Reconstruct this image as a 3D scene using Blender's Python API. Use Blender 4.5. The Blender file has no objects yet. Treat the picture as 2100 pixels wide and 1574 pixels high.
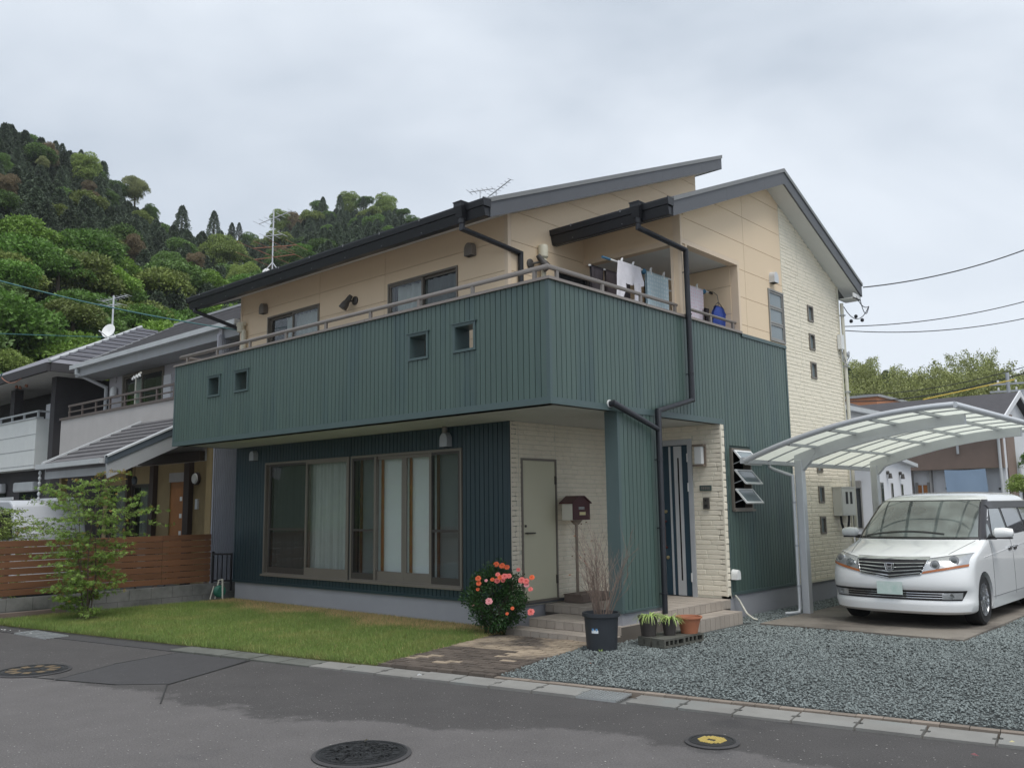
import bpy, bmesh, math, random
import numpy as np
from mathutils import Vector, Matrix, Euler
from math import radians, sin, cos, pi, sqrt, atan2
random.seed(7); rng = np.random.default_rng(7)
SC = bpy.context.scene
COL = SC.collection
# ---------------------------------------------------------------- camera
CAM = np.array([6.4914, -7.8633, 1.6847]); YAW, PITCH, ROLL, FPX = 0.734138, 0.140127, -0.0129018, 1800.95
def cam_axes():
    cy, sy, cp, sp = cos(YAW), sin(YAW), cos(PITCH), sin(PITCH)
    f = np.array([-sy*cp, cy*cp, sp]); r = np.array([cy, sy, 0.0]); u = np.cross(r, f)
    c, s = cos(ROLL), sin(ROLL)
    return c*r+s*u, -s*r+c*u, f
AX = cam_axes()
def ray(px, py):
    return AX[0]*(px-1050)/FPX + AX[1]*(-(py-787)/FPX) + AX[2]
def on_r(px, py, r):
    """world point seen at a photo position, r metres away along the ground"""
    d = ray(px, py); return CAM + d*r/math.hypot(d[0], d[1])
cd = bpy.data.cameras.new('camera'); cam = bpy.data.objects.new('camera', cd); COL.objects.link(cam)
cd.sensor_width = 36.0; cd.lens = FPX/2100*36.0; cd.clip_start = 0.1; cd.clip_end = 3000
cam.matrix_world = Matrix(((AX[0][0], AX[1][0], -AX[2][0], CAM[0]), (AX[0][1], AX[1][1], -AX[2][1], CAM[1]), (AX[0][2], AX[1][2], -AX[2][2], CAM[2]), (0, 0, 0, 1)))
SC.camera = cam
SC.view_settings.view_transform = 'Standard'; SC.view_settings.look = 'None'; SC.view_settings.gamma = 1; SC.view_settings.use_curve_mapping = False
SC.view_settings.exposure = 0.66
# ---------------------------------------------------------------- overcast daylight
SUN_EL, SUN_AZ = radians(66), radians(112)      # sun azimuth clockwise from +y : from the right, behind the camera
W = bpy.data.worlds.new('World'); SC.world = W; W.use_nodes = True
nt = W.node_tree; nt.nodes.clear()
def N(t, **k):
    n = nt.nodes.new(t)
    for a, b in k.items(): setattr(n, a, b)
    return n
out = N('ShaderNodeOutputWorld'); bg = N('ShaderNodeBackground'); bg.inputs[1].default_value = 0.1
sky = N('ShaderNodeTexSky', sky_type='NISHITA'); sky.sun_disc = False; sky.sun_elevation = SUN_EL; sky.sun_rotation = SUN_AZ
sky.air_density = 1; sky.dust_density = 3
tc = N('ShaderNodeTexCoord'); mp = N('ShaderNodeMapping'); mp.inputs['Scale'].default_value = (1, 1, 2.6); mp.inputs['Location'].default_value = (.35, .1, .2)
n1 = N('ShaderNodeTexNoise'); n1.inputs['Scale'].default_value = 1.25; n1.inputs['Detail'].default_value = 5; n1.inputs['Roughness'].default_value = .48; n1.inputs['Distortion'].default_value = .5
cr = N('ShaderNodeValToRGB')
cr.color_ramp.elements[0].position = .36; cr.color_ramp.elements[0].color = (3.35, 3.82, 4.42, 1)
cr.color_ramp.elements[1].position = .62; cr.color_ramp.elements[1].color = (5.6, 6.0, 6.5, 1)
mx = N('ShaderNodeMix', data_type='RGBA'); mx.inputs[0].default_value = .93
L = nt.links.new
L(tc.outputs['Generated'], mp.inputs[0]); L(mp.outputs[0], n1.inputs['Vector']); L(n1.outputs[0], cr.inputs[0])
L(sky.outputs[0], mx.inputs[6]); L(cr.outputs[0], mx.inputs[7]); L(mx.outputs[2], bg.inputs[0]); L(bg.outputs[0], out.inputs[0])
sl = bpy.data.lights.new('sun', 'SUN'); sl.energy = 1.5; sl.angle = radians(40); sl.color = (1, .97, .92)
so = bpy.data.objects.new('sun', sl); COL.objects.link(so)
sd = Vector((sin(SUN_AZ)*cos(SUN_EL), cos(SUN_AZ)*cos(SUN_EL), sin(SUN_EL)))
so.rotation_euler = sd.to_track_quat('Z', 'Y').to_euler(); so.location = (8, -10, 20)
# ---------------------------------------------------------------- materials
MATS = {}
def mat(name, col, rough=.6, metal=0.0, var=.08, vscale=3.0, bump=0.0, bscale=60.0, spec=.5, isl=0.0, objv=0.0, stretch=(1, 1, 1), trans=0.0, col2=None, c2scale=1.5, c2lo=.5, c2hi=.65, coat=0.0, alpha=1.0, bdist=.01, emis=None):
    m = bpy.data.materials.new(name); m.use_nodes = True; t = m.node_tree; ns = t.nodes; lk = t.links.new
    b = ns['Principled BSDF']; b.inputs['Roughness'].default_value = rough; b.inputs['Metallic'].default_value = metal
    b.inputs['Specular IOR Level'].default_value = spec; b.inputs['Coat Weight'].default_value = coat; b.inputs['Coat Roughness'].default_value = .05
    b.inputs['Alpha'].default_value = alpha
    geo = ns.new('ShaderNodeNewGeometry'); oi = ns.new('ShaderNodeObjectInfo')
    tcn = ns.new('ShaderNodeTexCoord'); mpn = ns.new('ShaderNodeMapping'); mpn.inputs['Scale'].default_value = stretch
    lk(geo.outputs['Position'], mpn.inputs[0])
    base = ns.new('ShaderNodeRGB'); base.outputs[0].default_value = (*col, 1); cur = base.outputs[0]
    def noise(scale, detail=5, rough=.6):
        n = ns.new('ShaderNodeTexNoise'); n.inputs['Scale'].default_value = scale; n.inputs['Detail'].default_value = detail; n.inputs['Roughness'].default_value = rough
        lk(mpn.outputs[0], n.inputs['Vector']); return n.outputs[0]
    if col2 is not None:
        r = ns.new('ShaderNodeMapRange'); r.inputs[1].default_value = c2lo; r.inputs[2].default_value = c2hi; lk(noise(c2scale), r.inputs[0])
        x = ns.new('ShaderNodeMix'); x.data_type = 'RGBA'; lk(r.outputs[0], x.inputs[0]); lk(cur, x.inputs[6]); x.inputs[7].default_value = (*col2, 1); cur = x.outputs[2]
    def mul(sock, lo, hi, cur):
        r = ns.new('ShaderNodeMapRange'); r.inputs[1].default_value = 0; r.inputs[2].default_value = 1; r.inputs[3].default_value = lo; r.inputs[4].default_value = hi; lk(sock, r.inputs[0])
        x = ns.new('ShaderNodeVectorMath'); x.operation = 'SCALE'; lk(cur, x.inputs[0]); lk(r.outputs[0], x.inputs[3]); return x.outputs[0]
    if var: cur = mul(noise(vscale), 1-2.2*var, 1+2.2*var, cur)
    if isl: cur = mul(geo.outputs['Random Per Island'], 1-isl, 1+isl, cur)
    if objv: cur = mul(oi.outputs['Random'], 1-objv, 1+objv, cur)
    lk(cur, b.inputs['Base Color'])
    if bump:
        bn = ns.new('ShaderNodeBump'); bn.inputs['Strength'].default_value = bump; bn.inputs['Distance'].default_value = bdist
        lk(noise(bscale, 6, .7), bn.inputs['Height']); lk(bn.outputs[0], b.inputs['Normal'])
    if trans:
        tr = ns.new('ShaderNodeBsdfTranslucent'); lk(cur, tr.inputs[0]); ms = ns.new('ShaderNodeMixShader'); ms.inputs[0].default_value = trans
        o = ns['Material Output']; lk(b.outputs[0], ms.inputs[1]); lk(tr.outputs[0], ms.inputs[2]); lk(ms.outputs[0], o.inputs[0])
    MATS[name] = m; return m
def glass(name, tint=(.9, .95, .95), rough=.02, see=.8, base=(.02, .03, .03)):
    """thin pane: mirror reflection on top of a partly see-through sheet"""
    m = bpy.data.materials.new(name); m.use_nodes = True; t = m.node_tree; ns = t.nodes; lk = t.links.new; ns.clear()
    o = ns.new('ShaderNodeOutputMaterial'); tr = ns.new('ShaderNodeBsdfTransparent'); tr.inputs[0].default_value = (*tint, 1)
    d = ns.new('ShaderNodeBsdfDiffuse'); d.inputs[0].default_value = (*base, 1); m1 = ns.new('ShaderNodeMixShader'); m1.inputs[0].default_value = see
    lk(d.outputs[0], m1.inputs[1]); lk(tr.outputs[0], m1.inputs[2])
    g = ns.new('ShaderNodeBsdfGlossy'); g.inputs['Roughness'].default_value = rough; g.inputs[0].default_value = (1, 1, 1, 1)
    lw = ns.new('ShaderNodeLayerWeight'); lw.inputs[0].default_value = .5; m2 = ns.new('ShaderNodeMixShader')
    pw = ns.new('ShaderNodeMath'); pw.operation = 'POWER'; pw.inputs[1].default_value = 4.5; lk(lw.outputs['Facing'], pw.inputs[0])
    mm = ns.new('ShaderNodeMath'); mm.operation = 'MULTIPLY_ADD'; mm.inputs[1].default_value = .9; mm.inputs[2].default_value = .045; lk(pw.outputs[0], mm.inputs[0]); lk(mm.outputs[0], m2.inputs[0])
    lk(m1.outputs[0], m2.inputs[1]); lk(g.outputs[0], m2.inputs[2]); lk(m2.outputs[0], o.inputs[0]); MATS[name] = m; return m
# ---------------------------------------------------------------- object helpers
ORG = {}
def tag(o, label=None, cat=None, group=None, kind=None):
    if label: o['label'] = label
    if cat: o['category'] = cat
    if group: o['group'] = group
    if kind: o['kind'] = kind
    return o
def thing(name, loc, label=None, cat=None, group=None, rz=0.0):
    e = bpy.data.objects.new(name, None); COL.objects.link(e); e.location = loc; e.rotation_euler = (0, 0, rz); e.empty_display_size = .2
    ORG[e.name] = Vector(loc) if rz == 0 else Vector((0, 0, 0))
    return tag(e, label, cat, group)
def attach(o, parent):
    o.parent = parent
def emit(name, me, parent=None, org=None, **t):
    o = bpy.data.objects.new(name, me); COL.objects.link(o)
    if parent is not None: o.parent = parent; ORG[o.name] = ORG.get(parent.name, Vector((0, 0, 0)))
    return tag(o, **t)
def setmat(me, m):
    if isinstance(m, (list, tuple)):
        for x in m: me.materials.append(MATS[x] if isinstance(x, str) else x)
    elif m is not None: me.materials.append(MATS[m] if isinstance(m, str) else m)
class MB:
    def __init__(s): s.v = []; s.f = []; s.mi = []; s.cm = 0
    def add(s, vs, fs):
        n = len(s.v); s.v += [tuple(p) for p in vs]; s.f += [tuple(i+n for i in f) for f in fs]; s.mi += [s.cm]*len(fs); return s
    def box(s, x0, x1, y0, y1, z0, z1):
        return s.add([(x0, y0, z0), (x1, y0, z0), (x1, y1, z0), (x0, y1, z0), (x0, y0, z1), (x1, y0, z1), (x1, y1, z1), (x0, y1, z1)],
                     [(0, 3, 2, 1), (4, 5, 6, 7), (0, 1, 5, 4), (1, 2, 6, 5), (2, 3, 7, 6), (3, 0, 4, 7)])
    def prism(s, poly, ext):
        e = Vector(ext); n = len(poly); P = [Vector(p) for p in poly]
        nrm = Vector((0, 0, 0))
        for i in range(1, n-1): nrm += (P[i]-P[0]).cross(P[i+1]-P[0])
        if nrm.dot(e) > 0: P = P[::-1]
        return s.add(P+[p+e for p in P], [tuple(range(n)), tuple(range(2*n-1, n-1, -1))]+[((i+1) % n, i, i+n, (i+1) % n+n) for i in range(n)])
    def beam(s, a, b, w, h, up=(0, 0, 1)):
        a = Vector(a); b = Vector(b); d = (b-a).normalized(); u = Vector(up); r = d.cross(u).normalized(); u = r.cross(d).normalized()
        c = [r*w/2*i+u*h/2*j for i, j in ((-1, -1), (1, -1), (1, 1), (-1, 1))]
        return s.add([a+q for q in c]+[b+q for q in c], [(0, 1, 2, 3), (7, 6, 5, 4)]+[((i+1) % 4, i, i+4, (i+1) % 4+4) for i in range(4)])
    def tube(s, pts, r, n=8, cap=True):
        P = [Vector(p) for p in pts]; R = r if isinstance(r, (list, tuple)) else [r]*len(P); rings = []; base = len(s.v)
        prev = None
        for i, p in enumerate(P):
            d = ((P[min(i+1, len(P)-1)]-p).normalized()+(p-P[max(i-1, 0)]).normalized())
            d = d.normalized() if d.length > 1e-6 else Vector((0, 0, 1))
            if prev is None: a = d.orthogonal().normalized()
            else: a = (prev-d*prev.dot(d)); a = a.normalized() if a.length > 1e-6 else d.orthogonal().normalized()
            prev = a; b = d.cross(a)
            k = 1.0
            if 0 < i < len(P)-1:
                c = (P[i+1]-p).normalized().dot((p-P[i-1]).normalized()); k = min(1.5, 1/max(.3, sqrt((1+c)/2)))
            rings.append([p+(a*cos(2*pi*j/n)+b*sin(2*pi*j/n))*R[i]*(k if i not in (0, len(P)-1) else 1) for j in range(n)])
        vs = [q for g in rings for q in g]
        fs = [(i*n+j, i*n+(j+1) % n, (i+1)*n+(j+1) % n, (i+1)*n+j) for i in range(len(P)-1) for j in range(n)]
        if cap: fs += [tuple(range(n-1, -1, -1)), tuple(range((len(P)-1)*n, len(P)*n))]
        return s.add(vs, fs)
    def lathe(s, prof, c=(0, 0, 0), n=20, axis='z', cap=True):
        c = Vector(c); vs = []
        for r, h in prof:
            for j in range(n):
                a = 2*pi*j/n; p = (r*cos(a), r*sin(a), h)
                if axis == 'y': p = (p[0], -p[2], p[1])
                if axis == 'x': p = (p[2], p[0], p[1])
                vs.append(c+Vector(p))
        fs = [(i*n+j, i*n+(j+1) % n, (i+1)*n+(j+1) % n, (i+1)*n+j) for i in range(len(prof)-1) for j in range(n)]
        if cap: fs += [tuple(range(n-1, -1, -1)), tuple(range((len(prof)-1)*n, len(prof)*n))]
        return s.add(vs, fs)
    def build(s, name, m=None, parent=None, smooth=False, org=None, label=None, cat=None, group=None, kind=None, bevel=0):
        if not s.v: return None
        if parent is not None: o = ORG.get(parent.name, Vector((0, 0, 0)))
        elif org is not None: o = Vector(org)
        else:
            a = np.array(s.v); o = Vector(((a[:, 0].min()+a[:, 0].max())/2, (a[:, 1].min()+a[:, 1].max())/2, a[:, 2].min()))
        me = bpy.data.meshes.new(name); me.from_pydata([tuple(Vector(p)-o) for p in s.v], [], s.f)
        setmat(me, m)
        if any(s.mi): me.polygons.foreach_set('material_index', s.mi)
        if bevel:
            bm = bmesh.new(); bm.from_mesh(me); bmesh.ops.bevel(bm, geom=bm.edges[:], offset=bevel, segments=2, affect='EDGES', profile=.5); bm.to_mesh(me); bm.free()
        if smooth: me.polygons.foreach_set('use_smooth', [True]*len(me.polygons)); 
        me.update()
        if smooth and smooth != 'all':
            try: me.set_sharp_from_angle(angle=radians(38))
            except Exception: pass
        ob = bpy.data.objects.new(name, me); COL.objects.link(ob)
        if parent is not None: ob.parent = parent; ORG[ob.name] = o
        else: ob.location = o; ORG[ob.name] = o
        return tag(ob, label, cat, group, kind)
def np_mesh(name, V, F, m=None, smooth=False):
    V = np.asarray(V, dtype=np.float32); F = np.asarray(F, dtype=np.int32); k = F.shape[1]
    me = bpy.data.meshes.new(name); me.vertices.add(len(V)); me.vertices.foreach_set('co', V.ravel())
    me.loops.add(F.size); me.loops.foreach_set('vertex_index', F.ravel()); me.polygons.add(len(F))
    me.polygons.foreach_set('loop_start', np.arange(0, F.size, k, dtype=np.int32)); me.polygons.foreach_set('loop_total', np.full(len(F), k, dtype=np.int32))
    if smooth: me.polygons.foreach_set('use_smooth', np.ones(len(F), dtype=bool))
    me.update(calc_edges=True); me.validate(); setmat(me, m); return me
def struct(o): o['kind'] = 'structure'; return o
def inst(name, me, loc, scale=(1, 1, 1), rz=0.0, parent=None, rot=None, **t):
    o = bpy.data.objects.new(name, me); COL.objects.link(o)
    if parent is not None: o.parent = parent; loc = Vector(loc)-ORG.get(parent.name, Vector((0, 0, 0)))
    o.location = loc; o.scale = scale; o.rotation_euler = rot if rot else (0, 0, rz)
    return tag(o, **t)
# rectangle helpers for walls in (u, z)
def cut(rects, hole):
    """subtract a hole from a list of rectangles"""
    a0, a1, b0, b1 = hole; outp = []
    for (u0, u1, z0, z1) in rects:
        if a1 <= u0 or a0 >= u1 or b1 <= z0 or b0 >= z1: outp.append((u0, u1, z0, z1)); continue
        if a0 > u0: outp.append((u0, a0, z0, z1))
        if a1 < u1: outp.append((a1, u1, z0, z1))
        m0, m1 = max(u0, a0), min(u1, a1)
        if b0 > z0: outp.append((m0, m1, z0, b0))
        if b1 < z1: outp.append((m0, m1, b1, z1))
    return outp
def clip(poly, a, b, c):
    """keep the part of a (u,z) polygon where a*u+b*z<=c"""
    o = []
    for i in range(len(poly)):
        p, q = poly[i], poly[(i+1) % len(poly)]; dp = a*p[0]+b*p[1]-c; dq = a*q[0]+b*q[1]-c
        if dp <= 0: o.append(p)
        if (dp < 0 < dq) or (dq < 0 < dp):
            t = dp/(dp-dq); o.append((p[0]+t*(q[0]-p[0]), p[1]+t*(q[1]-p[1])))
    return o
# frame of a wall: 'F' faces -y, 'R' faces +x, 'L' faces -x, 'B' faces +y ; u runs along world x or y
class Fr:
    def __init__(s, kind, at): s.k = kind; s.at = at
    def P(s, u, z, d=0.0):
        if s.k == 'F': return (u, s.at-d, z)
        if s.k == 'B': return (u, s.at+d, z)
        if s.k == 'R': return (s.at+d, u, z)
        return (s.at-d, u, z)
    def box(s, mb, u0, u1, z0, z1, d0, d1):
        a = s.P(u0, z0, d0); b = s.P(u1, z1, d1)
        return mb.box(min(a[0], b[0]), max(a[0], b[0]), min(a[1], b[1]), max(a[1], b[1]), z0, z1)
    def poly(s, mb, pts, d0, d1):
        e = Vector(s.P(0, 0, d1))-Vector(s.P(0, 0, d0))
        return mb.prism([s.P(u, z, d0) for u, z in pts], e)
    def rz(s): return {'F': 0, 'R': pi/2, 'L': -pi/2, 'B': pi}[s.k]
    def place(s, name, me, u0, u1, z0, z1, parent, d=0.0, dscale=1.0):
        """unit mesh (x 0..1 along the wall, y outward negative, z 0..1)"""
        u = u0 if s.k in 'FR' else u1
        return inst(name, me, s.P(u, z0, d), (abs(u1-u0), dscale, z1-z0), s.rz(), parent)
# ---------------------------------------------------------------- material list
mat('green_siding', (.078, .122, .108), .38, var=.06, vscale=1.3, objv=.05, spec=.5, col2=(.060, .100, .098), c2scale=.8, stretch=(2.5, 2.5, .35), bump=.05, bscale=25)
mat('shaded_navy_siding', (.022, .046, .056), .38, var=.05, vscale=1.3, objv=.05, spec=.5, bump=.05, bscale=25)  # bluer ground-floor siding, with the shade below the balcony darkened into its colour
mat('leaf_fresh', (.20, .33, .055), .6, isl=.35, objv=.15, trans=.25); mat('leaf_olive', (.19, .24, .06), .6, isl=.35, objv=.2, trans=.2)
mat('green_back', (.03, .055, .05), .6)
mat('green_trim', (.075, .115, .115), .4, var=.04)
mat('cream_panel', (.82, .655, .465), .75, var=.025, vscale=1.2, objv=.012, bump=.12, bscale=140, bdist=.004)
mat('cream_back', (.42, .33, .23), .8)
mat('cream_trim', (.78, .63, .47), .6, var=.03)
mat('stone_brick', (.84, .775, .64), .85, var=.04, vscale=9, objv=.03, bump=.6, bscale=38, bdist=.012)
mat('stone_joint', (.66, .63, .52), .9, var=.06, vscale=8)
mat('concrete_base', (.33, .335, .36), .9, var=.05, vscale=2, bump=.15, bscale=60)
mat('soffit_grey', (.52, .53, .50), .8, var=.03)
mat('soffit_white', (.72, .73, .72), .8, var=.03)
mat('roof_metal', (.10, .105, .11), .5, var=.06, vscale=4)
mat('rake_board', (.095, .10, .11), .5, var=.05, vscale=3)
mat('drip_edge', (.20, .205, .205), .45)
mat('gutter_black', (.018, .019, .023), .4, var=.1)
mat('pipe_black', (.022, .024, .030), .42, var=.15, vscale=6)
mat('rail_bronze', (.23, .205, .185), .38, metal=.3, var=.05)
mat('cap_bronze', (.27, .235, .21), .42, metal=.2, var=.05)
mat('sash_bronze', (.20, .178, .150), .42, metal=.2, var=.05)
mat('sash_dark', (.055, .048, .042), .45)
mat('sash_grey', (.30, .29, .27), .4, metal=.3)
mat('white_metal', (.78, .79, .78), .4, var=.03)
mat('white_pipe', (.66, .64, .55), .5, var=.05)
mat('cream_pipe', (.70, .66, .52), .5)
mat('silver', (.60, .62, .64), .4, metal=.3, var=.04)
mat('silver_dull', (.42, .44, .47), .4, metal=.3, var=.06)
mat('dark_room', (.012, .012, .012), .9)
mat('room_wall', (.30, .29, .26), .9)
mat('curtain_sheer', (.62, .68, .64), .9, var=.06, vscale=6, trans=.3)
mat('curtain_grey', (.20, .22, .20), .9, var=.08, vscale=6)
mat('paper_screen', (.82, .88, .86), .9, var=.02, trans=.2)
mat('wood_frame', (.36, .15, .05), .5, var=.1, vscale=12)
glass('pane', tint=(.97, .98, .98), see=.97); glass('pane_mesh', tint=(.80, .82, .82), see=.80, base=(.03, .035, .035)); glass('pane_frost', see=.25, rough=.12, base=(.26, .31, .33)); glass('pane_dark', see=.12, base=(.03, .035, .04))
mat('vent_grey', (.20, .18, .16), .5); mat('vent_dark', (.02, .02, .02), .7)
mat('lamp_dark', (.075, .068, .062), .45)
mat('beige_door', (.62, .60, .45), .45, var=.02)
mat('door_blue', (.02, .055, .085), .35, var=.05)
mat('door_frame', (.52, .54, .57), .35, metal=.3)
mat('brass', (.45, .38, .22), .3, metal=.8); mat('red_wood', (.12, .025, .02), .35, var=.1)
mat('porch_tile', (.37, .325, .28), .7, var=.10, vscale=3, objv=.07, bump=.12, bscale=50)
mat('grout', (.12, .105, .09), .9)
mat('mailbox_red', (.07, .014, .02), .4, var=.08); mat('bronze_post', (.24, .195, .155), .5, metal=.2)
mat('box_wood', (.17, .13, .11), .7, var=.1)
mat('label_cream', (.75, .68, .38), .6); mat('label_grey', (.25, .26, .26), .5); mat('plate_green', (.06, .09, .08), .5)
mat('rope_blue', (.05, .16, .26), .6)
# ground
mat('asphalt', (.130, .122, .120), .82, var=.12, vscale=2.2, bump=.9, bscale=95, bdist=.012, col2=(.085, .082, .084), c2scale=.42, c2lo=.60, c2hi=.68)
mat('asphalt_dark', (.058, .056, .058), .7, var=.10, vscale=5, bump=.8, bscale=110, bdist=.010)
def wet_asphalt():
    # worn pale asphalt with a darker damp band along the kerb: ragged edge, wider on the left
    m = MATS['asphalt']; t = m.node_tree; ns = t.nodes; lk = t.links.new; b = ns['Principled BSDF']; cur = b.inputs['Base Color'].links[0].from_socket
    geo = ns.new('ShaderNodeNewGeometry'); sp = ns.new('ShaderNodeSeparateXYZ'); lk(geo.outputs['Position'], sp.inputs[0])
    def M_(op, a, c, d=None):
        n = ns.new('ShaderNodeMath'); n.operation = op
        for i, v in enumerate((a, c, d)):
            if v is None: continue
            if isinstance(v, (int, float)): n.inputs[i].default_value = v
            else: lk(v, n.inputs[i])
        return n.outputs[0]
    d = M_('MULTIPLY_ADD', sp.outputs[0], -.18, sp.outputs[1]); d = M_('ADD', d, 1.38)
    nz = ns.new('ShaderNodeTexNoise'); nz.inputs['Scale'].default_value = .9; nz.inputs['Detail'].default_value = 9; nz.inputs['Roughness'].default_value = .68; lk(geo.outputs['Position'], nz.inputs['Vector'])
    th = ns.new('ShaderNodeMapRange'); th.inputs[1].default_value = .2; th.inputs[2].default_value = 2.2; th.inputs[3].default_value = 2.15; th.inputs[4].default_value = 1.35; lk(sp.outputs[0], th.inputs[0])
    q = M_('ADD', d, th.outputs[0]); q = M_('MULTIPLY_ADD', M_('SUBTRACT', nz.outputs[0], .5), 1.5, q)
    r = ns.new('ShaderNodeMapRange'); r.inputs[1].default_value = -.05; r.inputs[2].default_value = .07; lk(q, r.inputs[0])
    x = ns.new('ShaderNodeMix'); x.data_type = 'RGBA'; lk(r.outputs[0], x.inputs[0]); lk(cur, x.inputs[6]); sc = ns.new('ShaderNodeVectorMath'); sc.operation = 'SCALE'; sc.inputs[3].default_value = .56; lk(cur, sc.inputs[0]); lk(sc.outputs[0], x.inputs[7])
    fn = ns.new('ShaderNodeTexNoise'); fn.inputs['Scale'].default_value = 75; fn.inputs['Detail'].default_value = 3; fn.inputs['Roughness'].default_value = .8; lk(geo.outputs['Position'], fn.inputs['Vector'])
    fr = ns.new('ShaderNodeMapRange'); fr.inputs[1].default_value = .25; fr.inputs[2].default_value = .75; fr.inputs[3].default_value = .55; fr.inputs[4].default_value = 1.5; lk(fn.outputs[0], fr.inputs[0])
    s2 = ns.new('ShaderNodeVectorMath'); s2.operation = 'SCALE'; lk(x.outputs[2], s2.inputs[0]); lk(fr.outputs[0], s2.inputs[3]); lk(s2.outputs[0], b.inputs['Base Color'])
wet_asphalt()
mat('asphalt_mid', (.082, .079, .082), .75, var=.10, vscale=5, bump=.8, bscale=110, bdist=.010)
mat('tar', (.03, .03, .03), .6)
mat('aggregate', (.30, .29, .275), .7, isl=.5)
mat('cover_concrete', (.235, .23, .215), .85, var=.16, vscale=2.2, objv=.10, bump=.35, bscale=70, col2=(.20, .21, .20), c2scale=1.1)
mat('kerb_brick', (.24, .20, .165), .85, var=.12, vscale=6, objv=.18, bump=.3, bscale=60)
mat('gravel_bed', (.075, .085, .085), .9, var=.15, vscale=20, bump=1, bscale=90, bdist=.02)
mat('gravel', (.185, .212, .208), .72, isl=.34, var=.12, vscale=1.0)
mat('paver', (.33, .265, .195), .85, var=.14, vscale=5, objv=.14, bump=.3, bscale=50, col2=(.085, .07, .058), c2scale=1.0, c2lo=.50, c2hi=.62)
mat('paver_wet', (.105, .085, .070), .7, var=.14, vscale=5, objv=.2, bump=.3, bscale=50)
mat('soil', (.055, .045, .033), .95, var=.15, vscale=8, bump=.8, bscale=30)
mat('lawn_soil', (.20, .21, .075), .95, var=.2, vscale=6, bump=.6, bscale=40)
mat('slab', (.23, .205, .175), .8, var=.10, vscale=1.5, bump=.2, bscale=60, col2=(.12, .105, .09), c2scale=.9, c2lo=.45, c2hi=.6)
mat('steel_grate', (.50, .52, .52), .45, metal=.5, var=.08)
mat('iron', (.035, .036, .038), .5, metal=.3, var=.15, vscale=20, bump=.4, bscale=60)
mat('yellow_paint', (.62, .47, .14), .6, var=.15, vscale=30); mat('orange_paint', (.14, .10, .055), .7, var=.2, vscale=20)
mat('block_grey', (.19, .19, .18), .9, var=.12, vscale=4, bump=.4, bscale=50, objv=.08, col2=(.10, .105, .095), c2scale=1.2)
mat('block_dark', (.10, .10, .085), .9, var=.15, vscale=7, bump=.4, bscale=50)
mat('fence_wood', (.16, .072, .034), .6, var=.16, vscale=7, stretch=(1, .25, 3), objv=.14, bump=.2, bscale=25)
mat('black_metal', (.015, .015, .017), .4)
mat('grass', (.205, .29, .078), .6, isl=.35, var=.10, vscale=.9, trans=.3, col2=(.30, .33, .11), c2scale=1.3, c2lo=.48, c2hi=.7)
mat('grass_dry', (.58, .43, .22), .7, isl=.3, var=.12, vscale=2, trans=.3)
# plants
mat('maple_leaf', (.21, .33, .065), .5, isl=.35, var=.1, vscale=3, trans=.35)
mat('maple_young', (.30, .21, .05), .5, isl=.3, trans=.35)
mat('bark', (.09, .07, .05), .85, var=.2, vscale=20, bump=.5, bscale=60)
mat('rose_leaf', (.032, .085, .022), .42, isl=.4, var=.1, vscale=6, trans=.15)
mat('rose_orange', (.80, .15, .05), .6, isl=.12, trans=.2); mat('rose_pink', (.80, .19, .17), .6, isl=.12, trans=.2); mat('rose_pale', (.85, .36, .38), .6, isl=.12, trans=.2)
mat('twig', (.22, .165, .135), .8, isl=.3)
mat('dry_leaf', (.18, .07, .03), .8)
mat('pot_black', (.028, .033, .040), .5, var=.1); mat('pot_brown', (.055, .048, .045), .6, var=.15); mat('terracotta', (.44, .17, .09), .7, var=.1)
mat('spider_leaf', (.42, .55, .18), .5, isl=.3, trans=.3)
mat('sticker', (.72, .77, .80), .5); mat('print_blue', (.12, .30, .55), .6)
# far foliage
mat('leaf_green', (.12, .235, .040), .6, isl=.4, var=.10, vscale=.15, objv=.22, trans=.25)
mat('leaf_bright', (.25, .33, .085), .6, isl=.35, objv=.15, trans=.25)
mat('leaf_yellow', (.31, .34, .14), .6, isl=.35, objv=.15, trans=.25)
mat('leaf_brown', (.205, .16, .09), .65, isl=.35, objv=.2, trans=.15)
mat('leaf_conifer', (.085, .120, .072), .7, isl=.35, objv=.25, trans=.12)
mat('leaf_bamboo', (.30, .33, .12), .6, isl=.4, objv=.22, trans=.25)
mat('leaf_mid', (.11, .19, .045), .6, isl=.4, objv=.25, trans=.2)
mat('hill_soil', (.03, .045, .018), .95, var=.2, vscale=.2)
mat('far_ground', (.16, .16, .155), .9, var=.1, vscale=.3)
# ================================================================= GROUND
def edge_y(x): return -1.38+.18*x            # lot side edge of the gutter covers
TH = math.atan(.18)
g = MB(); R_ = 420
g.add([(-R_, -R_, -.02), (R_, -R_, -.02), (R_, R_, -.02), (-R_, R_, -.02)], [(0, 1, 2, 3)])
struct(g.build('ground', 'far_ground', org=(0, 0, -.02)))
def strip(x0, x1, off0, off1, z0, z1, n=2):
    a = [(x0, edge_y(x0)+off0), (x1, edge_y(x1)+off0), (x1, edge_y(x1)+off1), (x0, edge_y(x0)+off1)]
    return a
ROADTOP = 0.0
m_ = MB(); a = strip(-60, 60, -11.0, -.345, 0, 0); m_.prism([(x, y, -.05) for x, y in a], (0, 0, .05)); struct(m_.build('road', 'asphalt', org=(0, -4, -.05)))
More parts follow.
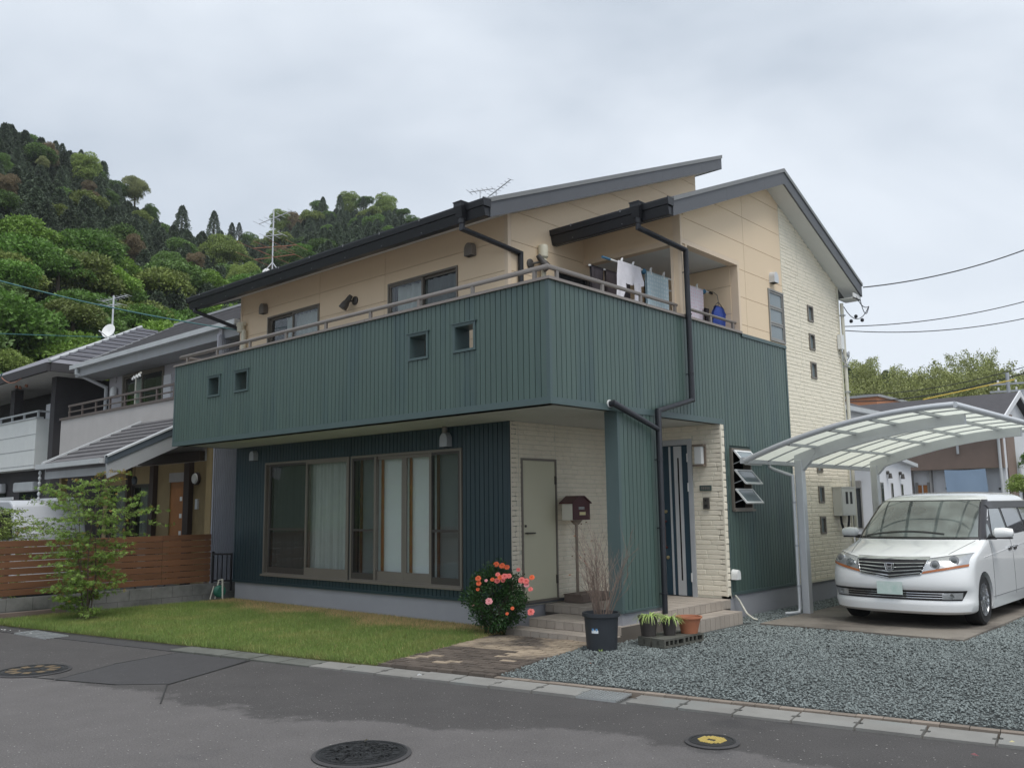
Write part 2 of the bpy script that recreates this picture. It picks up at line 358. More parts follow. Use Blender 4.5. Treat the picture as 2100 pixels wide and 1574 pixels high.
# darker, newer and wetter asphalt patches laid in the road (each a sheet of its own)
def sheet(name, pts, z, m, thick=.004, kind='structure', parent=None, **k):
    mb = MB(); mb.prism([(x, y, z-thick) for x, y in pts], (0, 0, thick)); return mb.build(name, m, parent=parent, kind=kind, **k)
sheet('asphalt_patch', [(-3.9, -2.45), (-2.70, -2.24), (-2.10, -3.45), (-2.50, -3.82), (-3.25, -4.10), (-3.70, -3.3)],  0.006, 'asphalt_dark')
def wavy(x0, x1, f, top, n=46, seed=1):
    r = random.Random(seed); lo = []; v = 0
    for i in range(n+1):
        x = x0+(x1-x0)*i/n; v = v*.6+r.uniform(-.05, .05); lo.append((x, f(x)+v))
    up = [(x0+(x1-x0)*i/8, top(x0+(x1-x0)*i/8)) for i in range(8, -1, -1)]
    return lo+up
mb = MB()
for p, q in (((-2.68, -2.2), (-2.08, -3.5)), ((-2.08, -3.5), (-1.3, -3.95)), ((-3.9, -2.42), (-3.72, -3.3)), ((-3.7, -3.3), (-3.25, -4.1)), ((-3.25, -4.1), (-2.5, -3.82)), ((-3.3, -4.1), (-5.2, -4.75))):
    mb.beam((*p, .006), (*q, .006), .012, .004)
mb.build('road_seam', 'tar', kind='structure')
# loose pale aggregate glinting in the worn asphalt
M = 14000; x = rng.uniform(-6, 9, M); y = edge_y(x)-.4-rng.uniform(0, 1, M)**.8*6.2
s = rng.uniform(.0025, .006, M)*rng.uniform(.6, 1.5, M); a = rng.uniform(0, 2*pi, M)
V = np.zeros((M, 4, 3))
for k in range(4):
    V[:, k, 0] = x+np.cos(a+k*pi/2)*s*rng.uniform(.7, 1.3, M); V[:, k, 1] = y+np.sin(a+k*pi/2)*s; V[:, k, 2] = .0045+rng.uniform(.0005, .002, M)
me = np_mesh('loose_aggregate', V.reshape(-1, 3), np.arange(M*4).reshape(-1, 4), 'aggregate'); emit('loose_aggregate', me, kind='stuff')
# ---------------------------------------------------------------- gutter channel with concrete covers
struct(sheet('road_shoulder', strip(-30, -4.02, -.345, .03, 0, 0), .008, 'asphalt_dark', .05))
chan = struct(sheet('gutter_channel', strip(-4.0, 30, -.345, .09, 0, 0), -.03, 'block_dark', .05))
ca, sa = cos(TH), sin(TH)
def cover_mesh(kind):
    mb = MB(); w, l = .325, .462
    x0, x1 = .006, l-.006
    # top with chamfered edges and a hand hole notch at each end
    if kind == 'notch':
        pts = [(x0, 0), (x1, 0), (x1, -.13), (x1-.025, -.14), (x1-.025, -.19), (x1, -.20), (x1, -w), (x0, -w), (x0, -.20), (x0+.025, -.19), (x0+.025, -.14), (x0, -.13)]
    else: pts = [(x0, 0), (x1, 0), (x1, -w), (x0, -w)]
    mb.prism([(x, y, -.06) for x, y in pts], (0, 0, .072))
    me = bpy.data.meshes.new('gutter_cover'); me.from_pydata(mb.v, [], mb.f); setmat(me, 'cover_concrete'); me.update(); return me
cms = [cover_mesh('notch'), cover_mesh('flat')]
cms_old = cms[1].copy(); mat('cover_old', (.13, .135, .12), .9, var=.15, vscale=3, bump=.35, bscale=70, col2=(.08, .085, .07), c2scale=2); cms_old.materials[0] = MATS['cover_old']
L0 = .47
t0 = 1.16/ca
for i in range(-9, 19):
    t = i*L0; x = t*ca+.0+.30*0; y = edge_y(x)
    px_x = x
    if i == 3: continue
    zz = random.uniform(-.004, .006)
    rot = TH+random.uniform(-.008, .008)
    inst('cover_slab', cms[0] if i > -5 else cms_old, (x, y-.008, .008+zz), (1, 1, 1), rot, chan)
# steel grating let into the row of covers
def grating(name, o, ang, l, w, m, parent=None, nb=9, nc=5, **k):
    mb = MB(); c, s = cos(ang), sin(ang)
    def P(u, v, z): return (o[0]+u*c-v*s, o[1]+u*s+v*c, o[2]+z)
    def bar(u0, u1, v0, v1, h=.02): mb.prism([P(u0, v0, -h), P(u1, v0, -h), P(u1, v1, -h), P(u0, v1, -h)], (0, 0, h))
    for i in range(nb+1): v = w*i/nb; bar(0, l, v, v+.007)
    for i in range(nc+1): u = (l-.01)*i/nc; bar(u, u+.010, 0, w, .012)
    return mb.build(name, m, parent=parent, **k)
xg = 3*L0*ca
grating('steel_grating', (xg+.02*ca, edge_y(xg)-.335, .021), TH, .42, .32, 'steel_grate', chan, nb=9, nc=11)
# narrow brick kerb behind the covers
bm_ = MB(); bm_.box(.003, .197, 0, .075, -.05, .03); kb = bpy.data.meshes.new('kerb_brick'); kb.from_pydata(bm_.v, [], bm_.f); setmat(kb, 'kerb_brick'); kb.update()
for i in range(34):
    t = .30+i*.2; x = t*ca; inst('kerb_brick', kb, (x, edge_y(x)+.004, random.uniform(0, .006)), (1, 1, 1), TH, chan)
# ---------------------------------------------------------------- gravel yard, lawn, paver path, slab
LAWN = [(-8.9, 1.25), (-9.0, -2.0), (-8.95, -2.86), (-8.0, -2.78), (-6.3, edge_y(-6.3)+.02), (-4.5, edge_y(-4.5)+.02), (-1.16, edge_y(-1.16)+.05), (-1.70, .95), (-1.85, 1.25)]
sheet('lawn_soil', LAWN, .045, 'lawn_soil', .06)
PAV = [(-1.20, edge_y(-1.2)+.02), (.28, edge_y(.28)+.02), (-.22, 1.02), (-1.72, 1.02)]
pav = sheet('paver_path', PAV, .018, 'soil', .05)
GRV = [(.30, edge_y(.30)+.08), (12, edge_y(12)+.08), (12, 14), (0, 14), (0, 1.0), (-.2, 1.0)]
sheet('gravel_yard', GRV, .03, 'gravel_bed', .05)
sheet('neighbour_yard', [(-60, edge_y(-60)+.1), (-9.0, edge_y(-9)+.1), (-9.0, 14), (-60, 14)], .012, 'far_ground', .03)
slab = sheet('parking_slab', [(.62, 3.72), (3.22, 3.72), (3.22, 10.0), (.62, 10.0)], .062, 'slab', .1)
# paver bricks
pm = []
for k in range(3):
    b = MB(); e = .006; b.add([(0, 0, 0), (1, 0, 0), (1, 1, 0), (0, 1, 0), (.03, .05, 1), (.97, .05, 1), (.97, .95, 1), (.03, .95, 1)], [(0, 1, 5, 4), (1, 2, 6, 5), (2, 3, 7, 6), (3, 0, 4, 7), (4, 5, 6, 7)])
    me = bpy.data.meshes.new('paver'); me.from_pydata(b.v, [], b.f); setmat(me, 'paver'); me.update(); pm.append(me)
pm2 = pm[0].copy(); pm2.materials[0] = MATS['paver_wet']
px0 = (PAV[0], PAV[1], PAV[3]); ux, uy = ca, sa
vx, vy = (PAV[3][0]-PAV[0][0]), (PAV[3][1]-PAV[0][1]); vl = math.hypot(vx, vy); vx /= vl; vy /= vl
for r in range(23):
    for c in range(8):
        u = c*.2-(.1 if r % 2 else 0); u0 = max(0, u); u1 = min(1.5, u+.2)
        if u1-u0 < .05: continue
        v = r*.105
        if v+.1 > vl: continue
        o = (PAV[0][0]+ux*u0+vx*v, PAV[0][1]+uy*u0+vy*v, .012+random.uniform(-.003, .004))
        wet = (r < 9 and random.random() < .93) or (9 <= r < 13 and u < .9)
        ob = inst('paver', pm2 if wet else pm[0], o, (u1-u0-.006, .097, .035), TH, pav)
# gravel stones : real little stones near the road, fewer and larger-spaced behind
def icos():
    t = (1+5**.5)/2; v = np.array([(-1, t, 0), (1, t, 0), (-1, -t, 0), (1, -t, 0), (0, -1, t), (0, 1, t), (0, -1, -t), (0, 1, -t), (t, 0, -1), (t, 0, 1), (-t, 0, -1), (-t, 0, 1)], float)
    f = np.array([(0, 11, 5), (0, 5, 1), (0, 1, 7), (0, 7, 10), (0, 10, 11), (1, 5, 9), (5, 11, 4), (11, 10, 2), (10, 7, 6), (7, 1, 8), (3, 9, 4), (3, 4, 2), (3, 2, 6), (3, 6, 8), (3, 8, 9), (4, 9, 5), (2, 4, 11), (6, 2, 10), (8, 6, 7), (9, 8, 1)])
    return v/np.linalg.norm(v[0]), f
IV, IF = icos()
def in_view(x, y, m=60):
    d = np.stack([x-CAM[0], y-CAM[1], np.full_like(x, -CAM[2])], -1)
    q = d@np.array(AX).T; px = 1050+FPX*q[:, 0]/q[:, 2]; py = 787-FPX*q[:, 1]/q[:, 2]
    return (q[:, 2] > 0) & (px > -m) & (px < 2100+m*4) & (py < 1574+m)
M = 220000
gx = rng.uniform(-.2, 8.2, M); gy = rng.uniform(-1.2, 13, M)
ok = (gy > edge_y(gx)+.085) & (gx > .30-(gy+1.3)*.215) & ~((gy > 1.0) & (gx < .03)) & ~((gx > .6) & (gx < 3.24) & (gy > 3.70) & (gy < 10)) & in_view(gx, gy)
ok &= ~((gx < .36) & (gy > 2.0) & (gy < 3.78)) & ~((gx < .5) & (gy < 3.8) & (gy > 1.9))
dist = np.hypot(gx-CAM[0], gy-CAM[1]); ok &= rng.uniform(0, 1, M) < np.clip(1.35-(dist-6.5)/16, .3, 1)
gx, gy, dist = gx[ok], gy[ok], dist[ok]; M = len(gx)
sc = rng.uniform(.0068, .013, M)*np.clip(dist/10, .95, 1.5)
Sx = sc*rng.uniform(.8, 1.5, M); Sy = sc*rng.uniform(.7, 1.1, M); Sz = sc*rng.uniform(.45, .8, M)
A = rng.uniform(0, 2*pi, M); T = rng.normal(0, .45, M)
v = IV[None]*(1+rng.uniform(-.28, .28, (M, 12, 1))); v = v*np.stack([Sx, Sy, Sz], -1)[:, None]
v = np.stack([v[..., 0], v[..., 1]*np.cos(T)[:, None]-v[..., 2]*np.sin(T)[:, None], v[..., 1]*np.sin(T)[:, None]+v[..., 2]*np.cos(T)[:, None]], -1)
v = np.stack([v[..., 0]*np.cos(A)[:, None]-v[..., 1]*np.sin(A)[:, None], v[..., 0]*np.sin(A)[:, None]+v[..., 1]*np.cos(A)[:, None], v[..., 2]], -1)
v += np.stack([gx, gy, .030+.012*rng.uniform(0, 1, M)+.010*np.sin(gx*3.1)*np.cos(gy*2.3)+.006], -1)[:, None]
F = (IF[None]+(np.arange(M)*12)[:, None, None]).reshape(-1, 3)
emit('gravel', np_mesh('gravel', v.reshape(-1, 3), F, 'gravel'), kind='stuff')
print('gravel stones', M)
# grass blades
def blades(name, poly, n, h0, h1, m, dens=None):
    P = np.array(poly); x = rng.uniform(P[:, 0].min(), P[:, 0].max(), n); y = rng.uniform(P[:, 1].min(), P[:, 1].max(), n)
    ins = np.zeros(n, bool)
    for i in range(len(P)):
        a, b = P[i], P[(i+1) % len(P)]
        c = ((a[1] > y) != (b[1] > y)) & (x < (b[0]-a[0])*(y-a[1])/(b[1]-a[1]+1e-12)+a[0]); ins ^= c
    if dens is not None: ins &= rng.uniform(0, 1, n) < dens(x, y)
    x, y = x[ins], y[ins]; n = len(x); h = rng.uniform(h0, h1, n); a = rng.uniform(0, 2*pi, n); w = rng.uniform(.0022, .0042, n); ln = rng.normal(0, .55, n)*h; b = rng.uniform(0, 2*pi, n)
    V = np.zeros((n, 3, 3)); V[:, 0] = np.stack([x-np.cos(a)*w, y-np.sin(a)*w, np.full(n, .035)], -1); V[:, 1] = np.stack([x+np.cos(a)*w, y+np.sin(a)*w, np.full(n, .035)], -1)
    V[:, 2] = np.stack([x+np.cos(b)*ln, y+np.sin(b)*ln, .04+h], -1)
    return emit(name, np_mesh(name, V.reshape(-1, 3), np.arange(n*3).reshape(-1, 3), m), kind='stuff')
GP = [(-8.9, 1.23), (-9.05, -2.0), (-9.0, -2.95), (-8.0, -2.88), (-6.3, edge_y(-6.3)-.06), (-4.5, edge_y(-4.5)-.04), (-1.14, edge_y(-1.14)-.03), (-1.68, .95), (-1.9, 1.23)]
dry = lambda x, y: np.clip((y-.35-.18*np.sin(x*2.1)-.1*np.sin(x*5.3))/.35, 0, 1)
blades('grass', GP, 230000, .025, .062, 'grass', lambda x, y: np.clip(1-.85*dry(x, y), 0, 1))
blades('dry_grass', GP, 230000, .02, .05, 'grass_dry', lambda x, y: np.clip(dry(x, y)+.03, 0, 1))
blades('edge_grass', [(-1.2, edge_y(-1.2)-.03), (-1.12, edge_y(-1.1)-.03), (-4.6, edge_y(-4.6)-.09), (-8.9, -3.02), (-8.9, -2.9), (-4.6, edge_y(-4.6)+.03)], 26000, .04, .10, 'grass')
# small weeds and clover heads
# ================================================================= THE GREEN AND CREAM HOUSE
H = thing('house', (-4.5, 4.5, 0), 'two-storey house with dark green ribbed balcony, cream upper walls and pale stone side', 'house')
XL, XR = -8.95, -1.78; YF = 1.25; ZB = 2.90; ZT = 4.38
def unit(name, prof, m, zt=1.0):
    """board of a given (x, depth) section, one unit tall; open at the back"""
    n = len(prof); v = [(x, -d, 0) for x, d in prof]+[(x, -d, zt) for x, d in prof]
    f = [(i, i+1, i+1+n, i+n) for i in range(n-1)]+[tuple(range(n-1, -1, -1)), tuple(range(n, 2*n))]
    me = bpy.data.meshes.new(name); me.from_pydata(v, [], f); setmat(me, m); me.update(); return me
BOARD = unit('siding_board', [(0.04, 0), (.07, .012), (.93, .012), (.96, 0)], 'green_siding')
PITCH = .091
BOARD2 = unit('siding_board', [(0.04, 0), (.07, .012), (.93, .012), (.96, 0)], 'shaded_navy_siding')
def siding(fr, u0, u1, z0, z1, holes, parent, z0f=None, bd=None):
    n = max(1, round((u1-u0)/PITCH)); p = (u1-u0)/n
    for i in range(n):
        a = u0+i*p; b = a+p
        rs = [(a, b, z0f(a) if z0f else z0, z1)]
        for h in holes: rs = cut(rs, h)
        for r in rs:
            if r[1]-r[0] > .012 and r[3]-r[2] > .01: fr.place('siding_board', bd or BOARD, *r, parent)
def backing(name, fr, u0, u1, z0, z1, holes, m, parent, d0=-.12, d1=0.0, tops=None, **k):
    mb = MB(); rs = [(u0, u1, z0, z1)]
    for h in holes: rs = cut(rs, h)
    for r in rs: fr.box(mb, *r, d0, d1)
    if tops: fr.poly(mb, tops, d0, d1)
    return mb.build(name, m, parent, **k)
def panels(fr, u0, u1, z0, z1, holes, parent, clips=(), row=.455, vj=(), zoff=0.0, m='cream_panel'):
    us = [u0]+[v for v in sorted(vj) if u0 < v < u1]+[u1]
    z = z0+zoff
    while z > z0+.001: z -= row
    while z < z1:
        a, b = max(z, z0), min(z+row, z1)
        for i in range(len(us)-1):
            rs = [(us[i], us[i+1], a, b)]
            for h in holes: rs = cut(rs, h)
            for r in rs:
                if r[1]-r[0] < .02 or r[3]-r[2] < .02: continue
                g_ = .0035; gu0 = g_ if r[0] in us[1:-1] else 0; gu1 = g_ if r[1] in us[1:-1] else 0
                gz0 = g_ if abs(r[2]-z) < 1e-6 else 0; gz1 = g_ if abs(r[3]-z-row) < 1e-6 else 0
                P = [(r[0]+gu0, r[2]+gz0), (r[1]-gu1, r[2]+gz0), (r[1]-gu1, r[3]-gz1), (r[0]+gu0, r[3]-gz1)]
                for c in clips: P = clip(P, *c) if P else P
                if len(P) >= 3:
                    mb = MB(); fr.poly(mb, P, 0.001, .012); mb.build('wall_panel', m, parent)
        z += row
# stone pattern bricks
BR = []
for k in range(5):
    r = random.Random(40+k); e = lambda a: r.uniform(-a, a)
    o8 = [(.0, .06), (.5+e(.1), e(.05)), (1, .05), (1+e(.01), .5), (1, .95), (.5+e(.1), 1+e(.05)), (0, .94), (e(.01), .5)]
    i8 = [(.05+(x-.0)*.90, .13+z*.74) for x, z in o8]
    v = [(x, 0, z) for x, z in o8]+[(x, -1+e(.18), z) for x, z in i8]
    f = [(i, (i+1) % 8, (i+1) % 8+8, i+8) for i in range(8)]+[tuple(range(8, 16))]
    me = bpy.data.meshes.new('brick'); me.from_pydata(v, [], f); setmat(me, 'stone_brick'); me.update(); BR.append(me)
def bricks(fr, u0, u1, z0, z1, holes, parent, top=None, seed=1, course=.0655, join=None, joints=()):
    r = random.Random(seed); z = z0
    while z < z1-.01:
        h = min(course*r.choice((.85, 1, 1, 1.15)), z1-z); u = u0-r.uniform(0, .2)
        while u < u1:
            w = r.uniform(.16, .40); rs = [(max(u, u0), min(u+w, u1), z, z+h)]
            for q in holes: rs = cut(rs, q)
            for q in joints: rs = cut(rs, (q-.004, q+.004, -1, 99))
            for a in rs:
                if a[1]-a[0] < .03 or a[3]-a[2] < .02: continue
                if top and a[2] > top((a[0]+a[1])/2)-.01: continue
                k = r.randrange(5); d = r.uniform(.0035, .0075); g_ = .0022
                if join is None:
                    o = fr.place('brick', BR[k], a[0]+g_, a[1]-g_, a[2]+g_, a[3]-g_, parent, 0, d)
                else:
                    me = BR[k]; vs = [fr.P(a[0]+g_+v.co.x*(a[1]-a[0]-2*g_) if fr.k in 'FR' else a[1]-g_-v.co.x*(a[1]-a[0]-2*g_), a[2]+g_+v.co.z*(a[3]-a[2]-2*g_), -v.co.y*d) for v in me.vertices]
                    join.add(vs, [tuple(p.vertices) for p in me.polygons])
            u += w
        z += h
# ---- sliding windows ------------------------------------------------------
def sash(name, fr, u0, u1, z0, z1, d, pane, m, parent, w=.042, bot=.07, mid=None, th=.03):
    mb = MB(); fr.box(mb, u0, u1, z0, z0+bot, d-th, d); fr.box(mb, u0, u1, z1-w, z1, d-th, d)
    fr.box(mb, u0, u0+w, z0+bot, z1-w, d-th, d); fr.box(mb, u1-w, u1, z0+bot, z1-w, d-th, d)
    if mid: fr.box(mb, u0+w, u1-w, mid-.018, mid+.018, d-th, d)
    s = mb.build(name, m, parent)
    mb = MB(); fr.poly(mb, [(u0+w, z0+bot), (u1-w, z0+bot), (u1-w, z1-w), (u0+w, z1-w)], d-th/2-.003, d-th/2)
    return s, mb.build('pane', pane, parent)
def curtain(fr, u0, u1, z0, z1, d, m, parent, folds=9, amp=.025, seed=0, name='curtain', gather=0):
    r = random.Random(seed); n = folds*8; V = []; F = []; ph = [r.uniform(0, 6) for _ in range(4)]
    for j in range(7):
        t = j/6; z = z0+(z1-z0)*t
        for i in range(n+1):
            s = i/n; u = u0+(u1-u0)*s
            if gather: u = u0+(u1-u0)*s*(1-gather*sin(pi*t))
            dd = amp*(sin(s*folds*2*pi+ph[0]+.5*sin(t*2+ph[1]))+.5*sin(s*folds*3.7+ph[2]))
            V.append(fr.P(u, z, d+dd*(1.15-.4*t)))
    for j in range(6):
        for i in range(n): F.append((j*(n+1)+i, j*(n+1)+i+1, (j+1)*(n+1)+i+1, (j+1)*(n+1)+i))
    mb = MB(); mb.add(V, F); return mb.build(name, m, parent, smooth='all')
def wframe(fr, u0, u1, z0, z1, parent, m='sash_bronze', w=.035, d0=-.10, d1=.03, sill=True, name='window', **k):
    mb = MB(); fr.box(mb, u0, u1, z1-w, z1, d0, d1); fr.box(mb, u0, u1, z0, z0+w, d0, d1)
    fr.box(mb, u0, u0+w, z0+w, z1-w, d0, d1); fr.box(mb, u1-w, u1, z0+w, z1-w, d0, d1)
    if sill: fr.box(mb, u0-.02, u1+.02, z0-.025, z0+.008, d1-.02, d1+.035)
    return mb.build(name, m, parent, **k)
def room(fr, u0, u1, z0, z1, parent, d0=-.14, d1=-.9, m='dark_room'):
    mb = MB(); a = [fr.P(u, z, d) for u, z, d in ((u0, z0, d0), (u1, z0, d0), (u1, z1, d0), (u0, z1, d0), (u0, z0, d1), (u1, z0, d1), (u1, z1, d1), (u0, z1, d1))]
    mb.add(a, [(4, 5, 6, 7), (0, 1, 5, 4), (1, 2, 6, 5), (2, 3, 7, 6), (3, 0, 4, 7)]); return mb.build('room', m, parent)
fF = Fr('F', YF)
W1 = (-7.93, -5.40, .545, 2.57); W2 = (-5.35, -2.73, .545, 2.57)
# foundation
mb = MB(); mb.box(XL+.02, XR-.01, YF+.015, YF+.3, -.1, .375); mb.box(XL+.02, XL+.3, YF+.3, 8.8, -.1, .375)
mb.box(-.30, -.015, 4.0, 8.8, -.1, .375); mb.box(XR-.3, XR-.015, YF+.3, 4.0, -.1, .375); mb.box(-.175, -.02, 1.34, 2.26, -.1, .365)
mb.build('foundation', 'concrete_base', H)
# --- ground floor, front wall
gw = backing('front_wall', fF, XL, XR, .38, ZB, [W1, W2], 'green_back', H)
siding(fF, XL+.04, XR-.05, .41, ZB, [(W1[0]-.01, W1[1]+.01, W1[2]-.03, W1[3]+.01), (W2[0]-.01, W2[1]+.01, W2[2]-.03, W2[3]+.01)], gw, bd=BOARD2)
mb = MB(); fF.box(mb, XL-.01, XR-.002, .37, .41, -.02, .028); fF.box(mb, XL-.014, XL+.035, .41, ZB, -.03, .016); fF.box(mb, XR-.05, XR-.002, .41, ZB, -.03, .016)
mb.build('corner_trim', 'shaded_navy_siding', gw)
fL = Fr('L', XL)
lw = backing('left_wall', fL, YF, 8.83, .38, ZB, [], 'green_siding', H)
# window one : screen on the left, lace curtain on the right
wn = wframe(fF, *W1, H)
um = -6.62
sash('sash', fF, W1[0]+.12, um+.02, W1[2]+.035, W1[3]-.035, .005, 'pane_mesh', 'sash_dark', wn, mid=1.36, bot=.10)
sash('sash', fF, um-.02, W1[1]-.035, W1[2]+.035, W1[3]-.035, .022, 'pane', 'sash_bronze', wn, bot=.13)
sash('sash', fF, W1[0]+.035, um+.03, W1[2]+.035, W1[3]-.035, -.035, 'pane', 'sash_bronze', wn, bot=.10)
curtain(fF, W1[0]+.10, um+.0, W1[2]+.02, W1[3]-.02, -.15, 'curtain_sheer', wn, 11, .032, 3)
curtain(fF, um+.0, W1[1]-.01, W1[2]+.02, W1[3]-.02, -.15, 'curtain_sheer', wn, 12, .028, 4)
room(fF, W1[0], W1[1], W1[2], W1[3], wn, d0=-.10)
# window two : four leaves, paper screens behind the middle two
wn = wframe(fF, *W2, H)
a, b = W2[0]+.035, W2[1]-.035; z0, z1 = W2[2]+.035, W2[3]-.035
q1, q2, q3 = -4.72, -4.06, -3.40
sash('sash', fF, a, q1+.01, z0, z1, .022, 'pane_mesh', 'sash_dark', wn, mid=1.36, bot=.10)
sash('sash', fF, q3-.01, b, z0, z1, .022, 'pane_mesh', 'sash_dark', wn, mid=1.36, bot=.10)
sash('sash', fF, q1-.03, q2+.01, z0, z1, -.010, 'pane', 'sash_bronze', wn, bot=.14, w=.055)
sash('sash', fF, q2-.0+.012, q3+.03, z0, z1, -.010, 'pane', 'sash_bronze', wn, bot=.14, w=.055)
mb = MB(); fF.box(mb, q1-.02, q1+.03, z0, z1, -.008, .028); fF.box(mb, q3-.03, q3+.02, z0, z1, -.008, .028); mb.build('mullion', 'sash_bronze', wn)
mb = MB()
for s0 in (a, q1-.05, q2-.02, q3-.05):
    fF.box(mb, s0+.06, s0+.10, z0, z1, -.13, -.10)
mb.build('screen_frame', 'wood_frame', wn)
mb = MB(); fF.box(mb, a, b, z0, z1, -.145, -.14); mb.build('paper_screen', 'paper_screen', wn)
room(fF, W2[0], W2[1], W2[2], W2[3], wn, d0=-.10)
# --- porch : stone wall facing right, door wall facing the road
fS = Fr('R', XR); D1 = (1.49, 2.212, .40, 2.355); YP = 3.98
sw = backing('porch_side_wall', fS, YF+.13, YP, .33, ZB, [D1], 'stone_joint', H, d0=-.1, d1=-.0)
mb = MB(); fS.box(mb, YF+.002, YF+.128, .33, ZB, -.05, .012); 
bricks(fS, YF+.002, YP, .385, ZB, [(D1[0]-.03, D1[1]+.03, 0, D1[3]+.03)], sw, seed=5, joints=(1.42, 2.24))
mb = MB(); fS.box(mb, YF, YF+.13, .33, ZB, -.1, 0); mb.build('wall_corner', 'stone_joint', sw)
mb = MB(); fS.box(mb, YF+.01, YP, .345, .385, -.02, .02); mb.build('base_flashing', 'rake_board', sw)
dr = MB(); fS.box(dr, D1[0]-.03, D1[0], D1[2], D1[3]+.03, -.05, .02); fS.box(dr, D1[1], D1[1]+.03, D1[2], D1[3]+.03, -.05, .02); fS.box(dr, D1[0], D1[1], D1[3], D1[3]+.03, -.05, .02)
fS.box(dr, D1[0]-.03, D1[1]+.03, D1[2]-.03, D1[2], -.05, .025)
dfr = dr.build('storage_door', 'sash_bronze', H)
mb = MB(); fS.box(mb, D1[0]+.002, D1[1]-.002, D1[2]+.002, D1[3]-.002, -.03, .006); mb.build('door_leaf', 'beige_door', dfr)
mb = MB(); mb.tube([fS.P(1.54, 1.33, .006), fS.P(1.54, 1.33, .055), fS.P(1.70, 1.33, .055)], .010, 8); mb.lathe([(.018, 0), (.018, .012)], fS.P(1.54, 1.43, .006), 12, 'x'); mb.build('handle', 'sash_dark', dfr)
mb = MB(); fS.box(mb, D1[1]-.012, D1[1]+.012, 2.02, 2.14, .006, .03); fS.box(mb, D1[1]-.012, D1[1]+.012, .60, .72, .006, .03); mb.build('hinge', 'sash_dark', dfr)
fD = Fr('F', YP+.0); DO = (-1.52, -.50, .33, 2.70)
dw = backing('door_wall', fD, XR, 0, .33, ZB, [DO], 'stone_joint', H, d0=-.12, d1=0)
bricks(fD, XR, 0, .36, ZB, [DO], dw, seed=8, course=.072)
fX = Fr('R', 0.0)
mb = MB(); fX.box(mb, YP, YP+.10, .33, ZB, -.1, 0); qn = mb.build('stone_return', 'stone_joint', dw)
bricks(fX, YP, YP+.10, .36, ZB, [], qn, seed=11, course=.11)
mb = MB(); mb.box(-.02, .0055, YP-.0055, YP+.015, .36, ZB-.002); mb.build('corner_bead', 'stone_brick', qn)
mb = MB(); mb.box(XR-.003, XR+.007, YF+.001, YF+.014, .385, ZB-.002); mb.build('corner_bead', 'stone_brick', sw)
# entrance door
mb = MB(); fD.box(mb, DO[0], DO[0]+.09, DO[2], DO[3], -.1, .02); fD.box(mb, DO[1]-.075, DO[1], DO[2], DO[3], -.1, .02); fD.box(mb, DO[0]+.09, DO[1]-.075, DO[3]-.085, DO[3], -.1, .02)
en = mb.build('entrance_door', 'door_frame', H)
a, b = DO[0]+.09, DO[1]-.075
mb = MB(); fD.box(mb, a, b, .335, DO[3]-.087, -.06, -.02); mb.build('door_leaf', 'door_blue', en)
mb = MB(); fD.box(mb, -.925, -.895, .34, 2.60, -.02, -.008); fD.box(mb, -.835, -.775, .34, 2.60, -.02, -.008); fD.box(mb, -.745, -.695, .34, 2.60, -.02, -.008); fD.box(mb, -.775, -.745, 2.42, 2.60, -.02, -.008); fD.box(mb, -.775, -.745, .34, .56, -.02, -.008)
mb.build('door_stripe', 'silver', en)
mb = MB(); fD.box(mb, -.775, -.745, .56, 2.42, -.0195, -.015); mb.build('door_slit', 'dark_room', en)
mb = MB(); mb.tube([fD.P(-1.02, 1.05, -.02), fD.P(-1.02, 1.05, .045), fD.P(-1.02, 1.45, .045), fD.P(-1.02, 1.45, -.02)], .017, 8); mb.build('door_pull', 'red_wood', en)
mb = MB(); mb.lathe([(.026, -.02), (.026, .0), (.012, .006)], fD.P(-1.01, 1.60, 0), 12, 'y'); mb.lathe([(.026, -.02), (.026, .0), (.012, .006)], fD.P(-1.0, .90, 0), 12, 'y'); mb.build('door_lock', 'brass', en)
mb = MB()
for zz in (.55, 1.9, 2.35): fD.box(mb, b-.012, b+.008, zz, zz+.13, -.02, .006+.02)
mb.build('hinge', 'white_metal', en)
# lamp, name plate, intercom on the stone
mb = MB(); fD.box(mb, -.43, -.25, 2.27, 2.60, .012, .035); fD.box(mb, -.43, -.25, 2.57, 2.60, .035, .12); fD.box(mb, -.43, -.25, 2.27, 2.30, .035, .12); lp = mb.build('porch_lamp', 'bronze_post', H)
mb = MB(); fD.box(mb, -.405, -.275, 2.30, 2.57, .035, .11); mb.build('lamp_shade', 'white_metal', lp, bevel=.012)
mb = MB(); fD.box(mb, -.38, -.18, 1.90, 1.985, .012, .03); npl = mb.build('name_plate', 'plate_green', H, bevel=.004)
mb = MB()
for i in range(5): fD.box(mb, -.345+i*.03, -.33+i*.03, 1.92, 1.965, .0305, .032)
mb.build('name_letters', 'vent_grey', npl)
mb = MB(); fD.box(mb, -.325, -.225, 1.63, 1.80, .012, .04); ic = mb.build('intercom', 'lamp_dark', H, bevel=.004)
mb = MB(); mb.lathe([(.016, 0), (.016, .006)], fD.P(-.275, 1.76, .045), 10, 'y'); fD.box(mb, -.30, -.25, 1.655, 1.70, .040, .043); mb.build('camera_lens', 'vent_dark', ic)
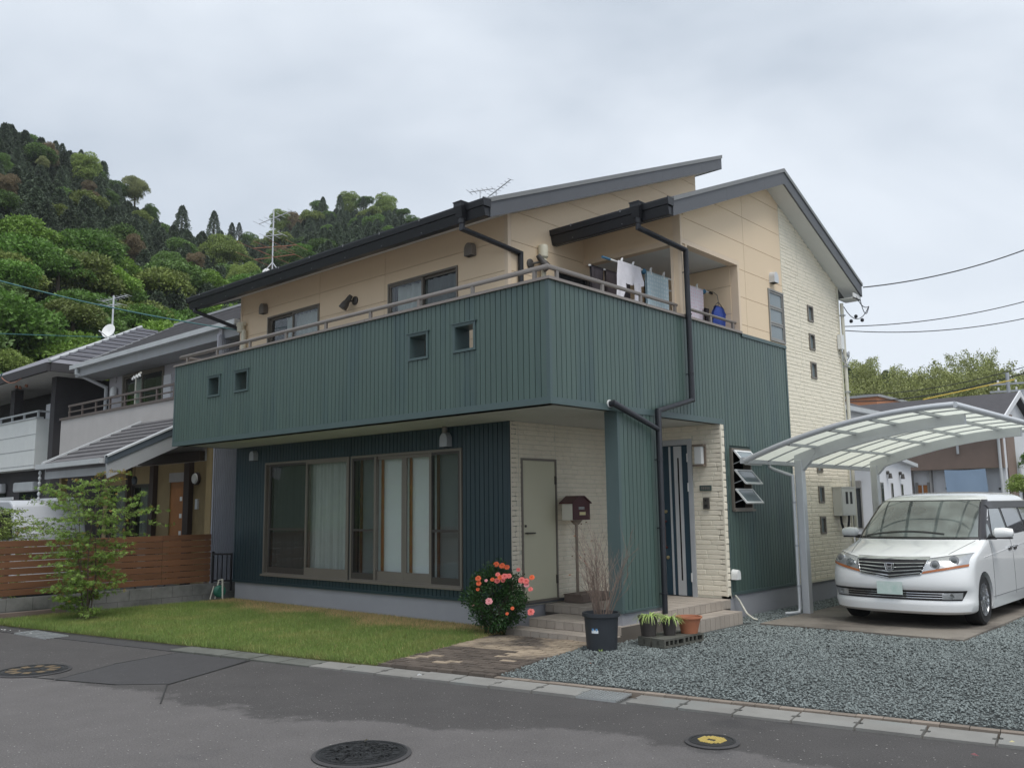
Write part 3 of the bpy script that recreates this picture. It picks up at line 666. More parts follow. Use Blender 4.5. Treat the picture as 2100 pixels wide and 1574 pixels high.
# porch column under the balcony
fC = Fr('F', 1.32); fCR = Fr('R', -.0); fCL = Fr('L', -.19)
mb = MB(); mb.box(-.19, -.014, 1.334, 2.27, .37, ZB-.003); cl = mb.build('porch_column', 'green_back', H)
siding(Fr('R', -.014), 1.34+.03, 2.26, .40, ZB-.003, [], cl)
mb = MB(); mb.box(-.195, .004, 1.318, 1.334, .372, ZB-.003); mb.box(-.014, .004, 1.334, 1.372, .372, ZB-.003); mb.box(-.195, -.181, 1.334, 2.28, .372, ZB-.003); mb.box(-.014, .012, 1.372, 2.27, .372, .40); mb.box(-.19, .002, 2.27, 2.28, .372, ZB-.003)
mb.build('corner_trim', 'green_trim', cl)
# --- balcony
XB = -9.12; NW = [(-7.856, -7.503, 3.715, 4.032), (-6.966, -6.596, 3.715, 4.032), (-2.474, -2.137, 3.71, 4.025), (-1.591, -1.248, 3.71, 4.03)]
fB = Fr('F', 0.0)
bw = backing('balcony_wall', fB, XB, -.017, ZB, ZT, NW, 'green_back', H, d0=-.24, d1=-.014)
fB2 = Fr('F', 0.014)
siding(fB2, XB+.045, -.05, ZB+.07, ZT-.0, [(a-.035, b+.035, c-.03, d+.04) for a, b, c, d in NW], bw)
fBL = Fr('L', XB)
mb = MB(); fBL.box(mb, 0.01, YF, ZB, ZT, -.13, 0); mb.build('balcony_end', 'green_siding', bw)
# trims : bottom band, corner posts, hole surrounds
mb = MB(); fB.box(mb, XB-.008, .006, ZB-.01, ZB+.072, -.03, .006); fB.box(mb, XB-.004, XB+.045, ZB+.072, ZT, -.03, .004); mb.box(-.05, .006, -.006, .04, ZB+.073, ZT-.001)
mb.build('corner_trim', 'green_trim', bw)
for (a, b, c, d) in NW:
    mb = MB()
    for r in ((a-.035, b+.035, d, d+.03), (a-.035, b+.035, c-.025, c), (a-.03, a, c, d), (b, b+.03, c, d)): fB.box(mb, *r, -.013, .016)
    for r in ((a, b, d-.008, d), (a, b, c, c+.008), (a, a+.008, c+.008, d-.008), (b-.008, b, c+.008, d-.008)): fB.box(mb, *r, -.255, .012)
    fB.box(mb, a-.055, b+.055, d+.03, d+.042, -.02, .03); mb.build('opening_frame', 'green_trim', bw)
# side parapet, continuing down as the ground floor side wall
JL = (4.25, 4.86, 1.615, 2.545); Y4 = 4.765; YG = 6.384
fX0 = Fr('R', -.014)
sd_ = backing('side_wall', fX0, .24, YG, ZB, ZT-.01, [], 'green_back', H, d0=-.13, d1=0)
mb = MB(); rs = [(YP+.1, YG, .38, ZB)]; rs = cut(rs, JL)
for r in rs: fX0.box(mb, *r, -.13, 0)
sg = mb.build('ground_floor_side_wall', 'green_back', H)
n = round((YG-.05-.05)/PITCH); p = (YG-.05-.03)/n
for i in range(n):
    a = .04+i*p; b = a+p; low = .41 if (a+b)/2 > YP+.12 else ZB+.07
    rs = [(a, b, low, ZT-(0 if (a+b)/2 < 4.8 else .04))]
    rs = cut(rs, (JL[0]-.02, JL[1]+.02, JL[2]-.03, JL[3]+.04))
    for r in rs:
        if r[1]-r[0] > .012: fX0.place('siding_board', BOARD, *r, sd_ if low > 1 else sg)
mb = MB(); mb.box(-.03, .0072, .03, YP+.115, ZB-.01, ZB+.070); mb.box(-.03, .008, YP+.102, YP+.135, .41, ZB-.01); mb.box(-.03, .012, YP+.11, YG, .37, .41); mb.box(-.03, .008, YG-.045, YG+.004, .41, ZT); mb.box(-.03, .018, Y4+.02, YG+.004, ZT-.045, ZT+.01);
mb.build('corner_trim', 'green_trim', sd_)
# soffit below the balcony (two boards) and its deck
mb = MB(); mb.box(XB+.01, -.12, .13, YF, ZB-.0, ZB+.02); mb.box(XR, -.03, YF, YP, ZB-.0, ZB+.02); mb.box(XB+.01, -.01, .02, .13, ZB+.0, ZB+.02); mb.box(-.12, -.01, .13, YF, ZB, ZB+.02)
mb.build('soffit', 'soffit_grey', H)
mb = MB(); mb.box(XB+.13, -.14, .14, YF, 3.0, 3.06); mb.box(XR, -.14, YF, YP+.6, 3.0, 3.06); mb.build('balcony_deck', 'concrete_base', H)
# parapet cap and hand rail
mb = MB(); mb.box(XB-.03, .03, -.03, .27, ZT, ZT+.035); mb.box(-.17, .03, .27, Y4+.02, ZT, ZT+.035); mb.box(XB-.03, XB+.16, .27, YF, ZT, ZT+.035)
cp = mb.build('parapet_cap', 'cap_bronze', H)
mb = MB()
for x_ in (-7.75, -3.45): mb.box(x_, x_+.012, -.033, .163, ZT-.003, ZT+.037)
mb.box(-.16, .033, 2.05, 2.062, ZT-.003, ZT+.037); mb.build('cap_joint', 'rail_bronze', cp)
ZR = 4.56
rl = MB(); rl.tube([(-9.05, 1.2, ZR), (-9.05, .065, ZR), (-.065, .065, ZR), (-.065, 2.98, ZR)], .024, 8); rl = rl.build('hand_rail', 'rail_bronze', H, smooth=True)
mb = MB(); mb.box(-.025, .025, -.015, .015, 0, .13); post = bpy.data.meshes.new('rail_post'); post.from_pydata(mb.v, [], mb.f); setmat(post, 'rail_bronze')
for x_ in (-8.8, -7.73, -6.65, -5.57, -4.50, -3.42, -2.37, -1.33, -.27): inst('rail_post', post, (x_, .065, ZT+.035), parent=rl)
for y_ in (.24, 1.17, 2.05, 2.93): inst('rail_post', post, (-.065, y_, ZT+.035), rz=pi/2, parent=rl)
inst('rail_post', post, (-9.05, .9, ZT+.035), rz=pi/2, parent=rl)
mb = MB(); mb.tube([(-.065, 3.24, ZR), (-.065, Y4-.03, ZR)], .024, 8); rl2 = mb.build('hand_rail', 'rail_bronze', H, smooth=True)
for y_ in (3.95, 4.65): inst('rail_post', post, (-.065, y_, ZT+.035), rz=pi/2, parent=rl2)
# --- upper storey
def roofU(y): return 5.83+.392*(y-.446)-.245       # underside of the upper roof
def roofL(y): return min(5.881+.3984*(y-2.281), 7.349-.4316*(y-5.966))-.245
U1 = (-7.985, -6.33, 3.35, 5.347); U2 = (-4.432, -2.80, 3.35, 5.347)
fU = Fr('F', YF)
uw = backing('upper_front_wall', fU, XL, XR, 3.0, 5.93, [U1, U2], 'cream_back', H)
vjs = (-6.37, -4.43-.0)
panels(fU, XL, XR-.0, 3.06, 5.93, [(a-.004, b+.004, c, d+.004) for a, b, c, d in (U1, U2)], uw, vj=(-6.33, -4.52), row=.455, zoff=.2)
mb = MB(); fU.box(mb, XL-.012, XL+.05, 3.06, 5.93, -.02, .022); mb.build('corner_trim', 'cream_trim', uw); mb = MB(); mb.box(XR-.05, XR+.022, YF-.022, YF+.05, 3.06, 5.93); mb.build('corner_trim', 'cream_trim', uw)
for (w_, sd) in ((U1, 1), (U2, 2)):
    wn = wframe(fU, *w_, H, sill=False, w=.03)
    um = (w_[0]+w_[1])/2
    sash('sash', fU, w_[0]+.03, um+.02, w_[2]+.03, w_[3]-.03, -.03 if sd == 1 else .012, 'pane', 'sash_bronze', wn, bot=.09, w=.032)
    sash('sash', fU, um-.02, w_[1]-.03, w_[2]+.03, w_[3]-.03, .012 if sd == 1 else -.03, 'pane_mesh' if sd == 2 else 'pane', 'sash_bronze', wn, bot=.09, w=.032)
    curtain(fU, w_[0]+(.45 if sd == 1 else .08), w_[1]-.02, w_[2], w_[3]-.05, -.13, 'curtain_sheer', wn, 9, .03, sd)
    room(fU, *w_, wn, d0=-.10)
fUL = Fr('L', XL); backing('upper_left_wall', fUL, YF, 6.67, 2.9, 5.9, [], 'cream_panel', H, tops=[(YF, 5.9), (6.67, 5.9), (6.67, roofU(6.67)), (YF, roofU(YF)+.01)])
# side wall of the tall volume, seen above and behind the loggia
fM = Fr('R', XR); LD = (2.33, 3.95, 3.35, 5.34); Y2 = 6.666
mw = backing('upper_side_wall', fM, YF+.12, Y2, 3.0, 5.9, [LD], 'cream_back', H, tops=[(YF+.12, 5.9), (Y2, 5.9), (Y2, roofU(Y2)), (YF+.12, roofU(YF+.12))])
panels(fM, YF+.012, Y2, 3.06, 8.5, [LD], mw, clips=[(-.392, 1, 5.83-.392*.446-.245+.005)], zoff=.2, vj=(YF+.06,))
wn = wframe(fM, *LD, H, sill=False, m='sash_dark'); sash('sash', fM, LD[0]+.03, 3.16, LD[2]+.03, LD[3]-.03, -.02, 'pane_dark', 'sash_dark', wn); sash('sash', fM, 3.12, LD[1]-.03, LD[2]+.03, LD[3]-.03, .012, 'pane_dark', 'sash_dark', wn); room(fM, *LD, wn, d0=-.1)
mb = MB(); fB3 = Fr('B', Y2); fB3.box(mb, XL, XR, 6, roofU(Y2)-.005, -.1, .0); mb.build('upper_back_wall', 'cream_panel', H)
# --- gable wall of the lower roof volume : cream over green, stone at the back
T3 = (5.812, YG-.004, 4.415, 5.312); Y3 = 3.047; YBK = 8.827
gt = [(Y3, 5.51), (Y4, 5.51), (Y4, roofL(Y4)), (Y3, roofL(Y3))]
gb = backing('gable_wall', fX, Y4, YG, ZT, 5.6, [T3], 'cream_back', H, tops=[(Y4, 5.6), (YG, 5.6), (YG, roofL(YG)), (5.966, roofL(5.966)), (Y4, roofL(Y4))], d0=-.12, d1=-.012)
fXm = Fr('R', -.012)
cl1 = (-.3984, 1, 5.881-.3984*2.281-.245+.004); cl2 = (.4316, 1, 7.349+.4316*5.966-.245+.004)
panels(fXm, Y4+.055, YG, ZT, 8, [(T3[0]-.004, 99, T3[2]-.004, T3[3]+.004)], gb, clips=[cl1, cl2], zoff=.16, vj=(5.02, ))
panels(fXm, Y3+.10, Y4+.055, 5.58, 8, [], gb, clips=[cl1], zoff=-.0+.16+ZT-5.58+.455*3, vj=())
mb = MB(); fX.poly(mb, gt, -.12, -.013)
fX.box(mb, Y3-.0, Y4+.055, 5.50, 5.575, -.13, .006); fX.box(mb, Y4-.004, Y4+.055, ZT+.02, 5.497, -.128, .006); fX.box(mb, Y3-.004, Y3+.04, 5.575, roofL(Y3), -.02, .008)
mb.build('loggia_beam', 'cream_trim', H)
fY3 = Fr('F', Y3); mb = MB(); fY3.box(mb, XR, -.001, 5.51, roofL(Y3)-.003, -.12, -.006); lb = mb.build('loggia_front_beam', 'cream_panel', H)
mb = MB(); fY3.box(mb, XR, -.002, 5.50, 5.58, -.13, .002); fY3.box(mb, XR, -.002, 5.655, 5.66, -.02, -.004); mb.build('beam_trim', 'cream_trim', lb)
# pillar
mb = MB(); mb.box(-.175, -.01, Y3+.01, 3.22, ZT+.03, 5.505); pl = mb.build('loggia_pillar', 'cream_panel', H)
mb = MB(); mb.box(-.045, .004, Y3-.004, Y3+.045, ZT+.035, 5.50); mb.box(-.178, -.13, Y3+.002, Y3+.01, ZT+.035, 5.50); mb.box(-.01, .004, 3.18, 3.224, ZT+.035, 5.50); mb.build('corner_trim', 'cream_trim', pl)
# loggia inside
mb = MB(); mb.box(XR+.01, -.125, Y3+.13, Y4, 5.52, 5.56); mb.build('loggia_ceiling', 'soffit_white', H)
fLG = Fr('F', Y4); lgw = backing('loggia_back_wall', fLG, XR, -.125, 3.0, 5.52, [], 'cream_back', H); panels(fLG, XR+.02, -.13, 3.06, 5.51, [], lgw, zoff=.30)
# triple window on the gable
wn = wframe(fX, *T3, H, m='sash_grey', sill=False, w=.028, d0=-.1, d1=.02)
hh = (T3[3]-T3[2]-.056)/3
for i in range(3): sash('sash', fX, T3[0]+.03, T3[1]-.03, T3[2]+.028+i*hh+.004, T3[2]+.028+(i+1)*hh-.004, .008, 'pane_frost', 'sash_grey', wn, w=.028, bot=.028)
room(fX, *T3, wn, d0=-.1, m='room_wall')
# stone side wall
SW = [(7.375, 7.61, z, z+.30) for z in (4.98, 4.455, 3.93, 2.245, 1.70, 1.165)]
fXs = Fr('R', 0.0)
st = backing('stone_side_wall', fXs, YG+.004, YBK, .38, 5.85, SW, 'stone_joint', H, d0=-.12, d1=0, tops=[(YG+.004, 5.85), (YBK, 5.85), (YBK, roofL(YBK)), (YG+.004, roofL(YG+.004))])
bricks(fXs, YG+.006, YBK, 2.9, 3.35, SW, st, top=roofL, seed=21)
jm = MB(); bricks(fXs, YG+.006, YBK, .40, 2.9, SW, st, top=roofL, seed=22, join=jm, joints=(7.05,)); bricks(fXs, YG+.006, YBK, 3.35, 7.0, SW, st, top=roofL, seed=23, join=jm, joints=(7.05,))
jm.build('brick_facing', 'stone_brick', st, kind='stuff')
mb = MB(); fXs.box(mb, YG, YBK, .36, .40, -.02, .02); fXs.box(mb, YBK-.04, YBK+.015, .40, roofL(YBK), -.03, .02); mb.build('corner_trim', 'stone_joint', st)
for w_ in SW:
    wn = wframe(fXs, *w_, H, m='sash_bronze', sill=False, w=.03, d0=-.10, d1=.022)
    mb = MB(); fXs.poly(mb, [(w_[0]+.03, w_[2]+.03), (w_[1]-.03, w_[2]+.03), (w_[1]-.03, w_[3]-.03), (w_[0]+.03, w_[3]-.03)], -.02, -.015); mb.build('pane', 'pane_frost', wn); room(fXs, *w_, wn, d0=-.1, m='room_wall')
fBk = Fr('B', YBK); backing('back_wall', fBk, XL, 0, .38, roofL(YBK), [], 'stone_joint', H, d0=-.1, d1=0)
backing('rear_left_wall', fUL, 6.67, YBK, 2.9, roofL(YBK), [], 'cream_panel', H, d0=-.1, d1=-.0)
# louvre window with three leaves swung open
wn = wframe(fX, *JL, H, m='sash_bronze', sill=True, w=.03, d0=-.1, d1=.028)
room(fX, *JL, wn, d0=-.1)
for i in range(3):
    zt = JL[3]-.045-i*.29; L_ = .285; an = radians(40); u0, u1 = JL[0]+.035, JL[1]-.035
    def Q(u, s, o=0): return (.03+s*sin(an)+o*cos(an), u, zt-s*cos(an)+o*sin(an))
    mb = MB()
    for (a, b, s0, s1) in ((u0, u1, 0, .028), (u0, u1, L_-.028, L_), (u0, u0+.028, .028, L_-.028), (u1-.028, u1, .028, L_-.028)):
        mb.prism([Q(a, s0), Q(b, s0), Q(b, s1), Q(a, s1)], Vector(Q(0, 0, .022))-Vector(Q(0, 0, 0)))
    lf = mb.build('louvre_leaf', 'white_metal', wn)
    mb = MB(); mb.prism([Q(u0+.028, .028, .008), Q(u1-.028, .028, .008), Q(u1-.028, L_-.028, .008), Q(u0+.028, L_-.028, .008)], Vector(Q(0, 0, .006))-Vector(Q(0, 0, 0))); mb.build('pane', 'pane_frost', wn)
    mb = MB(); mb.tube([(.02, u0+.01, zt-.2), Q(u0+.01, .20)], .006, 5); mb.build('stay_arm', 'silver_dull', wn)
# --- roofs
def slab_yz(mb, pts, x0, x1): mb.prism([(x0, y, z) for y, z in pts], (x1-x0, 0, 0))
TKR = .225
def topL(y): return roofL(y)+.245
XE = .338; YEF, YAP, YER = 2.33, 5.966, 9.228
mb = MB(); slab_yz(mb, [(YEF, topL(YEF)), (YAP, 7.349), (YAP, 7.349-TKR), (YEF, topL(YEF)-TKR)], XR+.012, XE-.03)
slab_yz(mb, [(YAP, 7.349), (YER, topL(YER)), (YER, topL(YER)-TKR), (YAP, 7.349-TKR)], XR+.012, XE-.03)
rfl = mb.build('gable_roof', 'roof_metal', H)
mb = MB(); slab_yz(mb, [(YAP+.7, topL(YAP+.7)), (YER, topL(YER)), (YER, topL(YER)-TKR), (YAP+.7, topL(YAP+.7)-TKR)], XL-.4, XR+.012); mb.build('rear_roof', 'roof_metal', H)
mb = MB(); slab_yz(mb, [(YEF-.02, topL(YEF)-TKR-.004), (YAP, 7.349-TKR-.004), (YAP, 7.349-TKR-.018), (YEF-.02, topL(YEF)-TKR-.018)], XR+.014, XE-.03); slab_yz(mb, [(YAP, 7.349-TKR-.004), (YER, topL(YER)-TKR-.004), (YER, topL(YER)-TKR-.018), (YAP, 7.349-TKR-.018)], -.0+.001, XE-.03)
mb.box(.01, XE-.03, YBK+.02, YER, topL(YER)-TKR-.10, topL(YER)-TKR-.085); mb.box(XE-.045, XE-.03, YBK+.02, YER, topL(YER)-TKR-.10, topL(YER)-TKR-.0)
mb.build('eave_soffit', 'soffit_white', rfl)
H_ = .25
mb = MB(); slab_yz(mb, [(YEF, topL(YEF)+.004), (YAP, 7.353), (YAP, 7.353-H_), (YEF, topL(YEF)-H_)], XE-.03, XE); slab_yz(mb, [(YAP, 7.353), (YER+.01, topL(YER)+.004), (YER+.01, topL(YER)-H_), (YAP, 7.353-H_)], XE-.0305, XE+.0)
mb.build('rake_board', 'rake_board', rfl)
mb = MB(); slab_yz(mb, [(YEF, topL(YEF)+.03), (YAP, 7.349+.03), (YAP, 7.349-.035), (YEF, topL(YEF)-.035)], XE-.08, XE+.018); slab_yz(mb, [(YAP, 7.349+.03), (YER+.03, topL(YER)+.02), (YER+.03, topL(YER)-.035), (YAP, 7.349-.035)], XE-.08, XE+.018)
mb.build('drip_edge', 'drip_edge', rfl)
# upper shed roof
XUE = -1.407; XUW = -9.42; YU0, YU1 = .50, 7.046
def topU(y): return roofU(y)+.245
mb = MB(); slab_yz(mb, [(YU0, topU(YU0)), (YU1, topU(YU1)), (YU1, topU(YU1)-TKR), (YU0, topU(YU0)-TKR)], XUW+.03, XUE-.03); rfu = mb.build('shed_roof', 'roof_metal', H)
mb = MB(); slab_yz(mb, [(YU0-.02, topU(YU0)-TKR-.004), (YU1, topU(YU1)-TKR-.004), (YU1, topU(YU1)-TKR-.016), (YU0-.02, topU(YU0)-TKR-.016)], XUW+.03, XUE-.03); mb.build('eave_soffit', 'soffit_white', rfu)
mb = MB(); slab_yz(mb, [(YU0, topU(YU0)+.004), (YU1, topU(YU1)+.004), (YU1, topU(YU1)-H_), (YU0, topU(YU0)-H_)], XUE-.03, XUE); slab_yz(mb, [(YU0, topU(YU0)+.004), (YU1, topU(YU1)+.004), (YU1, topU(YU1)-H_), (YU0, topU(YU0)-H_)], XUW, XUW+.03)
mb.box(XUW, XUE, YU1, YU1+.03, topU(YU1)-H_, topU(YU1)); mb.build('rake_board', 'rake_board', rfu)
mb = MB(); slab_yz(mb, [(YU0, topU(YU0)+.03), (YU1+.04, topU(YU1)+.04), (YU1+.04, topU(YU1)-.03), (YU0, topU(YU0)-.035)], XUE-.08, XUE+.018); mb.build('drip_edge', 'drip_edge', rfu)
for yj in (3.2, 4.9, 6.3):
    mb = MB(); mb.box(XUE-.001, XUE+.001, yj, yj+.004, topU(yj)-H_, topU(yj)-.03); mb.build('board_joint', 'roof_metal', rfu)
for yj in (3.9, 5.2):
    mb = MB(); mb.box(XE-.001, XE+.001, yj, yj+.004, topL(yj)-H_, topL(yj)-.03); mb.build('board_joint', 'roof_metal', rfl)
# gutters : box gutter with a fascia below
def gutter(x0, x1, y, zt, parent):
    mb = MB(); mb.prism([(x0, y-.10, zt), (x0, y-.10, zt-.02), (x0, y-.085, zt-.09), (x0, y+.0, zt-.095), (x0, y+.04, zt-.09), (x0, y+.04, zt-.03), (x0, y-.09, zt-.03), (x0, y-.09, zt)], (x1-x0, 0, 0))
    g_ = mb.build('gutter', 'gutter_black', parent)
    mb = MB(); mb.prism([(x0+.03, y-.07, zt-.097), (x0+.03, y+.04, zt-.02), (x0+.03, y+.075, zt-.02), (x0+.03, y+.075, zt-.225), (x0+.03, y-.035, zt-.225)], (x1-x0-.045, 0, 0)); mb.build('fascia', 'gutter_black', parent)
    mb = MB()
    for xe in (x0-.012, x1): mb.prism([(xe, y-.108, zt+.010), (xe, y-.09, zt-.10), (xe, y+.045, zt-.10), (xe, y+.045, zt+.012)], (.012, 0, 0))
    mb.build('gutter_cap', 'gutter_black', g_)
    mb = MB(); xx = x0+.5
    while xx < x1-.2: mb.box(xx, xx+.02, y-.104, y-.09, zt-.03, zt+.006); mb.lathe([(.010, 0), (.008, .006)], (xx, y-.044, zt-.19), 6, 'y'); xx += .9
    mb.build('gutter_bracket', 'drip_edge', g_)
    return g_
gl = gutter(-1.86, XE+.0, 2.285, 5.885, rfl and H); gu = gutter(-9.5, XUE+.0, .45, 5.835, H)
def hopper(x, y, zt, parent):
    mb = MB(); mb.box(x-.075, x+.075, y-.14, y+.03, zt-.05, zt+.02); mb.box(x-.083, x+.083, y-.148, y+.035, zt+.005, zt+.02)
    mb.add([(x-.08, y-.14, zt-.05), (x+.08, y-.14, zt-.05), (x+.08, y+.02, zt-.05), (x-.08, y+.02, zt-.05), (x-.05, y-.10, zt-.20), (x+.05, y-.10, zt-.20), (x+.05, y, zt-.20), (x-.05, y, zt-.20)], [(0, 1, 5, 4), (1, 2, 6, 5), (2, 3, 7, 6), (3, 0, 4, 7), (4, 5, 6, 7)])
    mb.lathe([(.048, 0), (.048, -.07), (.042, -.08)], (x, y-.05, zt-.20), 12)
    return mb.build('rain_hopper', 'gutter_black', parent)
hopper(-.16, 2.25, 5.90, H); hopper(-1.83, .42, 5.85, H)
def pipe(name, pts, r, m, parent, bands=()):
    mb = MB(); mb.tube(pts, r, 12); o = mb.build(name, m, parent, smooth=True)
    if bands:
        mb = MB()
        for b in bands: mb.lathe([(r*1.25, -.012), (r*1.25, .012)], b, 12); mb.box(b[0]-r*2.2, b[0]+.0, b[1]-.006, b[1]+.006, b[2]-.006, b[2]+.006)
        mb.build('pipe_bracket', m, o)
    return o
pipe('downpipe', [(-.16, 2.20, 5.65), (-.16, 2.20, 5.56), (.075, 3.06, 5.37), (.075, 3.07, 3.17), (.075, 2.17, 2.955), (.075, 2.17, .30)], .036, 'pipe_black', H, [(.075, 3.07, 5.05), (.075, 3.07, 4.42), (.075, 3.07, 3.55), (.075, 2.17, 2.3), (.075, 2.17, 1.4), (.075, 2.17, .55)])
pipe('overflow_pipe', [(-.02, 1.16, 2.975), (.075, 1.16, 2.975), (.075, 2.17, 2.70)], .034, 'pipe_black', H)
mb = MB(); mb.lathe([(.05, -.0), (.05, .014)], (-.0, 1.16, 2.975), 14, 'x'); mb.build('pipe_collar', 'white_metal', H)
pipe('downpipe', [(-1.83, .37, 5.60), (-1.83, .37, 5.50), (-1.72, 1.46, 5.42-.06), (-1.72, 1.46, 3.1)], .036, 'pipe_black', H)
pipe('downpipe', [(-9.32, .45, 5.70), (-9.32, .45, 5.56), (-9.0, 1.5, 5.22), (-9.0, 1.5, 3.5)], .036, 'pipe_black', H)
pipe('vent_pipe', [(-8.72, 1.17, 3.06), (-8.72, 1.17, 5.20)], .05, 'cream_pipe', H)
mb = MB(); mb.lathe([(.05, 0), (.075, .02), (.075, .16), (.06, .2)], (-8.80, 1.15, 5.16), 12); mb.box(-8.93, -8.70, 1.12, 1.2, 5.30, 5.36); mb.build('pipe_cap', 'cream_pipe', H)
pipe('vent_pipe', [(-1.70, 1.95, 3.06), (-1.70, 1.95, 5.32)], .042, 'cream_pipe', H)
mb = MB(); mb.lathe([(.045, 0), (.06, .03), (.06, .05), (.045, .07), (.075, .10), (.078, .26), (.07, .28)], (-1.70, 1.95, 5.30), 14); mb.build('pipe_cap', 'cream_pipe', H, smooth=True)
# hooded vents
def hood(fr, u, z, m, w=.17, h=.21, dp=.11):
    mb = MB(); n = 10; P0 = []
    prof = [(-w/2, 0), (w/2, 0), (w/2, h*.5)]+[(w/2*cos(pi*i/n), h*.5+h*.5*sin(pi*i/n)) for i in range(1, n)]+[(-w/2, h*.5)]
    a = [fr.P(u+x_, z+z_, .012) for x_, z_ in prof]; b = [fr.P(u+x_*.93, z+z_*(.93), dp) for x_, z_ in prof]
    k = len(prof); mb.add(a+b, [tuple(range(k, 2*k))]+[(i, (i+1) % k, (i+1) % k+k, i+k) for i in range(1, k)])
    o = mb.build('vent_hood', m, H)
    mb = MB(); fr.box(mb, u-w/2+.01, u+w/2-.01, z+.0, z+.012, .014, dp-.01); mb.build('vent_grille', 'vent_dark', o)
hood(fU, -8.08, 5.43, 'vent_grey'); hood(fU, -2.49, 5.42, 'vent_grey'); hood(fF, -8.28, 2.63, 'silver_dull', .16, .19); hood(fF, -3.03, 2.60, 'silver_dull', .17, .22)
hood(fXm, 5.98, 5.42, 'silver', .17, .20)
hood(Fr('R', 0.0), 4.14, .60, 'white_metal', .12, .15)
mb = MB(); mb.lathe([(.035, 0), (.035, .10), (.03, .11)], (-3.02, YF-.09, 2.80), 10); mb.build('wall_sensor', 'vent_grey', H)
# spotlights
def spot(base, axis, head, aim, m='lamp_dark'):
    """wall flood lamp : round plate, arm and a bell shaped head"""
    mb = MB(); mb.lathe([(.075, 0), (.075, .02), (.05, .035)], base, 16, axis); b = Vector(base)
    o = mb.build('spot_lamp', m, H, smooth=True)
    h = Vector(head); d = Vector(aim).normalized(); mb = MB(); mb.tube([b, (b+h)/2+Vector((0, 0, .0)), h], .016, 8)
    mb.tube([h-d*.12, h-d*.06, h, h+d*.05, h+d*.14, h+d*.15], [.035, .045, .048, .065, .075, .07], 14); mb.build('lamp_head', m, o, smooth=True)
spot((-5.30, YF-.012, 5.22), 'y', (-5.36, YF-.14, 5.20), (-.25, -.3, -.62)); spot((XR+.012, 1.72, 5.26), 'x', (XR+.14, 1.86, 5.30), (.3, .5, -.75))
spot_fix = True
# electricity meter cabinet and cable box
mat('meter_grey', (.62, .62, .58), .5, var=.03)
mb = MB(); mb.box(.012, .17, 7.98, 8.62, 1.47, 1.97); mt = mb.build('meter_cabinet', 'stone_joint', H); mt.data.materials[0] = MATS['meter_grey']
mb = MB(); mb.box(.17, .178, 8.0, 8.60, 1.49, 1.95); mb.box(.0, .19, 7.96, 8.64, 1.97, 1.99); mb.build('cabinet_door', 'meter_grey', mt)
mb = MB(); mb.box(.178, .182, 8.16, 8.26, 1.68, 1.90); mb.box(.178, .182, 8.36, 8.46, 1.68, 1.90); mb.build('meter_window', 'vent_dark', mt, bevel=.0)
mb = MB(); mb.tube([(.09, 8.1, 1.47), (.09, 8.12, 1.33), (.09, 8.2, 1.22), (.09, 8.32, 1.19), (.09, 8.42, 1.25), (.09, 8.47, 1.38), (.09, 8.48, 1.47)], .022, 8); mb.build('cable_loop', 'pipe_black', mt, smooth=True)
pipe('downpipe', [(.05, 8.90, 5.55), (.05, 8.90, .2)], .034, 'white_pipe', H)
mb = MB()
for z_ in (5.3, 4.3, 3.8, 2.6): mb.box(.0, .10, 8.85, 8.95, z_, z_+.02)
mb.build('pipe_bracket', 'silver_dull', H)
mb = MB(); mb.box(.015, .09, 8.66, 8.80, 4.62, 4.90); sbx = mb.build('service_box', 'white_metal', H)
mb = MB(); mb.tube([(.05, 8.73, 4.62), (.08, 8.80, 4.45), (.06, 8.9, 4.38), (.1, 8.98, 4.5), (.12, 8.93, 4.6)], .010, 6); mb.tube([(.05, 8.75, 4.62), (.05, 8.78, 4.40), (.1, 8.86, 4.33), (.13, 8.95, 4.44)], .009, 6); mb.lathe([(.02, 0), (.03, .04), (.02, .08)], (.1, 8.92, 4.5), 8); mb.build('service_cable', 'silver_dull', sbx)
mb = MB(); mb.tube([(.02, 4.16, .37), (.06, 4.20, .30), (.12, 4.2, .2), (.2, 4.15, .12), (.33, 4.1, .06), (.38, 4.12, .05)], .014, 8); mb.build('drain_hose', 'white_pipe', H, smooth=True)
# cable droppers at the eave corner
mb = MB()
def sag(a, b, s, n=8): return [Vector(a).lerp(Vector(b), i/n)-Vector((0, 0, s*4*(i/n)*(1-i/n))) for i in range(n+1)]
mb.tube(sag((.30, 9.20, 5.66), (.42, 9.32, 5.5), .22), .008, 5); mb.tube(sag((.05, 9.0, 5.5), (.42, 9.32, 5.5), .25), .008, 5); mb.tube(sag((.42, 9.32, 5.5), (.30, 9.0, 5.68), .10), .008, 5)
for p in ((.22, 9.15, 5.27), (.30, 9.25, 5.20), (.14, 9.1, 5.18)): mb.lathe([(.02, 0), (.035, .02), (.035, .05), (.015, .07)], p, 8)
mb.build('cable_dropper', 'pipe_black', H)
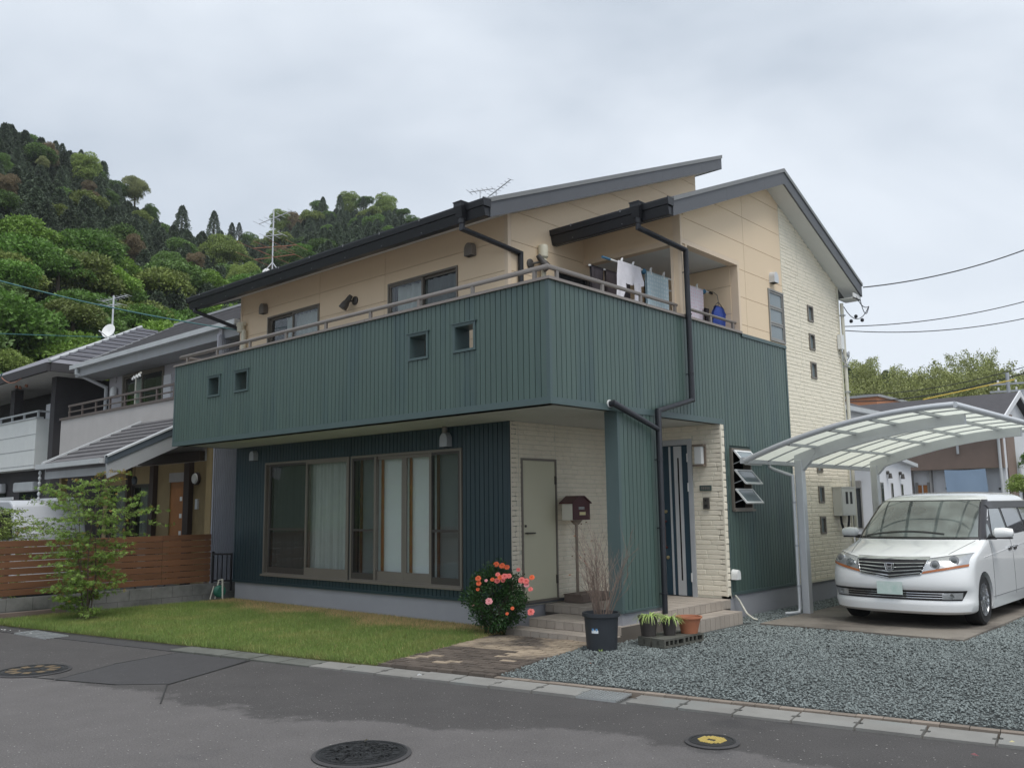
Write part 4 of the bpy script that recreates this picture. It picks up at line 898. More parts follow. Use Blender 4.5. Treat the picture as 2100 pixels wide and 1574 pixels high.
# ================================================================= PORCH STEPS
S = thing('porch_steps', (-.8, 1.9, 0), 'tiled beige porch steps going down to the paver path and gravel', 'steps')
mb = MB(); LV = [(-1.775, .045, 1.93, 3.975, .328), ]
mb.box(-1.774, .035, 1.95, 3.97, -.02, .317); mb.box(-1.50, .0, 1.285, 1.95, -.02, .207); mb.box(-1.66, .0, .98, 1.285, -.02, .097); mb.box(.035, .335, 2.2, 3.74, -.02, .187)
mb.build('step_core', 'grout', S)
tb = MB(); tb.add([(0, 0, 0), (1, 0, 0), (1, 1, 0), (0, 1, 0), (.015, .015, 1), (.985, .015, 1), (.985, .985, 1), (.015, .985, 1)], [(0, 1, 5, 4), (1, 2, 6, 5), (2, 3, 7, 6), (3, 0, 4, 7), (4, 5, 6, 7)])
TM = bpy.data.meshes.new('tile'); TM.from_pydata(tb.v, [], tb.f); setmat(TM, 'porch_tile'); TM.update()
def tiles_top(x0, x1, y0, y1, z, nx, ny):
    dx, dy = (x1-x0)/nx, (y1-y0)/ny
    for i in range(nx):
        for j in range(ny): inst('tile', TM, (x0+i*dx+.0025, y0+j*dy+.0025, z-.012), (dx-.005, dy-.005, .012+random.uniform(0, .001)), 0, S)
def tiles_F(x0, x1, y, z0, z1, n):        # riser facing the road
    dx = (x1-x0)/n
    for i in range(n): inst('tile', TM, (x0+i*dx+.0025, y, z0+.002), (dx-.005, z1-z0-.004, .012), 0, S, rot=(pi/2, 0, 0))
def tiles_R(x, y0, y1, z0, z1, n):        # riser facing right
    dy = (y1-y0)/n
    for i in range(n): inst('tile', TM, (x, y0+i*dy+.0025, z0+.002), (dy-.005, z1-z0-.004, .012), 0, S, rot=(pi/2, 0, pi/2))
tiles_top(-1.774, .047, 1.938, 3.97, .329, 12, 7); tiles_top(-1.50, -.0, 1.273, 1.938, .219, 10, 3); tiles_top(-1.66, 0, .968, 1.273, .109, 11, 2); tiles_top(.047, .347, 2.2, 3.752, .199, 2, 7)
tiles_F(-1.774, .047, 1.95, .22, .317, 12); tiles_F(-1.50, 0, 1.285, .11, .207, 10); tiles_F(-1.66, 0, .98, .0, .097, 11); tiles_R(.035, 1.938, 3.97, .20, .317, 14); tiles_R(.335, 2.2, 3.74, .02, .187, 12)
tiles_F(.047, .347, 2.2, .02, .187, 2)
# ================================================================= MAILBOX
M_ = thing('mailbox', (-1.55, 2.42, .46), 'dark red gabled mailbox on a thin post beside the beige door', 'mailbox')
x0, x1, y0, y1 = -1.66, -1.46, 2.22, 2.62
mb = MB(); mb.box(x0, x1-.004, y0, y1, 1.50, 1.745); mb.build('body', 'white_pipe', M_)
mb = MB(); mb.box(x1-.004, x1+.008, y0+.0, y1, 1.502, 1.745); mb.prism([(x1-.004, y0, 1.745), (x1-.004, y1, 1.745), (x1-.004, (y0+y1)/2+.06, 1.83), (x1-.004, (y0+y1)/2-.06, 1.83)], (.012, 0, 0)); fp = mb.build('front_door', 'mailbox_red', M_)
mb = MB(); 
pr = [(y0-.03, 1.735), (y0-.03, 1.75), ((y0+y1)/2-.06, 1.85), ((y0+y1)/2+.06, 1.85), (y1+.03, 1.75), (y1+.03, 1.735), ((y0+y1)/2+.055, 1.835), ((y0+y1)/2-.055, 1.835)]
mb.prism([(x0-.03, y, z) for y, z in pr], (x1-x0+.055, 0, 0)); mb.build('roof', 'mailbox_red', M_)
def text(s, size, loc, rot, m, parent, name='lettering', ext=.001, align='CENTER', **k):
    cu = bpy.data.curves.new(name, 'FONT'); cu.body = s; cu.size = size; cu.extrude = ext; cu.align_x = align; cu.align_y = 'CENTER'
    o = bpy.data.objects.new(name, cu); COL.objects.link(o); bpy.context.view_layer.update()
    me = bpy.data.meshes.new_from_object(o.evaluated_get(bpy.context.evaluated_depsgraph_get())); bpy.data.objects.remove(o); bpy.data.curves.remove(cu)
    me.materials.clear(); setmat(me, m); return inst(name, me, loc, parent=parent, rot=rot, **k)
mb = MB(); mb.box(x1+.008, x1+.011, 2.35, 2.49, 1.65, 1.69); mb.build('slot_plate', 'label_grey', fp)
text('POST', .045, (x1+.0125, 2.42, 1.67), (pi/2, 0, pi/2), 'silver', fp)
mb = MB(); mb.box(x1+.008, x1+.012, 2.37, 2.51, 1.57, 1.615); mb.build('label', 'label_cream', fp)
mb = MB(); mb.box(-1.585, -1.525, 2.36, 2.48, 1.47, 1.50); mb.prism([(-1.58, 2.30, 1.50), (-1.58, 2.54, 1.50), (-1.58, 2.45, 1.43), (-1.58, 2.39, 1.43)], (.05, 0, 0)); mb.build('bracket', 'bronze_post', M_)
mb = MB(); mb.tube([(-1.555, 2.42, .44), (-1.555, 2.42, 1.46)], .022, 10); mb.build('post', 'bronze_post', M_, smooth=True)
B_ = thing('post_base', (-1.5, 2.55, .33), 'low brown slatted box on the porch under the mailbox post', 'box')
mb = MB(); mb.box(-1.68, -1.36, 2.26, 2.92, .335, .435); mb.build('box', 'box_wood', B_)
for i in range(4): mb = MB(); mb.box(-1.685+i*.083, -1.61+i*.083, 2.25, 2.93, .436, .452); mb.build('slat', 'box_wood', B_)
for i in range(2): mb = MB(); mb.box(-1.36, -1.352, 2.27, 2.91, .35+i*.045, .385+i*.045); mb.build('slat', 'box_wood', B_)
# ================================================================= POTS AND PLANTS
def leafmesh(name, centers, dirs, size, shape='leaf', rs=None, fold=.15):
    """many small leaves as one numpy mesh; dirs = leaf axis ; shape picks the outline"""
    rs = rs or rng; C_ = np.asarray(centers, float); D = np.asarray(dirs, float); D /= np.linalg.norm(D, axis=1)[:, None]+1e-9; n = len(C_)
    R1 = rs.normal(size=(n, 3)); S_ = np.cross(D, R1); S_ /= np.linalg.norm(S_, axis=1)[:, None]+1e-9; Nn = np.cross(S_, D)
    sz = (np.asarray(size)*np.ones(n))[:, None]
    if shape == 'leaf':   P = [(0, 0, 0), (.5, .28, .0), (1, 0, -fold), (.5, -.28, 0)]; Fc = [(0, 1, 2), (0, 2, 3)]
    elif shape == 'palm': # five pointed maple leaf
        P = [(0, 0, 0)]; Fc = []
        for k, (a, l) in enumerate(((-105, .55), (-52, .85), (0, 1.0), (52, .85), (105, .55))):
            a = radians(a); q = len(P); w = .13
            P += [(l*.45*cos(a)-w*sin(a), l*.45*sin(a)+w*cos(a), 0), (l*cos(a), l*sin(a), -fold*l), (l*.45*cos(a)+w*sin(a), l*.45*sin(a)-w*cos(a), 0)]; Fc += [(0, q+2, q+1), (0, q+1, q)]
    P = np.array(P); Fc = np.array(Fc)
    V = C_[:, None]+sz[:, None]*(P[None, :, 0:1]*D[:, None]+P[None, :, 1:2]*S_[:, None]+P[None, :, 2:3]*Nn[:, None])
    F = (Fc[None]+(np.arange(n)*len(P))[:, None, None]).reshape(-1, 3); return V.reshape(-1, 3), F
def addnp(name, V, F, m, parent, org):
    me = np_mesh(name, V-np.array(org), F, m); o = emit(name, me, parent); o.location = Vector(org)-ORG.get(parent.name, Vector((0, 0, 0))) if parent else Vector(org); return o
def pot(name, c, r, h, m, parent, rim=.02, taper=.78, n=28):
    mb = MB(); z = c[2]
    mb.lathe([(r*taper, 0), (r*(taper+.45*(1-taper)), h*.5), (r*.97, h*.88), (r*.97, h-.045*h/.4), (r+rim, h-.04*h/.4), (r+rim, h), (r-.004, h), (r*.93, h*.86), (r*taper*.9, .02)], c, n); o = mb.build(name, m, parent, smooth=True)
    mb = MB(); mb.lathe([(.001, h*.84), (r*.94, h*.84)], c, n); mb.build('soil', 'soil', parent); return o
G1 = thing('potted_shrub', (.16, .66, .05), 'dried leafless twiggy shrub in a big black plastic pot on the gravel', 'potted plant')
c1 = Vector((.16, .66, .045)); pot('pot', c1, .205, .42, 'pot_black', G1, rim=.018, taper=.86)
# twigs
def twigs(base, n, hgt, spread, m, parent, seed, r0=.006, name='stem', leaf=None):
    r = random.Random(seed); tips = []
    def grow(mb, p, d, L_, rad, depth):
        pts = [p.copy()]; k = 5; q = p.copy(); dd = d.copy()
        for i in range(k):
            dd = (dd+Vector((r.gauss(0, .10), r.gauss(0, .10), r.gauss(0, .04)+.02))).normalized(); q = q+dd*L_/k; pts.append(q.copy())
            if depth > 0 and i >= 1 and r.random() < (.85 if depth > 1 else .7):
                a = r.uniform(0, 2*pi); nd = (dd+Vector((cos(a), sin(a), r.uniform(-.1, .35)))*r.uniform(.35, .7)).normalized(); grow(mb, q.copy(), nd, L_*r.uniform(.28, .5), rad*.55, depth-1)
        mb.tube(pts, [rad*(1-.16*i) for i in range(k+1)], 4, cap=False); tips.append((pts[-1], dd))
    for i in range(n):
        a = r.uniform(0, 2*pi); rr = r.uniform(0, .10); mb = MB()
        p = base+Vector((cos(a)*rr, sin(a)*rr, 0)); d = Vector((cos(a)*spread*r.uniform(.2, 1), sin(a)*spread*r.uniform(.2, 1), 1)).normalized()
        grow(mb, p, d, hgt*r.uniform(.6, 1), r0*r.uniform(.6, 1.2), 2); mb.build(name, m, parent)
    return tips
tp = twigs(c1+Vector((.01, 0, .34)), 36, .84, .36, 'twig', G1, 5, r0=.0062)
tt = [t for t in tp if t[0].z > .9][:16]
V, F = leafmesh('l', [t[0] for t in tt], [t[1]+Vector((.3, 0, -.8)) for t in tt], .035); addnp('withered_leaf', V, F, 'dry_leaf', G1, c1)
# care sticker on the pot : curved white label with two blue leaf prints
dv = Vector((CAM[0]-c1.x, CAM[1]-c1.y, 0)).normalized(); a0 = atan2(dv.y, dv.x)-.42
mb = MB(); rr = .188; n = 6; 
for i in range(n):
    a, b = a0-.22+.44*i/n, a0-.22+.44*(i+1)/n
    mb.add([c1+Vector((rr*1.012*cos(q), rr*1.012*sin(q), 0))+Vector((0, 0, z)) for q, z in ((a, .20), (b, .20), (b, .295), (a, .295))], [(0, 1, 2, 3)])
stk = mb.build('sticker', 'sticker', G1)
mb = MB()
for da in (-.13, .12):
    q = a0+da; e = Vector((-sin(q), cos(q), 0)); o_ = c1+Vector((rr*1.02*cos(q), rr*1.02*sin(q), .24)); mb.add([o_+e*x+Vector((0, 0, z)) for x, z in ((-.012, .0), (0, -.02), (.012, 0), (.010, .018), (0, .010), (-.010, .018))], [(0, 1, 2, 3, 4, 5)])
mb.build('sticker_print', 'print_blue', stk)
mb = MB(); c_ = c1+Vector((dv.x*.2-.02, dv.y*.2, 0)); V, F = leafmesh('w', [c_]*5, [(1, 0, .5), (-1, 0, .6), (0, -1, .5), (.3, .5, 1), (-.3, -.8, 1)], .04); 
wd = emit('weed', np_mesh('weed', V-np.array(c_), F, 'spider_leaf')); wd.location = c_; tag(wd, 'tiny green weed sprouting under the big black pot', 'weed')
# concrete blocks on their side carrying three pots
def conblock(loc, rz, label, holes=True):
    b = MB(); Lb, Wb, Hb = .39, .19, .10
    mb = b; xs = [0, .03, .11, .145, .225, .26, .34, .39]
    mb.box(0, Lb, 0, Wb, Hb-.022, Hb); mb.box(0, Lb, 0, Wb, 0, .022)
    for a, c in ((0, .028), (.082, .108), (.162, .188), (.242, .268), (.362, .39)): mb.box(a, c, 0, Wb, .022, Hb-.022)
    mb.box(.0, Lb, Wb*.45, Wb*.55, .022, Hb-.022)
    o = mb.build('concrete_block', 'block_dark', org=(0, 0, 0)); o.location = loc; o.rotation_euler = (0, 0, rz); return tag(o, label, 'block', 'concrete blocks under the small pots')
R0 = radians(100)
for k, (x, y, rz, lb) in enumerate([(.50, 1.16, radians(84), 'hollow mossy concrete block nearest the camera, under the brown pots'), (.52, 1.56, radians(84), 'hollow mossy concrete block lying under the terracotta bowl'), (.72, 1.12, radians(84), 'hollow concrete block edge with open cells beside the gravel'), (.74, 1.52, radians(84), 'hollow concrete block end nearest the right porch steps')]):
    conblock((x, y, .045), rz, lb)
def spider(c, r0, n, L_, parent, seed):
    r = random.Random(seed); V = []; F = []
    for i in range(n):
        a = r.uniform(0, 2*pi); l = L_*r.uniform(.6, 1.1); d = Vector((cos(a), sin(a), 0)); s = Vector((-sin(a), cos(a), 0)); up = r.uniform(.7, 1.6); w = .0085; o_ = c+d*r.uniform(0, r0)
        k0 = len(V)
        for j in range(6):
            t = j/5; p = o_+d*l*t+Vector((0, 0, l*(up*t-1.15*up*t*t))); ww = w*(1-t*.85); V += [p-s*ww, p+s*ww]
        for j in range(5): F.append((k0+2*j, k0+2*j+1, k0+2*j+3, k0+2*j+2))
    mb = MB(); mb.add(V, F); mb.build('leaves', 'spider_leaf', parent)
zB = .147
P1 = thing('potted_plant', (.40, 1.28, zB), 'tall dark brown pot of striped spider plant, leftmost on the blocks', 'potted plant'); c = Vector((.40, 1.28, zB)); pot('pot', c, .118, .235, 'pot_brown', P1, .008, .72); spider(c+Vector((.02, 0, .20)), .05, 60, .21, P1, 1)
P2 = thing('potted_plant', (.555, 1.50, zB), 'smaller dark pot of spider plant between brown pot and terracotta bowl', 'potted plant'); c = Vector((.555, 1.50, zB)); pot('pot', c, .095, .19, 'pot_brown', P2, .008, .72); spider(c+Vector((0, 0, .17)), .04, 54, .21, P2, 2)
P3 = thing('terracotta_bowl', (.66, 1.78, zB), 'wide orange terracotta bowl with ridges, right end of the blocks', 'flower pot'); c = Vector((.66, 1.78, zB)); pot('pot', c, .15, .20, 'terracotta', P3, .012, .66)
# ================================================================= ROSE BUSH
RB = thing('rose_bush', (-1.80, .80, .05), 'bushy rose with orange and pink blooms beside the porch', 'rose bush'); rc = np.array([-1.68, .80, .50])
n = 9000; u = rng.normal(size=(n, 3)); u /= np.linalg.norm(u, axis=1)[:, None]
rad = rng.uniform(.35, 1, n)**.4*(1+.22*np.sin(u[:, 0]*7+1)*np.cos(u[:, 2]*6)+.10*np.sin(u[:, 1]*11)); P = rc+u*rad[:, None]*np.array([.41, .34, .41]); P[:, 2] = np.maximum(P[:, 2], .06+.1*rng.uniform(0, 1, n))
P = P[(P[:, 1] < 1.22) & ~((P[:, 0] > -1.66) & (P[:, 1] > .97) & (P[:, 2] < .0))]
D = (P-rc)+rng.normal(size=P.shape)*.25+np.array([0, 0, .05]); V, F = leafmesh('l', P, D, rng.uniform(.022, .045, len(P)), fold=.2); addnp('foliage', V, F, 'rose_leaf', RB, (-1.80, .80, .05))
mb = MB(); r = random.Random(3)
for i in range(14):
    a = r.uniform(0, 2*pi); e = Vector(rc)+Vector((cos(a)*.34, sin(a)*.3, r.uniform(0, .36))); mb.tube([(-1.78+cos(a)*.05, .8+sin(a)*.05, .04), ((e.x-1.78)/2, (e.y+.8)/2, .35), e], [.010, .007, .004], 5)
mb.build('stem', 'bark', RB)
def bloom(pt, s, m, nm='bloom'):
    V = []; F = []; r = random.Random(int(pt[0]*1e4)); ctr = Vector(pt)
    for ring, (k, rr, tilt) in enumerate(((5, .35, 1.25), (6, .65, .8), (7, 1.0, .35))):
        for i in range(k):
            a = 2*pi*i/k+ring*.5+r.uniform(-.2, .2); d = Vector((cos(a), sin(a), 0)); t = Vector((-sin(a), cos(a), 0)); up = Vector((0, 0, 1)); w = s*.45*(.6+ring*.25); L_ = s*rr
            b = ctr+d*s*.08; m1 = b+d*L_*.6*cos(tilt)+up*L_*.75*sin(tilt)+up*s*.1; tip = b+d*L_*cos(tilt*.8)+up*L_*sin(tilt*.8)
            q = len(V); V += [b-t*w*.3, b+t*w*.3, m1+t*w, tip+t*w*.45, tip-t*w*.45, m1-t*w]; F += [(q, q+1, q+2, q+5), (q+5, q+2, q+3, q+4)]
    # face towards the road
    q = Vector((.5, -.75, .55)).to_track_quat('Z', 'Y').to_matrix(); V = [ctr+q@(v-ctr) for v in V]
    mb = MB(); mb.add(V, F); mb.build(nm, m, RB)
BL = [(1018, 1157, 'o', 1.1), (1030, 1160, 'o', 1.15), (1040, 1163, 'o', 1), (1021, 1178, 'p', .9), (981, 1186, 'o', 1.1), (982, 1196, 'o', 1), (980, 1208, 'o', .7), (997, 1190, 'w', .6), (1010, 1188, 'o', .8), (1026, 1184, 'o', 1), (1035, 1182, 'p', 1.2), (1044, 1181, 'p', 1), (1020, 1191, 'p', 1.1), (1032, 1190, 'p', .8), (1063, 1168, 'p', .8), (1070, 1190, 'p', 1.25), (1079, 1192, 'p', 1.2), (1080, 1199, 'w', 1), (1091, 1184, 'o', 1), (1088, 1208, 'p', .9), (1003, 1233, 'w', 1.35), (1089, 1255, 'p', 1.3), (1051, 1247, 'o', .7), (970, 1240, 'w', .5), (1040, 1258, 'o', .6)]
for px, py, t, s in BL:
    d = ray(px, py); best = None
    k = (.52-CAM[1])/d[1] if py > 1168 else (.78-CAM[1])/d[1]; p = CAM+d*k
    q = (p-rc)/np.array([.46, .42, .43]); L_ = np.linalg.norm(q)
    # slide along the line of sight until on the bush surface
    for kk in np.linspace(k-.06, k+.08, 60):
        p2 = CAM+d*kk*1.0; q = (p2-rc)/np.array([.48, .40, .47])
        if np.linalg.norm(q) < 1: p = p2; break
    bloom(p, .034*s, {'o': 'rose_orange', 'p': 'rose_pink', 'w': 'rose_pale'}[t])
    if p[2] > .92 or p[0] < -2.5: 
        mb = MB(); mb.tube([tuple(p), tuple(rc+(p-rc)*.5)], .003, 4); mb.build('stem', 'rose_leaf', RB)
# ================================================================= JAPANESE MAPLE ON THE LAWN
def maple(name, base, H_, seed, label, W_=1.0, m='maple_leaf', my='maple_young', nl=1.0, young=.9, lsize=.05, shape='palm', group=None, wind=(0, 0)):
    r = random.Random(seed); rs = np.random.default_rng(seed); T = thing(name, base, label, 'tree', group); b0 = Vector(base); C1, D1, C2, D2 = [], [], [], []
    mb = MB()
    def spray(p, d, L_):
        q = p.copy(); dd = d.normalized(); pts = [q.copy()]
        for i in range(6):
            dd = (dd+Vector((r.gauss(0, .13), r.gauss(0, .13), r.gauss(-.03, .07)))).normalized(); q = q+dd*L_/6; pts.append(q.copy())
            for s_ in (-1, 1):
                if r.random() < .9:
                    a = s_*r.uniform(.5, 1.1); side = Vector((dd.x*cos(a)-dd.y*sin(a), dd.x*sin(a)+dd.y*cos(a), r.uniform(-.15, .1))); l2 = L_*r.uniform(.18, .38)
                    e = q+side*l2; mb.tube([q, e], [.0022, .0012], 3, cap=False)
                    for k in range(int(7*nl)):
                        t = r.random(); c = q.lerp(e, t)+Vector((r.gauss(0, .022), r.gauss(0, .022), r.gauss(0, .014))); dr = side.normalized()+Vector((r.gauss(0, .6), r.gauss(0, .6), r.gauss(-.35, .25)))
                        if c.z-b0.z > H_*young and r.random() < .7 or r.random() < .035: C2.append(c); D2.append(dr)
                        else: C1.append(c); D1.append(dr)
        mb.tube(pts, [.005*(1-.14*i) for i in range(7)], 4, cap=False)
    for s in range(5):
        a = 2*pi*s/5+r.uniform(-.4, .4); lean = r.uniform(.06, .20); q = b0+Vector((cos(a)*.04, sin(a)*.04, 0)); d = Vector((cos(a)*lean, sin(a)*lean, 1)); pts = [q.copy()]; HH = H_*r.uniform(.72, 1.0); rad = r.uniform(.011, .017)
        for i in range(14):
            d = (d.normalized()+Vector((r.gauss(0, .05)+wind[0]*.02, r.gauss(0, .05)+wind[1]*.02, .03))).normalized(); q = q+d*HH/14; pts.append(q.copy()); f = (q.z-b0.z)/H_
            if f > .06 and r.random() < .98:
                for _ in range(2 if f < .9 else 1):
                    a2 = r.uniform(0, 2*pi); L_ = W_*(.22+.42*math.exp(-((f-.55)/.30)**2)+.18*math.exp(-((f-.15)/.1)**2))*r.uniform(.7, 1.25)
                    spray(q, Vector((cos(a2), sin(a2), r.uniform(.0, .45))), L_)
        mb.tube(pts, [rad*(1-.065*i) for i in range(15)], 6)
    mb.build('trunk', 'bark', T)
    V, F = leafmesh('l', C1, D1, rs.uniform(lsize*.6, lsize*1.1, len(C1)), shape, rs, .25); addnp('foliage', V, F, m, T, base)
    if C2: V, F = leafmesh('l', C2, D2, rs.uniform(lsize*.55, lsize, len(C2)), shape, rs, .25); addnp('young_leaves', V, F, my, T, base)
    print(name, len(C1), len(C2)); return T
maple('maple_tree', (-8.0, -1.87, .04), 2.42, 11, 'slender young maple with reddish tips on the lawn by the slatted fence', W_=1.0, lsize=.060, nl=.55)
maple('small_tree', (-10.6, -2.6, .02), 1.95, 21, 'pale airy shrub behind the wooden fence, far left', W_=1.1, m='leaf_bright', my='leaf_green', nl=1.1, lsize=.05, shape='leaf')
mb = MB(); mb.lathe([(.24, 0), (.20, .02), (.02, .035)], (-8.0, -1.87, .045), 14); o = mb.build('soil_ring', 'soil'); tag(o, 'small ring of bare soil around the maple foot', 'soil')
# white blossoms fallen on the road edge, clover and stray leaves
V = []; F = []; r = random.Random(4)
pts = [((r.gauss(-8.0, .5)), 0) for _ in range(20)]
for i, (x, _) in enumerate(pts):
    y = edge_y(x)-.30-abs(r.gauss(0, .12))+.1; s = r.uniform(.010, .022); a = r.uniform(0, 6); k = len(V)
    V += [(x+s*cos(a+j*pi/2), y+s*sin(a+j*pi/2), .012+r.uniform(0, .012)) for j in range(4)]; F.append((k, k+1, k+2, k+3))
mb = MB(); mb.add(V, F); o = mb.build('fallen_petals', 'white_metal', kind='stuff')
for (px, py, m, lb) in ((855, 1383, 'white_metal', 'pale scrap on the asphalt beside the gutter covers'), (1990, 1545, 'rose_pale', 'pinkish fallen leaf on the road, lower right'), (1205, 1358, 'terracotta', 'orange fallen leaf on the gravel below the black pot'), (2068, 1521, 'label_cream', 'yellow leaf lying on the gutter covers at far right')):
    d = ray(px, py); z = .02 if py > 1370 else .06; t = (z-CAM[2])/d[2]; p = CAM+d*t; V, F = leafmesh('l', [p], [(1, .4, .1)], .05, fold=.3)
    o = emit('fallen_leaf', np_mesh('fallen_leaf', V-p, F, m)); o.location = p; tag(o, lb, 'leaf', 'stray fallen leaves')
# ================================================================= MANHOLES
def manhole(c, r_, label, kind):
    T = thing('manhole_cover', (c[0], c[1], .0), label, 'manhole cover', 'manhole covers in the road'); mb = MB(); z = .016
    mb.lathe([(r_+.05, z-.012), (r_+.05, z-.006), (r_+.02, z)], (*c, 0), 40); mb.build('collar', 'asphalt_dark', T)
    mb = MB(); mb.lathe([(r_+.02, z-.02), (r_+.02, z+.004), (r_+.004, z+.004), (r_+.004, z-.004)], (*c, 0), 40, cap=False); mb.build('ring', 'iron', T)
    mb = MB(); mb.lathe([(r_, z-.012), (r_, z+.003)], (*c, 0), 40); mb.build('lid', 'iron', T)
    rr = random.Random(int(r_*100)+len(label)); mb = MB(); col = 'iron'
    if kind == 'maze':
        for k in range(260):
            a = rr.uniform(0, 2*pi); q = r_*.90*sqrt(rr.random()); x, y = c[0]+q*cos(a), c[1]+q*sin(a); b = rr.choice((0, pi/2, pi/4, -pi/4))+.3; l = rr.uniform(.012, .035); mb.beam((x-l*cos(b), y-l*sin(b), z+.0045), (x+l*cos(b), y+l*sin(b), z+.0045), .010, .005)
        for rad in (.93, .97): mb.lathe([(r_*rad, z+.002), (r_*rad, z+.006), (r_*rad-.006, z+.006), (r_*rad-.006, z+.002)], (*c, 0), 40, cap=False)
        mb.build('relief', 'iron', T, kind='stuff')
    elif kind == 'yellow':
        inner = r_*.66
        for i in range(-4, 5):
            for j in range(-4, 5):
                x, y = i*.021, j*.021
                if math.hypot(x, y) > inner or (abs(i) < 2 and j in (-1, 0)) : continue
                mb.box(c[0]+x-.0068, c[0]+x+.0068, c[1]+y-.0068, c[1]+y+.0068, z+.002, z+.008)
        mb.build('yellow_studs', 'yellow_paint', T, kind='stuff')
    else:
        for k in range(10):
            a = 2*pi*k/10; x, y = c[0]+r_*.62*cos(a), c[1]+r_*.62*sin(a); mb.beam((x-.05*cos(a), y-.05*sin(a), z+.0045), (x+.06*cos(a), y+.06*sin(a), z+.0045), .075, .004)
        mb.build('painted_petals', 'orange_paint', T, kind='stuff'); mb = MB()
        for rad in (.25, .40, .85, .97): mb.lathe([(r_*rad, z+.002), (r_*rad, z+.007), (r_*rad-.010, z+.007), (r_*rad-.010, z+.002)], (*c, 0), 40, cap=False)
        mb.build('relief', 'iron', T, kind='stuff')
manhole((1.40, -3.83), .295, 'large dark iron manhole cover with maze relief, nearest the camera', 'maze')
manhole((3.11, -2.02), .145, 'small round iron cover with yellow studded centre', 'yellow')
manhole((-3.98, -4.06), .33, 'round manhole cover with worn orange petals at the left edge', 'orange')
V, F = leafmesh('l', [(1.22, -3.66, .03)], [(1, -.4, .25)], .06, fold=.3); o = emit('fallen_leaf', np_mesh('fallen_leaf', V-np.array([1.22, -3.66, .03]), F, 'label_cream')); o.location = (1.22, -3.66, .03); tag(o, 'pale leaf lying on the large manhole cover', 'leaf', 'stray fallen leaves')
o = grating('drain_grate', (-7.4, -3.10, .022), TH-.1, .95, .30, 'steel_grate', nb=6, nc=3); tag(o, 'flat steel drain grate in the road edge below the maple', 'grate')
# ================================================================= SLATTED FENCE, BLOCK WALL, GATE
FX = -9.35
BW = thing('block_wall', (FX, -1.5, 0), 'low grey concrete block wall below the wooden slat fence', 'wall')
mb = MB(); bb = MB(); bb.add([(0, -.0, 0), (1, 0, 0), (1, 1, 0), (0, 1, 0), (0, 0, 1), (1, 0, 1), (1, 1, 1), (0, 1, 1)], [(0, 1, 5, 4), (1, 2, 6, 5), (2, 3, 7, 6), (3, 0, 4, 7), (4, 5, 6, 7)])
bk = bpy.data.meshes.new('block'); bk.from_pydata(bb.v, [], bb.f); setmat(bk, 'block_grey'); bk.update()
for row in range(2):
    y = -5.6-(.2 if row else 0)
    while y < 1.75: inst('block', bk, (FX-.09, y+.003, -.06+row*.20), (.15, .394, .194), 0, BW); y += .4
mb.box(FX-.08, FX+.05, -5.6, 1.7, -.06, .32); mb.build('mortar', 'block_dark', BW)
FE = thing('wooden_fence', (FX, -1.5, .34), 'brown horizontal slat fence on the low block wall', 'fence')
zs0, pitch_, hb = .375, .112, .101
for i in range(8):
    for (ya, yb) in ((-5.55, -3.6), (-3.597, -1.6), (-1.597, .0), (.003, .97)):
        mb = MB(); j = random.uniform(-.003, .003); mb.box(FX+.0, FX+.022, ya, yb-.003, zs0+i*pitch_+j, zs0+i*pitch_+hb+j); mb.build('slat', 'fence_wood', FE, bevel=.003)
for y in (-5.5, -4.0, -2.6, -1.2, -.1, .9): mb = MB(); mb.box(FX-.05, FX-.001, y-.03, y+.03, .2, 1.24); mb.build('post', 'box_wood', FE)
GT = thing('metal_gate', (-9.15, 1.30, .2), 'small black metal gate between the fence and the green house', 'gate')
GA, GB = Vector((FX, 1.03, 0)), Vector((-8.99, 1.215, 0))
mb = MB()
for z in (.38, .88): mb.beam(GA+Vector((0, 0, z)), GB+Vector((0, 0, z)), .03, .035)
mb.beam(GA+Vector((0, 0, .05)), GA+Vector((0, 0, .93)), .035, .035, up=(0, 1, 0)); mb.beam(GB+Vector((0, 0, .2)), GB+Vector((0, 0, .90)), .03, .03, up=(0, 1, 0)); mb.build('gate_frame', 'black_metal', GT)
for i in range(1, 4): q = GA.lerp(GB, i/4); mb = MB(); mb.beam(q+Vector((0, 0, .39)), q+Vector((0, 0, .87)), .015, .015, up=(0, 1, 0)); mb.build('bar', 'black_metal', GT)
# hose reel beside the corner
HR = thing('hose_reel', (-9.02, .98, .06), 'beige hose reel with green hose at the house corner', 'hose reel')
mb = MB(); mb.tube([(-9.09, .95, .06), (-9.06, 1.0, .40), (-8.96, 1.02, .42), (-8.94, 1.02, .06)], .014, 6); mb.tube([(-9.09, .85, .06), (-9.06, .9, .30)], .012, 6); mb.build('frame', 'white_pipe', HR, smooth=True)
mb = MB(); 
for k in range(7): mb.lathe([(.09+.012*(k % 2), -.012), (.10+.012*(k % 2), 0), (.09+.012*(k % 2), .012)], (-9.07+.018*k, 1.0, .20), 14, 'x')
mb.build('hose', 'rope_blue', HR, smooth=True); HR.children[-1].data.materials[0] = mat('hose_green', (.03, .16, .11), .5)
